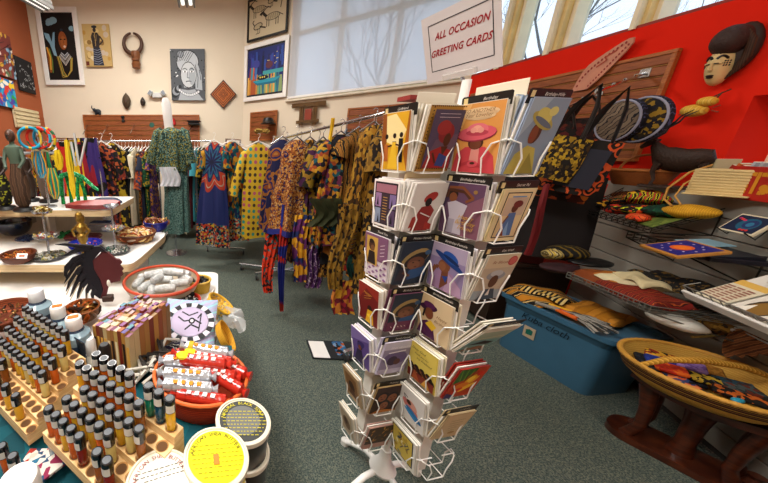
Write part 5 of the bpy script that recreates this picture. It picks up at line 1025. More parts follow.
# riser racks and oil bottles
ply = wood('#dcb274', '#efcf98', 5, (6, 6, 40), .45)
rD = Vector((.825, -.565, 0)).normalized(); aD = Vector((.565, .825, 0)).normalized()
def riser(name, label, O, a0, a1, steps, z0, dz, pitch, base, c0, sp, ncol):
    t = root(name, label, 'bottle rack', M=frameM(O, rD, aD)); g = MB(); n = steps
    # local x along the rows, y up the steps, z up
    for k in range(n):
        y0 = (k - .5) * pitch; y1 = (n - .5) * pitch if k == n - 1 else (k + .5) * pitch; zt = z0 + dz * k
        g.box(((a0 + a1) / 2, (y0 + y1) / 2, (zt + base) / 2), (a1 - a0, y1 - y0 + .0005, zt - base))
    g.build('stepped_block', ply, t)
    for k in range(n):
        h = MB()
        for c in range(ncol): h.lathe([(.0135, z0 + dz * k + .0004), (.0135, z0 + dz * k + .0008)], 16, Matrix.Translation((c0 + c * sp, k * pitch, 0))); 
        for c in range(ncol): h.lathe([(.011, z0 + dz * k + .0009), (.011, z0 + dz * k + .0012)], 16, Matrix.Translation((c0 + c * sp + .001, k * pitch - .001, 0)), 1)
        h.build('hole_row', [col('#a87a3f', .7), col('#5c3c1c', .8)], t)
    return t
OIL = {'amber': '#e0981c', 'golden': '#f4c030', 'dark red': '#8a1e08', 'orange': '#e06a18', 'pale yellow': '#f0dc8a', 'brown': '#a05c1c', 'green': '#1f8a6a', 'blue': '#14506a', 'clear': '#c9bfa0'}
oilm = {}
for k, c in OIL.items():
    m, nt, b = newmat(('oil', k)); b.inputs['Base Color'].default_value = (*lin(c), 1); b.inputs['Transmission Weight'].default_value = .35; b.inputs['Roughness'].default_value = .08; b.inputs['IOR'].default_value = 1.25; b.inputs['Coat Weight'].default_value = .6; oilm[k] = m
capm = col('#0e0e10', .25, var=0, coat=.4)
t = root('oil_bottle', '', 'bottle')
MB().lathe([(.0085, 0), (.0105, .003), (.0105, .050), (.008, .055)], 14).build('glass_body', oilm['amber'], t, smooth='auto')
cp = MB().lathe([(.0112, .054), (.0115, .056), (.0115, .082), (.0105, .0845), (.004, .0845)], 14).build('cap', capm, t, smooth='auto')
MB().lathe([(.0082, .0847), (.0082, .0851)], 12).build('cap_sticker', col('#5c6064', .4, var=0), cp)
g = MB()
def lab_(u, v): a_ = R(-150 + 95 * u); return (.0118 * math.cos(a_), .0118 * math.sin(a_), .056 + .018 * v)
g.grid(lab_, 6, 1); g.build('paper_label', col('#cfcdc6', .6, var=0), cp)
proto_b = t; first = [True]
def place_bottle(p, oil, label, grp, rz):
    global proto_b
    if first[0]: o = proto_b; first[0] = False; tag(o, label, None, grp); o.location = p; o.rotation_euler[2] = rz
    else: o = dup(proto_b, label, p, rz, group=grp)
    for ch in o.children:
        if ch.name.startswith('glass_body'): ch.data = bodies.setdefault(oil, ch.data if oil == 'amber' else (lambda d: (d.materials.__setitem__(0, oilm[oil]), d)[1])(ch.data.copy()))
    return o
bodies = {}
rnb = random.Random(11)
OB = Vector((-.388, .543, 0)); zB = .870
riser('bottle_riser', 'larger stepped wooden rack of roller oil bottles in the near left corner', OB, -.025, .295, 5, zB - .01, .022, .0285, .83, 0, .0305, 10)
fillB = {0: [0, 1, 2, 3, 4, 6, 7], 1: [1, 2, 3, 4, 5, 6], 2: [2, 3, 4, 5, 6, 7, 8], 3: [0, 1, 2, 3, 4, 5, 6, 7], 4: [1, 2, 3, 4, 5, 7, 8, 9]}
rowsn = ['lowest', 'second', 'third', 'fourth', 'top']
for r_, cs in fillB.items():
    for n_, c in enumerate(cs):
        p = OB + rD * (c * .0305) + aD * (r_ * .0285) + Vector((0, 0, zB - .01 + .022 * r_ - .008))
        oil = rnb.choice(['amber', 'golden', 'golden', 'golden', 'brown', 'pale yellow', 'amber', 'orange'])
        if (r_, c) == (0, 4): oil = 'dark red'
        if (r_, c) in ((0, 6), (0, 7)): oil = 'dark red' if c == 7 else 'brown'
        if (r_, c) == (4, 7): oil = 'green'
        if (r_, c) == (4, 8): oil = 'blue'
        place_bottle(p, oil, '%s oil bottle, %s from left on the %s step of the larger wooden rack' % (oil, ordn[n_], rowsn[r_]), 'oil bottles in the larger wooden rack', rnb.uniform(-.4, .4))
OA = Vector((-.471, .662, 0)); zA = .865
riser('bottle_riser', 'smaller stepped wooden rack of roller oil bottles at the left edge', OA, -.30, .035, 6, zA - 2 * .022 - .008, .022, .0300, .775, -.27, .03, 11).location = OA - aD * .06
fillA = {0: [7, 8, 0, 2, 4, 5], 1: [0, 1, 3], 2: range(10), 3: range(10), 4: range(10), 5: range(10)}
fillA = {0: [8, 6, 4, 2], 1: [1, 3], 2: range(10), 3: [0, 1, 2, 3, 4, 5, 6, 8, 9], 4: range(10), 5: range(9)}
for r_, cs in fillA.items():
    for n_, c in enumerate(sorted(cs)):
        p = OA + rD * (-.27 + c * .03) + aD * ((r_ - 2) * .03) + Vector((0, 0, zA - .008 + .022 * (r_ - 2) - .008))
        oil = rnb.choice(['amber', 'golden', 'golden', 'golden', 'pale yellow', 'orange', 'brown'])
        place_bottle(p, oil, '%s oil bottle, %s from left on step %s of the smaller wooden rack' % (oil, ordn[n_], ['one', 'two', 'three', 'four', 'five', 'six'][r_]), 'oil bottles in the smaller wooden rack', rnb.uniform(-.4, .4))
t = root('acrylic_stand', 'clear acrylic stand carrying the larger wooden bottle rack', 'stand', M=frameM(OB, rD, aD)); ac = glass('acrylic', '#dfe8ea', .3, .08)
for x in (-.02, .28): MB().box((x, .055, .792), (.006, .13, .072)).build('side_panel', ac, t)
MB().box((.13, .055, .826), (.31, .13, .006)).build('top_panel', ac, t)
# leaning price board between the racks (dark clear sheet)
M = frameM(OA + aD * .125 + rD * -.16 + Vector((0, 0, .885)), rD, (0, 0, 1)); MB().box((0, 0, 0), (.32, .17, .004), bev=.001).build('dark_panel', col('#2a3440', .15, var=0), M=M @ Matrix.Translation((0.0, -.02, 0)), label='dark upright acrylic panel standing behind the smaller bottle rack', cat='panel')
# large oil jugs
jug = glass('jug', '#6f8798', .9, .25)
def big_bottle(p, h, r, label, capc, orange=True, tilt=0, rz=0):
    t = root('lotion_bottle', label, 'bottle', M=Matrix.Translation(p) @ Matrix.Rotation(tilt, 4, 'Y') @ Matrix.Rotation(rz, 4, 'Z'))
    MB().lathe([(r * .9, 0), (r, .006), (r, h * .70), (r * .93, h * .77), (r * .6, h * .82), (r * .55, h * .85)], 24).build('bottle_body', col('#3c4c62', .25, trans=.2, coat=.5), t, smooth='auto')
    MB().lathe([(r * 1.005, h * .67), (r * 1.005, h * .70), (r * .945, h * .77), (r * .62, h * .82)], 24, cap=False).build('clear_shoulder', col('#8fa9b4', .2, coat=.5), t, smooth='auto')
    c = MB().lathe([(r * .5, h * .84), (r * .54, h * .85), (r * .54, h * .985), (r * .48, h), (r * .2, h)], 20).build('cap', capc, t, smooth='auto')
    if orange: MB().box((0, 0, h + .0012), (r * .7, r * .4, .0015), rz=.4).build('price_sticker', flat('#f26a1c'), c)
    a = MB()
    for k in range(7): a.box((r * .7, -r * .74, h * (.15 + .06 * k)), (.02, .002, .004), rz=R(44))
    a.build('label_print', flat('#c9ccd0'), t)
big_bottle(atZ(35, 290, 1.02) + Vector((0, 0, -.265)), .265, .048, 'dark oil jug with a flip spout, leftmost of the three large jugs', col('#e6ebee', .3), False)
big_bottle(atZ(57, 306, 1.01) + Vector((0, 0, -.255)), .255, .043, 'dark oil jug with a white screw cap, middle of the three large jugs', WHITE)
big_bottle(atZ(73, 317, 1.0) + Vector((0, 0, -.245)), .245, .046, 'dark oil jug with a white screw cap, rightmost of the three large jugs', WHITE)
def white_pump(p, label, h, cc):
    t = root('lotion_bottle', label, 'bottle', p); MB().lathe([(.03, 0), (.033, .006), (.033, h * .5), (.026, h * .62), (.014, h * .68)], 20).build('bottle_body', col('#e9e4d4', .3, coat=.3), t, smooth='auto')
    MB().lathe([(.034, h * .1), (.034, h * .36)], 20, cap=False).build('amber_label', col('#c98a1e', .4), t, smooth='auto'); MB().lathe([(.0165, h * .66), (.018, h * .68), (.018, h * .94), (.012, h)], 16).build('cap', cc, t, smooth='auto')
white_pump(atZ(104, 344, .95) - Vector((0, 0, .195)), 'white flip-top bottle with a black cap beside the oil racks', .195, BLACK)
white_pump(atZ(89, 338, .93) - Vector((0, 0, .175)), 'white flip-top bottle with a white cap behind the black-capped one', .175, WHITE)
# incense packets
cx0 = Vector((-.415, .86, 0)); e1 = (Vector((-.28, .80, 0)) - cx0).normalized(); e2 = Vector((-e1.y, e1.x, 0)); IW, IDp = .15, .235
icol = ['#b8863c', '#7a3420', '#b89a62', '#4f6a3a', '#94502a', '#bfa25c', '#6a442c', '#3a3270', '#a06c38', '#8f3630', '#c4ae80', '#a87c40', '#8a6a3c']
tcol = ['#b88c8c', '#8a5c84', '#b89468', '#c4b8a8', '#7a4a60', '#6a94a0', '#a86a48', '#a898a8', '#cbb898', '#94687c', '#6a6090', '#c0a4a4', '#a88a68']
proto = None; n_i = 0
for i in range(10):
    for j in range(9):
        p = cx0 + e1 * (i * .0150) + e2 * (j * .0262) + Vector((0, 0, .755)); c = rnb.choice(icol); c2 = rnb.choice(tcol); h = .195 + rnb.uniform(-.008, .008)
        g = MB(); g.box((.0073, .013, h / 2), (.0143, .025, h), 0); g.box((.0073, .013, h + .0005), (.0140, .0245, .001), 1); g.box((.0073, -.0001, h * .55), (.009, .0008, h * .5), 2)
        o = g.build('incense_packet', [flat(c), flat(c2), flat(rnb.choice(['#e6d8b0', '#2a1a14', '#d9a84a', '#7c2418']))], loc=p, rz=math.atan2(e1.y, e1.x) + rnb.uniform(-.03, .03), label='incense packet, %s from the front, in %s file from the left' % (ordn[j], ordn[i]), cat='incense', group='upright incense packets packed in a block')
# head silhouette sculpture
M = frameM(Vector((-.64, 1.43, .75)), (1, .12, 0), (0, 0, 1)) @ Matrix.Scale(1.13, 4); t = root('head_sculpture', 'flat wooden profile head with maroon face and long black dreadlocks', 'sculpture', M=M)
s_ = 1 / 205.
fp = [(372, 248), (392, 236), (420, 232), (445, 248), (470, 262), (488, 270), (500, 282), (490, 292), (502, 312), (496, 320), (500, 334), (488, 342), (492, 352), (480, 366), (458, 362), (442, 372), (432, 398), (426, 430), (408, 425), (402, 380), (392, 340), (384, 300)]
cv = lambda x, y: ((x / 4 - 97 + 0) * .00475, (312 - (240 + (y - 178) / 4)) * .00475 - .008)
fp = [(398, 250), (410, 235), (432, 228), (452, 240), (470, 262), (490, 270), (500, 283), (492, 292), (503, 310), (496, 322), (500, 333), (488, 342), (491, 354), (478, 366), (456, 362), (440, 375), (430, 400), (420, 428), (404, 420), (400, 390), (412, 350), (400, 310), (392, 280)]
S2 = .0046; hv = lambda x, y: ((x / 4 - 97) * S2, (306 - (240 + y / 4)) * S2)
face_ = [(378, 108), (410, 82), (430, 64), (452, 68), (480, 96), (492, 98), (502, 112), (492, 122), (504, 140), (497, 150), (502, 162), (490, 172), (488, 188), (470, 192), (448, 196), (436, 222), (424, 260), (402, 264), (418, 222), (412, 180), (396, 140)]
MB().prism([hv(*p) for p in face_], .014).build('face_profile', col('#5a2426', .6), t)
g = MB(); g.prism([hv(*p) for p in [(392, 98), (425, 62), (448, 62), (425, 40), (385, 42), (358, 70), (350, 110), (352, 150), (366, 200), (384, 245), (402, 262), (416, 225), (410, 180), (394, 140)]], .02, z0=-.003); g.build('hair_cap', col('#15131c', .6), t)
dre = [[(400, 45), (350, 40), (300, 30), (262, 28)], [(390, 55), (340, 52), (300, 72), (276, 76)], [(370, 75), (325, 90), (290, 120), (276, 160)], [(362, 95), (330, 110), (300, 150), (272, 190)], [(358, 120), (325, 145), (296, 185), (274, 225)], [(360, 145), (330, 175), (305, 215), (285, 250)], [(366, 170), (340, 200), (320, 240), (310, 262)], [(376, 195), (355, 225), (345, 262)], [(390, 215), (372, 245), (372, 285)], [(352, 85), (318, 100), (285, 140), (282, 168)]]
for d_ in dre:
    P_ = [Vector((*hv(*p), .008)) for p in d_]; MB().tube(P_, [.019, .017, .011, .002][:len(P_)] if len(P_) == 4 else [.019, .013, .002], 8, flat=.5).build('dreadlock', col('#15131c', .6), t, smooth=True)
g = MB()
for d_ in dre[3:8]: g.tube([Vector((*hv(p[0] + 4, p[1] + 8), .02)) for p in d_[1:]], .0022, 5)
g.build('carved_lines', col('#b8a88c', .7), t)
MB().ball((*hv(443, 195), .018), (.009, .018, .005), 12).build('cowrie_earring', col('#e6e2d4', .3), t, smooth=True); MB().box((.05, .0, .007), (.05, .03, .03), bev=.004).build('base_block', col('#3c2418', .6), t)
# ---- bowls, baskets, trays
def bowl(name, label, p, r, h, m, rim=None, rm=None, sx=1, sy=1, rz=0, foot=.5, cat='bowl', wall=.006):
    t = root(name, label, cat, p, rz); pr = [(r * foot, 0), (r * foot * 1.05, .002)] + [(r * (foot + (1 - foot) * math.sin(q * 1.5708) ** 1.0), h * (1 - math.cos(q * 1.5708)) ** .9 + .002) for q in [k / 8 for k in range(1, 9)]] + [(r - wall, h + .0), ] + [((r - wall) * (foot + (1 - foot) * math.sin(q * 1.5708)), h * (1 - math.cos(q * 1.5708)) ** .9 + wall) for q in [k / 8 for k in range(7, 0, -1)]] + [(.001, wall)]
    MB().lathe(pr, 36, sx=sx, sy=sy).build('bowl_body', m, t, smooth='auto')
    if rim: MB().tube([(r * sx * math.cos(a), r * sy * math.sin(a), h + .001) for a in [2 * math.pi * k / 36 for k in range(36)]], rim, 8, closed=True).build('rim', rm or m, t, smooth=True)
    return t
wicker = lambda a, b_, sc=60: pat('wave', [a, b_, a], sc, .7, rot=(0, R(90), 0), dist=.6, bump=.4)
# soap dish
sp_ = Vector((-.315, 1.545, .70)); bowl('serving_bowl', 'wide terracotta-rimmed bowl piled with plastic-wrapped grey soaps', sp_, .205, .105, col('#b8a890', .5), .009, col('#b8401f', .4), foot=.45)
wrap = col('#b8bab8', .22, bump=.8, bscale=40, coat=.5, var=.25, nscale=40)
for k, (x, y, z, a, l) in enumerate(((-.13, -.02, .09, 80, .1), (-.085, -.06, .085, 70, .1), (-.04, -.09, .08, 95, .1), (.03, -.08, .085, 10, .12), (-.1, .07, .09, 20, .11), (0, .1, .1, -5, .12), (.1, .07, .11, -15, .12), (.1, -.02, .09, 15, .11), (.0, .0, .1, 5, .13), (.06, .04, .13, -12, .14), (-.05, .03, .12, 12, .12), (.13, .02, .1, -40, .1), (-.02, -.03, .12, 60, .09))):
    a_ = R(a); g = MB(); g.tube([(-l / 2, 0, 0), (-l * .42, 0, .002), (0, 0, .004), (l * .42, 0, .002), (l / 2, 0, 0)], [.008, .021, .024, .021, .007], 10)
    g.build('wrapped_soap', wrap, smooth=True, loc=sp_ + Vector((x, y, z)), rz=a_, label='plastic-wrapped grey soap bar, %s' % ['leftmost standing at the bowl rim', 'second upright from the left rim', 'third along the near left rim', 'lying flat at the near rim of the bowl', 'at the far left of the bowl', 'at the far rim of the bowl', 'resting on the far right rim', 'at the right front of the heap', 'in the middle of the heap', 'on top right of the heap', 'on top left of the heap', 'at the extreme right of the bowl', 'slanting across the front of the heap'][k], cat='soap', group='wrapped soaps in the terracotta-rimmed bowl')
def basket(label, p, r, h, m, fill=None, fm=None, rm=None, name='woven_basket', foot=.8, n=14, fr=.016, sx=1, sy=1, rz=0):
    t = bowl(name, label, p, r, h, m, .006, rm, foot=foot, cat='basket', sx=sx, sy=sy, rz=rz)
    if fill:
        g = MB(); q = random.Random(len(label))
        for k in range(n * 3): a = q.uniform(0, 6.28); d = r * .8 * math.sqrt(q.random()); g.ball((d * math.cos(a) * sx, d * math.sin(a) * sy, h * .75 + q.uniform(0, .02)), (fr, fr * .7, fr * .6), 8, rot=Euler((q.random(), q.random(), q.random() * 3)))
        g.build(fill[0], fm, smooth=True, loc=p, rz=rz, label=fill[1], cat=fill[2], kind='stuff')
    return t
bk = col('#17150f', .4, bump=.3)
basket('small gold wire-woven basket of dark beads nearest the white table corner', atZ(200, 292, .70) + Vector((0, .02, 0)), .062, .07, wicker('#c9a23a', '#7a5a1c', 180), ('dark_beads', 'dark beads heaped in the small gold basket', 'beads'), bk, col('#d8b04a', .4), foot=.85)
basket('red-rimmed round dish of black and white beads next to the fish-tile pillow', atZ(186, 307, .71), .075, .045, col('#a8281c', .4), ('black_white_beads', 'black and white beads heaped in the red dish', 'beads'), pat('vor', ['#17150f', '#17150f', '#c9c4bc', '#2a2420'], 80), col('#b82a1c', .4), foot=.7)
M = Matrix.Translation(atZ(218, 308, .75)) @ Matrix.Rotation(R(35), 4, 'Y'); t = root('round_sieve', 'yellow round woven disc basket tilted at the table edge', 'basket', M=M); MB().lathe([(.07, 0), (.075, .03), (.07, .03), (.065, .006), (.001, .006)], 28).build('woven_body', pat('vor', ['#d8ac3c', '#8a8a84', '#c99a2c', '#e0c060'], 120), t, smooth='auto'); MB().tube([(.073 * math.cos(a), .073 * math.sin(a), .03) for a in [R(12 * k) for k in range(30)]], .006, 8, closed=True).build('rim', col('#d8a82c', .5), t, smooth=True)
M = Matrix.Translation(atZ(222, 338, .73)) @ Matrix.Rotation(R(60), 4, 'Y'); t = root('round_sieve', 'second yellow woven disc basket standing lower at the table edge', 'basket', M=M); MB().lathe([(.06, 0), (.07, .03), (.065, .03), (.06, .006), (.001, .006)], 28).build('woven_body', wicker('#d8a02c', '#a87418', 160), t, smooth='auto')
M = frameM(atZ(211, 300, .76), (.35, 1, 0), (.1, 0, 1)); MB().box((0, 0, 0), (.09, .09, .004), bev=.001).build('white_divider', WHITE, M=M, label='thin white card standing between the gold basket and the yellow disc basket', cat='card')
# lavender pillow with eye motif
M = frameM(Vector((-.125, 1.12, .765)), (1, -.06, 0), (0, .87, .48)); t = root('printed_pillow', 'lavender and aqua cushion with a black and white eye ring motif', 'cushion', M=M)
g = MB(); W2, H2 = .235, .30
def pil(s_): return lambda u, v: ((u - .5) * W2 * (1 - .04 * math.sin(v * 3.14)), (v - .5) * H2 * (1 - .04 * math.sin(u * 3.14)), s_ * .035 * (max(0, math.sin(u * 3.14159) * math.sin(v * 3.14159))) ** .4)
g.grid(pil(1), 20, 20); g.grid(pil(-1), 20, 20); g.build('cushion_cover', pat('wave', ['#b3a8c8', '#8fc8d0', '#b8acd0', '#a898c8', '#9cd0d8'], 60, dist=.8, rot=(0, 0, R(50))), t, smooth=True)
a = Art(W2, H2, .0345)
for k in range(24):
    an = 2 * math.pi * k / 24; an2 = 2 * math.pi * (k + 1) / 24; f = lambda r_, q: (.52 + r_ * 1.25 * math.cos(q), .55 + r_ * .85 * math.sin(q)); a.poly([f(.28, an), f(.36, an), f(.36, an2), f(.28, an2)], ['#16151a', '#d8d2dc'][k % 2])
a.ell(.52, .55, .34, .23, '#b8acc8')
a.line([(.3, .62), (.42, .55), (.6, .58), (.74, .52)], .03, '#16151a'); a.line([(.45, .42), (.55, .5), (.7, .45)], .03, '#16151a'); a.ell(.56, .56, .06, .05, '#16151a'); a.ell(.56, .56, .03, .025, '#d8d2dc'); a.line([(.36, .7), (.5, .64), (.66, .7)], .025, '#16151a'); a.line([(.66, .6), (.72, .68), (.7, .4)], .022, '#16151a')
a.build(t, 'eye_motif')
g = MB()
for k in range(5): g.grid(lambda u, v: (.05 * (u - .5) + .03 * math.sin(v * 6 + k), .09 * (v - .5) + .012 * k, .03 * math.sin(u * 5 + v * 3 + k)), 6, 6)
g.build('plastic_bag', glass('bag', '#f4f6f6', .35, .15), smooth=True, loc=atZ(234, 322, .76), label='crumpled clear plastic bag edge sticking out beside the cushion', cat='bag')
# basket of bars
bp_ = Vector((-.055, .765, .755)); bk_ = basket('oval red woven basket full of wrapped chocolate bars', bp_, .145, .085, wicker('#b0300f', '#d8501c', 140), None, None, col('#d8682c', .5), foot=.8, sx=1.0, sy=.86, rz=R(-20))
redw = col('#b82a1c', .2, coat=.6, bump=.4, bscale=30); silw = col('#c9ccd2', .18, .6, bump=.5, bscale=35)
bars = [(-.02, .075, .085, -12, 1), (.02, .045, .1, -16, 1), (.01, .07, .115, -14, 0), (.03, .0, .085, -14, 1), (.0, .02, .11, -10, 1), (-.045, -.015, .09, -6, 0), (-.04, -.055, .085, -8, 0), (-.05, .03, .1, -4, 0), (.06, -.02, .08, -40, 1), (.07, .03, .085, -30, 1), (.0, -.08, .07, -12, 1)]
for k, (x, y, z, a_, kd) in enumerate(bars):
    t = root('chocolate_bar', '%s wrapped bar, %s' % (['silver', 'red'][kd], ['at the far rim of the red basket', 'second from the far rim', 'lying on top near the far rim', 'in the right middle of the basket', 'across the centre top of the heap', 'silver foil one in the left middle', 'lowest silver one at the near rim', 'silver one at the far left end', 'slanting at the right end', 'tucked along the right rim', 'half buried at the near rim'][k]), 'candy', M=Matrix.Translation(bp_ + Vector((x + .008, y - .012, z + .012))) @ Matrix.Rotation(R(a_), 4, 'Z') @ Matrix.Scale(1.14, 4), group='wrapped bars in the red basket')
    l = .155; MB().tube([(-l / 2, 0, 0), (-l * .42, 0, 0), (-l * .39, 0, 0), (l * .39, 0, 0), (l * .42, 0, 0), (l / 2, 0, 0)], [.014, .006, .017, .017, .006, .014], 12, flat=.85).build('bar_body', redw if kd else silw, t, smooth=True)
    a = MB()
    a.lathe([(.0178, -l * .33), (.0178, -l * .24)], 12, Matrix.Rotation(R(90), 4, 'Y'), cap=False)
    a.build('end_band', flat('#c9a81c') if k == 2 else (redw if kd else silw), t, smooth=True)
    for j in range(4): MB().box((-.03 + .02 * j, -.004, .0158), (.011, .012, .001)).build('printed_letter', flat('#e8e4e0' if kd else '#d8881c'), t)
    if k in (1, 4): MB().ball((-.055, 0, .012), (.02, .016, .009), 10).build('yellow_sunburst', flat('#ead21c'), t)
# twine ends and striped cloth in front of the incense
g = MB(); q = random.Random(3)
for k in range(26):
    p0 = Vector((q.uniform(-.05, .05), q.uniform(-.04, .04), 0)); g.tube([p0, p0 + Vector((q.uniform(-.04, .04), q.uniform(-.03, .03), .03)), p0 + Vector((q.uniform(-.06, .06), q.uniform(-.05, .05), .012))], .0035, 5, k % 2)
g.build('twine_tangle', [col('#c9c4b8', .6), col('#3a3430', .6)], smooth=True, M=Matrix.Translation(atZ(152, 366, .80)) @ Matrix.Scale(1.5, 4), label='tangle of black and white cords between incense block and bar basket', cat='cord', kind='stuff')
g = MB(); g.grid(lambda u, v: ((u - .5) * .22, (v - .5) * .16, .02 * math.sin(u * 9) * math.cos(v * 5)), 20, 14, th=.012); g.build('striped_cloth', pat('wave', ['#16151a', '#d8d4cc', '#16151a', '#22203a'], 70, dist=2), smooth=True, loc=atZ(150, 350, .79), rz=R(50), label='crumpled black and white striped cloth beside the incense packets', cat='cloth')
# tubs
def tub(p, r, h, label, lidc, txt, tc, sub, tilt=(0, 0), rz=0, rings='#8d8a84', n2=7, sticker=False, lidring=None):
    t = root('round_tub', label, 'tub', M=Matrix.Translation(p) @ Matrix.Rotation(tilt[0], 4, 'X') @ Matrix.Rotation(tilt[1], 4, 'Y') @ Matrix.Rotation(rz, 4, 'Z'))
    MB().lathe([(r * .86, 0), (r * .9, .004), (r * .95, h * .86)], 40).build('tub_body', col('#e6e0d0', .35) if sub != 'dark' else col('#2a221c', .3), t, smooth='auto')
    if sub == 'dark': MB().lathe([(r * .9, h * .15), (r * .945, h * .78)], 40, cap=False).build('body_label', pat('vor', ['#1c1814', '#2a231c', '#c9b83a', '#1c1814', '#1c1814'], 90), t, smooth='auto')
    else: MB().lathe([(r * .905, h * .2), (r * .95, h * .75)], 40, cap=False).build('body_label', col('#e2cf1c', .4), t, smooth='auto')
    ld = MB().lathe([(r, h * .84), (r * 1.01, h * .86), (r * 1.01, h * .98), (r * .97, h), (r * .93, h), (r * .91, h - .003), (.001, h - .003)], 48).build('lid', col('#e3dcc6', .3, coat=.2), t, smooth='auto')
    MB().lathe([(r * .86, h - .0028), (r * .86, h - .0022), (.001, h - .0022)], 48).build('lid_label', flat(lidc), ld)
    if lidring: MB().lathe([(r * .62, h - .002), (r * .62, h - .0018), (.001, h - .0018)], 48).build('inner_disc', flat(lidring), ld)
    arctext(txt, r * .185, r * .68, ld, h - .0012, R(78), tc, da=R(152) / max(1, len(txt) - 1))
    a = MB(); q = random.Random(5)
    for k in range(n2):
        y = r * (.36 - .14 * k); half = math.sqrt(max(0.01, .55 - (y / r) ** 2)) * r; x = -half
        while x < half: l = q.uniform(.05, .14) * r; a.box((x + l / 2, y, h - .0012), (l, r * .02, .0005)); x += l + r * .05
    a.build('small_print', flat(rings), ld)
    if sticker: MB().box((-.0, -r * .12, h - .0006), (r * .17, r * .32, .0006)).build('price_sticker', flat('#e8802c'), ld)
    return t
PT = atZ(216, 455, .935); TBL = .755
tub((PT.x, PT.y, .845), .063, .09, 'white tub with a bright yellow AFRICAN SHEA BUTTER lid', '#e6dc14', 'AFRICAN SHEA BUTTER', '#3c3a10', 'yel', rz=.1, rings='#b0a61c', n2=8, sticker=True)
tub((PT.x, PT.y, TBL), .063, .089, 'white tub stacked directly under the yellow-lidded tub', '#e6dc14', 'AFRICAN SHEA BUTTER', '#3c3a10', 'yel')
PB = atZ(243, 419, .925)
tub((PB.x + .006, PB.y, TBL), .057, .084, 'dark tub at the bottom of the black soap stack', '#4a4a48', 'NATURAL BLACK SOAP', '#d8cc2c', 'dark')
tub((PB.x, PB.y, .84), .061, .085, 'tub with a grey and yellow lettered NATURAL BLACK SOAP lid on top of its stack', '#3f4140', 'NATURAL BLACK SOAP', '#d8cc2c', 'dark', rings='#d8cc2c', lidring='#6a6c6a', n2=8)
PW = atZ(160, 478, .93)
tub((PW.x, PW.y, .83), .062, .095, 'white tub with a red-lettered AFRICAN SHEA BUTTER lid at the bottom edge', '#ebe6d8', 'AFRICAN SHEA BUTTER', '#8a1c1c', 'yel', rings='#5a5a50', n2=3, rz=.3)
tub((PW.x, PW.y, TBL), .06, .074, 'tub hidden under the red-lettered shea butter tub', '#ebe6d8', 'AFRICAN SHEA BUTTER', '#8a1c1c', 'yel')
pw = atZ(18, 478, .88); MB().lathe([(.035, 0), (.037, .004), (.037, .09), (.033, .1), (.001, .102)], 32).build('white_jar', WHITE, smooth='auto', loc=(pw.x, pw.y, .78), label='plain white lidded jar at the bottom left corner', cat='jar')
for k, (x, y) in enumerate(((3, 452), (14, 462))):
    p = atZ(x, y, .84); dup(proto_b, 'black-capped small bottle low in the left corner, %s of the pair by the white jar' % ['left', 'right'][k], (p.x, p.y, .775), .3)
g = MB(); q = random.Random(9)
pb = atZ(40, 450, .80)
for k, (c, lab) in enumerate((('#a8342a', 'red and white printed packet'), ('#c9b8a8', 'pale printed packet'), ('#2a6a8a', 'blue printed packet'), ('#8a2a4a', 'crimson printed packet'))):
    MB().box((0, 0, .004), (.06, .045, .008), bev=.001).build('paper_packet', pat('vor', [c, '#d8cfc4', c, '#2a4a6a'], 70), loc=(pb.x + .02 * k - .02, pb.y - .012 * k + .01, .757 + .008 * k), rz=.3 * k, label=lab + ' lying under the clear stand in the left corner', cat='packet')
# --- shelf goods
def tiered(p, label, hs, rs, m):
    t = root('tiered_stand', label, 'tiered stand', p); MB().tube([(0, 0, 0), (0, 0, hs[-1] + .01)], .007, 10).build('pole', STEEL, t, smooth=True)
    for z, r in zip(hs, rs): MB().lathe([(r * .3, z), (r * .8, z + .004), (r, z + .018), (r * .97, z + .018), (r * .78, z + .008), (.001, z + .007)], 28).build('tray', m, t, smooth='auto')
    return t
def trinkets(p, r, n, cols_, label, name='trinkets', s_=.011, cat='jewelry', ring=False):
    g = MB(); q = random.Random(len(label) + n)
    for k in range(n):
        a = q.uniform(0, 6.28); d = r * math.sqrt(q.random()); c = (d * math.cos(a), d * math.sin(a), q.uniform(.004, .02)); rt_ = Euler((q.uniform(-1.2, 1.2), q.uniform(-1.2, 1.2), q.random() * 3))
        if ring or q.random() < .4: M_ = Matrix.Translation(c) @ r4(rt_); g.tube([M_ @ Vector((s_ * math.cos(b_), s_ * math.sin(b_), 0)) for b_ in [R(36 * i) for i in range(10)]], s_ * .22, 5, k % len(cols_), closed=True)
        else: g.ball(c, (s_ * .7, s_ * .5, s_ * .5), 6, k % len(cols_), rot=rt_)
    return g.build(name, [col(c, .3, .5 if i % 2 else 0) for i, c in enumerate(cols_)], smooth=True, loc=p, label=label, cat=cat, kind='stuff')
p1 = atZ(50, 258, LZ2); tiered(p1, 'silver three-tier tray stand at the left of the lower shelf', [.0, .13, .285], [.1, .075, .06], col('#a8abb0', .25, .8))
trinkets(p1 + Vector((0, 0, .01)), .085, 70, ['#c8c6b8', '#6a7a5a', '#d8d4c8', '#8a8a80', '#b8a85a'], 'silver and pale rings heaped on the bottom tray of the left tiered stand')
trinkets(p1 + Vector((0, 0, .138)), .06, 36, ['#d8d0c8', '#a83a2a', '#c8a83a', '#a8acb0'], 'mixed earrings on the middle tray of the left tiered stand')
trinkets(p1 + Vector((0, 0, .293)), .045, 24, ['#c8b85a', '#8a6a2a', '#d8d0b0'], 'gold and silver bangles on the top tray of the left tiered stand', ring=True, s_=.018)
p2 = atZ(116, 252, LZ2); tiered(p2, 'silver three-tier tray stand at the right end of the lower shelf', [.0, .15, .30], [.095, .075, .05], col('#a8abb0', .25, .8))
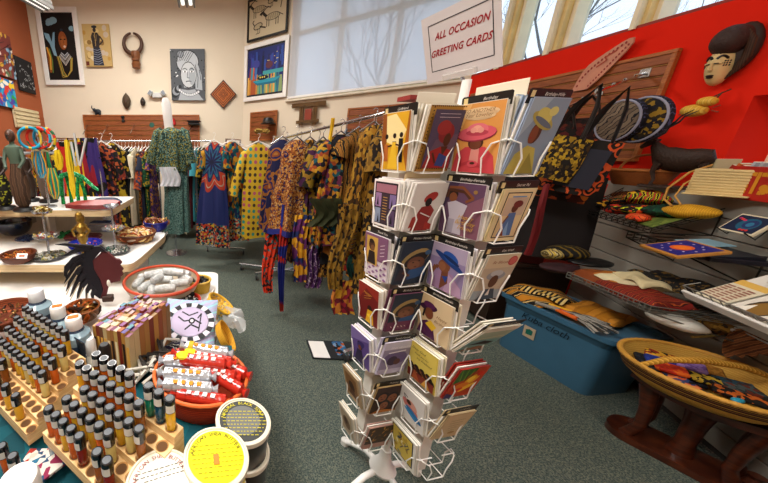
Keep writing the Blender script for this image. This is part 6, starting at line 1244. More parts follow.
trinkets(p2 + Vector((0, 0, .01)), .08, 60, ['#c8c6b8', '#3a6a5a', '#d8d4c8', '#8a8a80'], 'pale and green rings on the bottom tray of the right tiered stand')
trinkets(p2 + Vector((0, 0, .158)), .06, 20, ['#d8a0a0', '#c8a83a', '#a8acb0'], 'pink and gold pieces on the middle tray of the right tiered stand')
bowl('wooden_bowl', 'brown wooden bowl of jewellery with an orange price tag at the shelf edge', atZ(20, 262, LZ2), .095, .055, col('#5a2c18', .4), .004)
trinkets(atZ(20, 262, LZ2) + Vector((0, 0, .03)), .075, 60, ['#a8642a', '#c98a3a', '#7a3a1c', '#d8702a'], 'amber and brown beads in the wooden bowl')
o = MB().box((0, 0, 0), (.06, .03, .002)).build('price_card', WHITE, M=frameM(atZ(22, 256, LZ2 + .08), (1, 0, 0), (0, .6, .8)), label='small white price card with an orange sticker on the wooden bowl', cat='price tag'); MB().box((0, 0, .0015), (.03, .01, .001)).build('orange_sticker', flat('#f2601c'), o)
bowl('blue_bowl', 'large dark glossy blue bowl at the back left of the lower shelf', atZ(8, 238, LZ2) + Vector((0, .1, 0)), .13, .11, col('#101c38', .15, coat=.6), foot=.4)
trinkets(atZ(27, 240, LZ2), .06, 60, ['#1c2c5a', '#2a3c6a', '#38507a'], 'bunch of dark blue bead strands lying left of the tiered stand', s_=.02)
bowl('cobalt_bowl', 'cobalt blue bowl of beads behind the dreadlock sculpture', atZ(86, 250, LZ2), .11, .05, col('#1a2a9a', .2, coat=.5), .004)
trinkets(atZ(86, 250, LZ2) + Vector((0, 0, .03)), .08, 30, ['#1c2ca0', '#d8601c', '#2a3cb0'], 'blue beads in the cobalt bowl')
trinkets(atZ(60, 238, LZ2) + Vector((0, .05, .0)), .07, 40, ['#1f7a4a', '#17151a', '#2a9a5a'], 'green and black beaded pieces behind the left tiered stand', s_=.02)
bowl('plate', 'pale plate cut by the left edge of the lower shelf', atZ(-2, 258, LZ2), .07, .02, WHITE)
g = MB()
for k, (z, r) in enumerate(((.0, .03), (.03, .022), (.06, .02), (.1, .022), (.13, .032), (.15, .024), (.17, .034), (.2, .036), (.225, .02), (.245, .03), (.265, .022), (.28, .01))): pass
p3 = atZ(86, 262, LZ2); t = root('brass_figurine', 'tall brass figurine of stacked forms on the lower shelf', 'figurine', p3); br = col('#8a6a28', .3, .7, bump=.4, bscale=60)
MB().lathe([(.035, 0), (.035, .01), (.018, .02), (.016, .12), (.028, .14), (.032, .17), (.02, .185), (.03, .2), (.034, .225), (.018, .245), (.026, .26), (.024, .285), (.008, .3)], 14).build('carved_column', br, t, smooth=True)
for s_ in (-1, 1): MB().tube([(s_ * .02, 0, .225), (s_ * .05, -.01, .2), (s_ * .03, -.03, .17)], [.01, .009, .006], 8).build('curled_arm', br, t, smooth=True)
MB().ball((0, -.01, .29), (.022, .022, .022), 12).build('head', br, t, smooth=True)
cb_ = atZ(136, 240, LZ2); basket('wide brown basket dish of gold bangles on the lower shelf corner', cb_, .15, .06, wicker('#8a5230', '#5a2c1a', 120), None, None, col('#5c3420', .5), foot=.6, name='bangle_basket')
trinkets(cb_ + Vector((0, 0, .03)), .12, 90, ['#c8a060', '#a8562a', '#d8b878', '#8a4a20', '#c9b8a0'], 'gold and copper bangles filling the brown basket dish', ring=True, s_=.034)
bowl('cobalt_bowl', 'ribbed cobalt blue bowl behind the bangle basket at the shelf corner', atZ(155, 232, LZ2) + Vector((0, .06, 0)), .1, .075, col('#1c1f7a', .3), .005, foot=.6)
trinkets(atZ(155, 232, LZ2) + Vector((0, .06, .055)), .08, 30, ['#8a4a20', '#c8a060', '#5a2c14'], 'brown leather bracelets in the ribbed cobalt bowl', ring=True, s_=.034)
g = MB(); g.box((0, 0, .04), (.2, .12, .08), bev=.02); g.build('striped_textile', pat('saw', ['#c9cfd8', '#2a3c6a', '#d8d8d8', '#22283c'], 110, rot=(0, R(90), 0)), smooth='auto', loc=atZ(88, 238, LZ2) + Vector((.03, .22, 0)), label='folded blue and white striped textile at the back of the lower shelf', cat='textile')
g = MB(); g.box((0, 0, .02), (.26, .12, .04), bev=.015); g.build('burgundy_wallet', col('#5a1620', .4), smooth='auto', loc=atZ(75, 243, LZ2) + Vector((.02, .1, 0)), label='dark burgundy leather case lying between the bowls on the lower shelf', cat='case')
g = MB(); g.box((0, 0, .08), (.02, .1, .16), bev=.004); g.build('white_box', WHITE, loc=atZ(60, 228, LZ2) + Vector((0, -.12, 0)), label='plain white box at the back of the lower shelf', cat='box')
# goods on the deck below
for k, (x, y, c, lab, r_) in enumerate(((18, 285, ['#6a2a5a', '#17151a', '#2a6a8a', '#a83a5a'], 'pink and blue patterned folded bag on the bottom deck', .09), (44, 278, ['#17151a', '#d8d4cc', '#a8401c'], 'black and white dotted oval purse with an orange edge on the bottom deck', .07), (72, 285, ['#3a1a2a', '#5a2434'], 'plum folded cloth on the bottom deck', .1))):
    p = atZ(x, y, .60); g = MB(); g.ball((0, 0, 0), (r_ * 1.4, r_, .05), 20); g.build('folded_purse', pat('vor', c, 60, dist=1), smooth=True, loc=(p.x, p.y + .1, .56), label=lab, cat='purse')
bowl('woven_tray', 'brown woven tray at the left edge behind the bottle rack', atZ(6, 322, .78), .12, .05, wicker('#6a3018', '#a8522a', 120), .006, foot=.7, cat='tray'); trinkets(atZ(6, 322, .78) + Vector((0, 0, .02)), .09, 40, ['#5a3018', '#8a6a3a', '#2a1a10'], 'brown seeds in the woven tray')
bowl('woven_tray', 'copper coil basket between the dreadlock sculpture and the jugs', atZ(84, 318, .74), .075, .06, wicker('#6a421e', '#2c170c', 120), .004, col('#8a4a1e', .4), foot=.7, cat='tray'); trinkets(atZ(84, 318, .74) + Vector((0, 0, .03)), .055, 40, ['#6a421e', '#8a602a', '#2c170c', '#a8501c'], 'copper bangles in the coil basket', ring=True, s_=.03)
# upper shelf: carved statues, jewellery stand
def statue(p, h, label, mbody, mskirt, lean=0):
    t = root('carved_statue', label, 'statue', p); MB().lathe([(.065, 0), (.07, .008), (.06, .025), (.02, .03)], 20, sy=.8).build('base', BLACK, t, smooth='auto')
    MB().lathe([(.03, .03), (.045, h * .1), (.058, h * .25), (.055, h * .4), (.04, h * .52), (.034, h * .6)], 16, sy=.75).build('skirt', mskirt, t, smooth=True)
    MB().lathe([(.033, h * .58), (.036, h * .66), (.05, h * .76), (.045, h * .8), (.016, h * .83), (.014, h * .87)], 16, sy=.7).build('upper_body', mbody, t, smooth=True)
    hd = MB().ball((0, -.004, h * .925), (.026, .03, .038), 16).build('head', dw, t, smooth=True); g = MB(); g.ball((0, -.034, h * .92), (.005, .008, .01), 8); g.ball((0, -.03, h * .905), (.01, .006, .004), 8); g.ball((-.01, -.03, h * .932), (.005, .004, .003), 6); g.ball((.01, -.03, h * .932), (.005, .004, .003), 6); g.build('face_features', BLACK, hd, smooth=True)
    for s_ in (-1, 1): MB().tube([(s_ * .045, 0, h * .77), (s_ * .06, -.01, h * .64), (s_ * .04, -.04, h * .55)], [.014, .011, .009], 8).build('arm', mbody, t, smooth=True)
dkw = col('#2f1f16', .4, bump=.3); brw = pat('wave', ['#4a3424', '#5c4430', '#3a281c'], 60, dist=1)
statue(atZ(19, 213, UZ) + Vector((-.0, .06, 0)), .50, 'brown carved statue of a woman with grey-green shoulders', col('#4a5c4c', .6), brw)
statue(atZ(1, 211, UZ) + Vector((0, .05, 0)), .42, 'dark carved statue with yellow speckled wrap at the left edge', dkw, pat('vor', ['#17150f', '#17150f', '#8a8a1c', '#17150f'], 90))
statue(atZ(40, 205, UZ) + Vector((.0, .12, 0)), .50, 'carved statue in a beige top behind the bead rings', col('#8a7a50', .6), col('#5c4c40', .7))
statue(atZ(12, 206, UZ) + Vector((.02, .2, 0)), .40, 'slim dark carved statue between the two larger statues', dkw, dkw)
js = Vector((atY(40, 160, 2.06).x, 2.06, UZ)); bar_z = atY(40, 153, 2.06).z - UZ; t = root('jewelry_stand', 'white crossbar jewellery stand on the upper shelf', 'jewelry stand', js); MB().tube([(-.14, 0, bar_z), (.14, 0, bar_z)], .008, 10).build('crossbar', col('#b8bcc0', .3, .5), t, smooth=True); MB().tube([(0, .02, 0), (0, .02, bar_z + .1)], .008, 10).build('pole', STEEL, t, smooth=True); MB().lathe([(.06, 0), (.06, .01), (.01, .014)], 20).build('base', STEEL, t, smooth='auto')
def ringthing(x, y, r, m, label, Y_=2.02, tilt=0, rt_=.009, rz=0):
    p = atY(x, y, Y_); M_ = Matrix.Translation(p) @ Matrix.Rotation(rz, 4, 'Z') @ Matrix.Rotation(R(90) + tilt, 4, 'X'); MB().tube([(r * math.cos(a), r * math.sin(a), 0) for a in [R(12 * k) for k in range(30)]], rt_, 8, closed=True).build('beaded_ring', m, smooth=True, M=M_, label=label, cat='necklace', group='beaded ring necklaces on the jewellery stand')
ringthing(30, 138, .062, pat('saw', ['#1f8aa8', '#1f8aa8', '#2a9ab8', '#c9a83a'], 30), 'bright blue beaded ring necklace, leftmost on the stand', 2.0, rz=.5)
ringthing(38, 138, .062, pat('vor', ['#b8281c', '#c8301c', '#b8281c', '#1f5a3a'], 30), 'red beaded ring necklace beside the blue ring', 2.03, rz=.3)
ringthing(42, 138, .060, pat('vor', ['#1f8aa8', '#1f7a98', '#c8301c'], 26), 'second blue beaded ring necklace overlapping the red one', 2.05, rz=-.2)
ringthing(47, 139, .064, pat('vor', ['#b8281c', '#c8a81c', '#b8281c', '#b8281c', '#1f5a3a'], 30), 'red, yellow and green beaded ring necklace, rightmost on the stand', 2.07, rz=-.3)
def bundle(x, y0, y1, w, cols_, label, Y_=2.03, n=12):
    a_, b_ = atY(x, y0, Y_), atY(x, y1, Y_); t = root('bead_necklace', label, 'necklace', a_, 0, 'bead necklaces hanging from the jewellery stand'); L_ = a_.z - b_.z; g = MB(); q = random.Random(int(x * y1))
    for k in range(n): u = (k / (n - 1) - .5) * w; g.tube([(u * .5, 0, 0), (u, -.01 + .02 * q.random(), -L_ * .4), (u * .9 + q.uniform(-.006, .006), .0, -L_ * .8), (u * .3, 0, -L_)], .0045, 5, k % len(cols_))
    g.build('bead_strands', [flat(c) for c in cols_], t, smooth=True)
bundle(38, 151, 178, .075, ['#1f7a98', '#2a9ab8', '#c9902a'], 'blue and gold multi-strand bead necklace hanging at the left of the bar')
bundle(46, 152, 175, .04, ['#1f5a3a', '#b8281c', '#2a7a4a'], 'green and red bead necklace beside the blue one', 2.05)
bundle(51, 168, 199, .085, ['#1f7a6a', '#c9702a', '#b8a82a', '#2a8a5a'], 'teal and orange fringed bead necklace in the middle of the stand', 2.0)
bundle(57, 150, 170, .05, ['#d8b81c', '#c9a81c'], 'yellow bead necklace loop at the right end of the bar', 2.04)
bundle(66, 140, 199, .03, ['#d8b81c', '#e0c42a', '#c9a81c'], 'long yellow bead strand right of the stand', 2.02)
bundle(33, 152, 176, .03, ['#c9a81c', '#1f1f1f', '#b85a1c'], 'short gold and black bead strand at the left end of the bar', 2.04)
# green beaded ornament with two sticks
gp_ = atZ(78, 206, UZ) + Vector((0, .02, 0)); t = root('beaded_stool', 'miniature bright green beaded arch stool on the upper shelf', 'ornament', gp_); gm = pat('vor', ['#1f9a5a', '#2ab86a', '#1f8a4a', '#7ad8a8'], 120)
MB().tube([(-.13, 0, .17), (-.09, 0, .21), (-.02, 0, .225), (.05, 0, .2), (.12, 0, .13), (.15, 0, .11)], [.014, .02, .024, .022, .018, .012], 10, flat=.6).build('arched_top', gm, t, smooth=True)
for x, x2, lx in ((-.1, -.11, 0), (-.06, -.05, 0), (.03, .05, 0), (.02, 0, 0)): MB().tube([(x, .03 if lx else -.0, .2), (x2, 0, .1), (x2, 0, .01)], [.014, .012, .014], 8).build('leg', pat('vor', ['#157a3a', '#1f9a4a', '#0f5a2a'], 120), t, smooth=True)
for k, (xa, ya, xb, yb, lab) in enumerate(((74, 133, 79, 165, 'left'), (86, 138, 80, 166, 'right'), (71, 142, 76, 166, 'rearmost'))):
    a_, b_ = atY(xa, ya, 2.12), atY(xb, yb, 2.1); MB().tube([(0, 0, 0), a_ - b_], .008, 8).build('white_stick', col('#b8b8b4', .4), smooth=True, loc=b_, label='pale wooden stick rising behind the green ornament, the %s one' % lab, cat='stick')
g = MB(); g.prism([(-.17, 0), (-.1, .05), (.02, .065), (.14, .06), (.18, .04), (.16, 0), (.05, -.02), (-.1, -.015)], .03); o = g.build('leather_purse', col('#8a2c2c', .35, coat=.3), smooth='auto', M=frameM(atZ(92, 208, UZ + .012), (1, .05, 0), (0, .8, .25)), label='flat dark red leather pouch lying on the front of the upper shelf', cat='purse')
g = MB(); g.lathe([(.11, 0), (.115, .01), (.08, .035), (.02, .04)], 24, sy=.7); g.build('navy_hat', col('#22304a', .6), smooth='auto', loc=atZ(107, 203, UZ), label='flat navy blue cap at the right corner of the upper shelf', cat='hat')
statue(atZ(102, 200, UZ) + Vector((0, .25, 0)), .0001 + .34, 'black carved statue with red beads near the right corner of the upper shelf', pat('vor', ['#17150f', '#8a2a1c', '#17150f', '#3a2a4a'], 60), pat('vor', ['#17150f', '#7a2a1c', '#17150f'], 60)) if False else None
# flag scarves behind the shelf
fl = [('#b8281c', 'red'), ('#d8b01c', 'yellow'), ('#2a6a3a', 'green'), ('#d8b01c', 'golden'), ('#8a1c2c', 'wine red'), ('#3a2a6a', 'violet')]
for k, (c, nm_) in enumerate(fl):
    p = atY(62 + k * 6, 142 - (k % 2) * 4, 3.2); cloth_strip('scarf', '%s cloth, %s from the left, hanging behind the bead stand' % (nm_, ordn[k]), p, .95, .13, pat('vor', [c, c, c, '#17150f', c], 9, dist=1), rz=.2, seed=k, taper=1.3, n=2)
rail('scarf_rack', 'short chrome rack of flag-coloured cloths behind the upper shelf', (atY(56, 140, 3.22).x, 3.22, atY(76, 139, 3.2).z), (atY(98, 140, 3.22).x, 3.22, atY(76, 139, 3.2).z), base=.2)
garment((atY(101, 140, 3.4).x, 3.4, atY(104, 139, 3.4).z), R(35), .24, 1.0, .08, pat('vor', ['#17150f', '#7a2c1c', '#17150f', '#2a1a2a', '#a8502a'], 34, dist=1), 'black and rust floral dress hanging behind the navy cap', 'dress', seed=30, sleeve=.3)
garment((atY(111, 140, 3.5).x, 3.5, atY(112, 139, 3.5).z), R(45), .26, 1.0, .08, F['yelblack'], 'yellow and black print dress behind the black floral dress', 'dress', seed=31, sleeve=.3)
# ---------------------------------------------------------------- right side
GP, GDv = Vector((2.7, 1.55, 0)), Vector((.4, .917, 0)).normalized(); GN = Vector((-GDv.y, GDv.x, 0)); GR = -GDv
def onG(x, y, off=0): return atP(x, y, GP + GN * off, GN)
g = MB(); g.T = frameM(GP, GR, (0, 0, 1)); z = .05    # local x toward the viewer, y up, z into the room or away
zs = 1 if (g.T.to_3x3() @ Vector((0, 0, 1))).dot(GN) > 0 else -1
while z < 1.19: g.box((.1, z + .05, zs * -.012), (2.0, .094, .024), bev=.003); z += .1
g.box((.1, .62, zs * -.03), (2.0, 1.22, .012), 1); struct(g, 'wall_display', [col('#8b887e', .5, var=.04), col('#3a3834', .8)])
q0, q1 = GP - GR * .93, GP + GR * 1.1
struct(MB().prism([(q0.x, q0.y), (q1.x, q1.y), (3.095, q1.y), (3.095, q0.y)][::-1], .025, z0=1.245), 'trim_3', col('#8f8c82', .5))
wirem = col('#26241f', .35, .6, var=0); wirec = col('#8d8c86', .3, .8, var=0)
def wire_shelf(name, label, c00, c10, c11, c01, lip, m, nx=12, ny=5, r=.003):
    """four corner points: front left, front right, back right, back left"""
    t = root(name, label, 'wire shelf'); c = [Vector(p) for p in (c00, c10, c11, c01)]; g = MB(); B = lambda u, v: (c[0] * (1 - u) + c[1] * u) * (1 - v) + (c[3] * (1 - u) + c[2] * u) * v
    for i in range(nx + 1): g.tube([B(i / nx, 0), B(i / nx, 1)], r * .8, 5)
    for j in range(ny + 1): g.tube([B(0, j / ny), B(1, j / ny)], r * .8, 5)
    g.build('wire_grid', m, t); g = MB(); up = Vector((0, 0, lip)); loop = [c[0] + up, c[1] + up, c[2] + up, c[3] + up]
    g.tube([loop[3], loop[0], loop[1], loop[2]], r, 6); g.tube([p - up * .5 for p in (loop[3], loop[0], loop[1], loop[2])], r * .8, 6)
    for i in range(nx + 1): g.tube([B(i / nx, 0), B(i / nx, 0) + up], r * .8, 5)
    g.build('raised_lip', m, t)
    for s_ in (0, 1): MB().tube([B(s_, 0), B(s_, 1) + Vector((0, 0, -.12)), B(s_, 1)], r * 1.3, 6).build('support_bracket', m, t)
    return t
V = Vector
# sloping top wire shelf
a0, a1 = atZ(581, 212, 1.06), atZ(650, 233, 1.05); b1, b0 = onG(722, 214, .02), onG(622, 192, .02)
s1 = wire_shelf('wire_shelf', 'black wire shelf of bright printed caps below the ledge', a0, a1, b1, b0, .03, wirem)
def mid(u, v, dz=0): return ((a0 * (1 - u) + a1 * u) * (1 - v) + (b0 * (1 - u) + b1 * u) * v) + V((0, 0, dz))
MB().box((0, 0, 0), (.12, .2, .006), bev=.002).build('placemat', pat('vor', ['#5c6c2c', '#4a5c22', '#707c34'], 60), M=frameM(mid(.86, .45, .012), mid(1, .5) - mid(0, .5), mid(.5, 1) - mid(.5, 0)), label='lime green mat at the near end of the top wire shelf', cat='mat')
def lump(name, label, p, r, m, rot=(0, 0, 0), cat='hat', puck=1.0):
    g = MB(); q = random.Random(label); ph = [q.uniform(0, 6.28) for _ in range(4)]
    def f(u, v):
        a, b_ = 2 * math.pi * u, math.pi * (v - .5); k = 1 + puck * (.10 * math.sin(3 * a + ph[0]) + .08 * math.sin(5 * a + ph[1] + 3 * b_) + .06 * math.sin(4 * b_ + ph[2]))
        return (r[0] * k * math.cos(a) * math.cos(b_), r[1] * k * math.sin(a) * math.cos(b_), r[2] * k * math.sin(b_))
    g.grid(f, 24, 12); return g.build(name, m, smooth=True, M=Matrix.Translation(p) @ r4(Euler(rot)), label=label, cat=cat)
K1 = ['#17120f', '#c9301c', '#d8a81c', '#17120f', '#1f5a3a', '#17120f']
for k, (u, v, dz, r_, cols_, lab) in enumerate((
    (.12, .3, .03, (.07, .06, .03), ['#17120f', '#a82a1c', '#c9901c', '#17120f'], 'dark red and gold folded cap at the far end of the top wire shelf'), (.3, .55, .04, (.08, .07, .035), K1, 'black, red and yellow dashiki cap on the top wire shelf'),
    (.42, .25, .035, (.08, .06, .03), ['#b8281c', '#17120f', '#c9301c', '#17120f'], 'bright red and black folded cap in the middle of the top wire shelf'), (.5, .6, .07, (.09, .08, .035), ['#17120f', '#d8c41c', '#d8c41c', '#17120f', '#2a7a3a', '#b8281c'], 'yellow and black kente cap topmost of the heap on the wire shelf'),
    (.6, .3, .05, (.09, .07, .03), ['#17120f', '#c9d81c', '#17120f', '#d8501c', '#17120f'], 'black cap with neon yellow and orange bands near the shelf front'), (.72, .2, .03, (.08, .05, .022), ['#d8401c', '#17120f', '#e0602a'], 'orange zigzag cap at the front corner of the wire shelf'),
    (.78, .5, .04, (.09, .07, .035), ['#0f3c2a', '#17120f', '#1f5a3a', '#0f2c20'], 'dark green and black cap next to the straw hat'), (.22, .75, .03, (.08, .05, .03), ['#3a1a10', '#a85a1c', '#17120f'], 'brown printed cap at the back of the top wire shelf'), (.38, .8, .05, (.08, .05, .03), ['#17120f', '#d8b01c', '#a8281c'], 'gold, black and red cap at the very back of the heap'))):
    lump('kufi_hat', lab, mid(u, v, dz), r_, pat('wave' if k % 2 else 'vor', cols_, 70 if k % 2 else 55, dist=1.5), rot=(0, 0, k * .7))
lump('straw_hat', 'knitted yellow straw cap lying at the right of the top wire shelf', mid(.93, .62, .045), (.095, .06, .038), pat('wave', ['#c9901c', '#a8741a', '#d8a42a'], 260, dist=1), rot=(0, -.05, R(-70)), cat='hat', puck=.4)
# ledge things
LZ_ = 1.271
def onL(x, y): return atZ(x, y, LZ_)
# antelope
an = root('antelope_figurine', 'dark brown carved antelope with long twisted horns on the ledge', 'figurine', M=frameM(V((2.83, 1.90, LZ_)), (.45, -.9, 0), (0, 0, 1)) @ Matrix.Diagonal((.74, 1.18, 1, 1)))
fur = col('#2f1d12', .6, bump=.6, bscale=90); W_ = 1.05
g = MB()  # body: x toward the viewer (rump), y up
g.tube([(-.155, .225, 0), (-.13, .2, 0), (-.10, .165, 0), (-.05, .15, 0), (.02, .14, 0), (.08, .145, 0), (.13, .15, 0), (.155, .13, 0)], [.024, .036, .056, .066, .066, .064, .054, .024], 14, flat=.75); g.build('body', fur, an, smooth=True)
for x, f in ((-.09, -1), (.12, 1)):
    for s_ in (-1, 1): MB().tube([(x, .13, s_ * .03), (x + .012 * f, .085, s_ * .032), (x - .008 * f, .045, s_ * .032), (x + .002, .014, s_ * .032)], [.026, .014, .009, .011], 8).build('leg', fur, an, smooth=True)
MB().tube([(-.15, .235, 0), (-.17, .243, 0), (-.20, .222, 0), (-.22, .208, 0)], [.02, .027, .017, .011], 10, flat=.8).build('head', fur, an, smooth=True)
for s_ in (-1, 1):
    MB().tube([(-.16, .26, s_ * .012), (-.13, .285, s_ * .03), (-.12, .31, s_ * .02), (-.085, .335, s_ * .045), (-.07, .36, s_ * .04), (-.02, .385, s_ * .06)], [.008, .008, .007, .006, .005, .002], 8).build('horn', col('#1c1410', .4), an, smooth=True)
    MB().ball((-.145, .245, s_ * .035), (.012, .008, .022), 8).build('ear', fur, an, smooth=True)
MB().tube([(.155, .15, 0), (.175, .12, 0), (.175, .08, 0)], [.007, .005, .008], 6).build('tail', fur, an, smooth=True); MB().box((0, .007, 0), (.3, .014, .1), bev=.003).build('base', dkw, an)
# wicker basket beside antelope
wk = wicker('#8a4a1c', '#5a2c10', 130); bc = onL(640, 190); bc = V((2.84, 2.05, LZ_)); t = root('wicker_basket', 'brown wicker basket with hoop handle left of the antelope', 'basket', bc, R(-66))
MB().lathe([(.09, 0), (.1, .01), (.13, .1), (.122, .1), (.095, .012), (.001, .012)], 28, sx=1.15, sy=.6).build('basket_body', wk, t, smooth='auto'); MB().tube([(.15 * math.cos(a), .078 * math.sin(a), .1) for a in [R(12 * k) for k in range(30)]], .008, 8, closed=True).build('rim', col('#a8642c', .5), t, smooth=True)
MB().tube([(-.08 + .0 * k, .0, .1) if 0 else (-.10 * math.cos(R(15 * k)), 0, .1 + .1 * math.sin(R(15 * k))) for k in range(13)], .007, 8).build('handle', col('#a8642c', .5), t, smooth=True)
# cream coil box with raffia cord
cc = V((2.67, 1.60, LZ_)); t = root('coil_box', 'cream coiled straw box with rope sides on the ledge', 'box', M=Matrix.Translation(cc) @ Matrix.Rotation(R(-66), 4, 'Z') @ Matrix.Scale(1.05, 4))
for k in range(9): MB().tube([(-.075 - .004 * math.sin(k * .5), -.055, .012 + .0135 * k), (.08, -.055, .012 + .0135 * k), (.085, .05, .012 + .0135 * k), (-.08, .05, .012 + .0135 * k), (-.08, -.055, .012 + .0135 * k)], .0085, 8).build('coil_row', col('#c9b078', .7, bump=.5), t, smooth=True)
MB().box((0, 0, .062), (.15, .1, .115)).build('inner_box', col('#a88c54', .8), t); MB().box((0, -.03, .004), (.18, .15, .008), bev=.003).build('base_mat', col('#c9b078', .7, bump=.5), t)
P_ = [onG(712, 165, .05), onG(690, 172, .16), onG(668, 188, .2), onG(664, 199, .2), onG(672, 206, .2)]; MB().tube([p - P_[0] for p in P_], .005, 6).build('raffia_cord', col('#b8843a', .7), smooth=True, loc=P_[0], label='looped raffia cord hanging from the coil box down to the straw cap', cat='cord')
P_ = [onG(706, 172, .05), onG(684, 184, .18), onG(675, 196, .2), onG(681, 205, .2)]; MB().tube([p - P_[0] for p in P_], .004, 6).build('raffia_cord', col('#b8843a', .7), smooth=True, loc=P_[0], label='second shorter raffia cord under the longer loop', cat='cord')
# books and boards
red_ = V((2.50, 1.30, LZ_)); M = frameM(atP(753, 184, GP + GN * .03, GN), GR, (0, 0, 1)); w_ = .24; t = root('red_board', 'red board with a gold ram-horn symbol standing on the ledge', 'sign board', M=frameM(atP(758, 184, GP + GN * .03, GN), GR, (0, 0, 1)))
MB().box((0, .0, 0), (.26, .16, .015), bev=.002).build('panel', col('#a81a10', .5), t); a = Art(.26, .16, .0085 * 1)
def gsym(sz):
    for s_ in (-1, 1):
        P_ = [(.5 + s_ * (.04 + .24 * math.sin(q * 2.9)) * 1.0, .78 - .5 * q + .1 * math.sin(q * 6)) for q in [k / 10 for k in range(11)]]
        a.line(P_, .07, '#c9841c'); a.ell(.5 + s_ * .16, .4, .07, .1, '#c9841c')
    a.line([(.5, .85), (.5, .2)], .06, '#c9841c')
gsym(1); a.build(t, 'gold_symbol') if zs > 0 else a.build(t, 'gold_symbol')
for k, (x, c, h, lab, w) in enumerate(((724, '#8a7a4a', .11, 'thin olive notebook, leftmost upright behind the coil box', .012), (728, '#b8ac84', .12, 'cream notebook upright behind the coil box', .012), (737, '#a8301c', .10, 'dark red book leaning behind the coil box', .02), (742, '#c96a2c', .11, 'orange-spined book leaning behind the coil box', .02), (747, '#8a2a1c', .10, 'maroon book leaning next to the white papers', .02), (755, '#b8bcc4', .12, 'pale grey booklet leaning behind the red board', .015), (763, '#a8acb0', .12, 'white and black booklet at the right picture edge', .015))):
    p = atP(x, 162, GP - GN * .10, GN); p.z = LZ_; tl_ = 0 if k < 2 else .35
    o = MB().box((0, h / 2 + .03, 0), (w, h + .06, .09), bev=.001).build('book', col(c, .5), M=frameM(p, GR, (0, 0, 1)) @ Matrix.Rotation(-tl_, 4, 'Z'), label=lab, cat='book', group='books standing on the ledge'); MB().box((0, h / 2 + .03, -.0), (w * .7, h + .062, .088)).build('pages', col('#d8d0b8', .8), o)
# small framed butterfly picture on holder
M = frameM(atP(748, 225, GP + GN * .10, GN), GR, (0.0, 0, 1)) @ Matrix.Rotation(R(-35), 4, 'X'); t = root('framed_tile', 'small white-edged tile of a blue peacock-like swirl on a wire holder', 'tile', M=M)
MB().box((0, 0, 0), (.15, .1, .012), bev=.001).build('frame', col('#c9bda0', .5), t); a = Art(.136, .086, .0065); a.rect(0, 0, 1, 1, '#101c38'); a.ell(.55, .5, .3, .38, '#15506a'); a.ell(.6, .52, .2, .26, '#1c2c5a'); a.ell(.6, .5, .1, .14, '#2a6a8a'); [a.ell(.12 + .1 * k, .8 - .05 * k, .05, .06, ['#a82a5a', '#c93a2a'][k % 2]) for k in range(3)]; [a.ell(.55 + .1 * k, .14, .04, .06, '#c92a1c') for k in range(3)]; a.build(t)
g = MB(); g.tube([(-.06, 0, -.02), (-.06, -.05, -.03), (-.06, -.05, .02)], .003, 5); g.tube([(.06, 0, -.02), (.06, -.05, -.03), (.06, -.05, .02)], .003, 5); g.build('wire_holder', wirem, t)
# picture shelf
c0, c1 = atZ(642, 252, .86), atZ(722, 288, .84); c0 = onG(648, 250, .25); c1 = onG(735, 275, .25); d1, d0 = onG(757, 252, .02), onG(672, 238, .02)
zz = (c0.z + c1.z + d0.z + d1.z) / 4; 
def flatz(p, off): q = p.copy(); q.z = zz; return q
C0 = GP - GR * .14 + GN * .25; C1 = GP + GR * .26 + GN * .25; D1 = GP + GR * .26 + GN * .02; D0 = GP - GR * .14 + GN * .02
for p in (C0, C1, D0, D1): p.z = .985
wire_shelf('wire_shelf', 'black wire shelf holding the blue and gold framed picture', C0, C1, D1, D0, .035, wirem, 8, 4)
def onshelf(x, y, z, r, up, size, m, name, label, cat, th=.012, rz=0): return MB().box((0, 0, 0), (size[0], size[1], th), bev=.002).build(name, m, M=frameM(atZ(x, y, z), r, up) @ Matrix.Rotation(rz, 4, 'Z'), label=label, cat=cat)
o = onshelf(682, 249, 1.03, GR, -GN + V((0, 0, .3)), (.21, .165), col('#a8702a', .5), 'framed_picture', 'blue starry picture with an orange sun and gold border lying on the wire shelf', 'picture', .014)
a = Art(.185, .14, .0075); a.rect(0, 0, 1, 1, '#1c1a6a'); a.ell(.5, .5, .24, .22, '#c9541c'); a.ell(.5, .5, .17, .15, '#d86a1c')
for k in range(10): a.ell(.5 + .38 * math.cos(k * .63), .5 + .38 * math.sin(k * .63), .025, .03, '#b8a8c8')
a.build(o)
onshelf(712, 253, 1.01, GR, -GN + V((0, 0, .1)), (.18, .2), col('#12121c', .35), 'black_booklet', 'glossy black booklet next to the framed picture on the wire shelf', 'booklet', .02)
onshelf(704, 243, 1.03, GR, -GN + V((0, 0, .15)), (.14, .12), col('#8ab0c0', .5), 'blue_print', 'pale blue and pink print half under the black booklet', 'print', .006)
onshelf(727, 258, 1.0, GR, -GN, (.14, .2), col('#1a1620', .5), 'black_booklet', 'second dark booklet with a beaded pink edge at the near end of the shelf', 'booklet', .02)
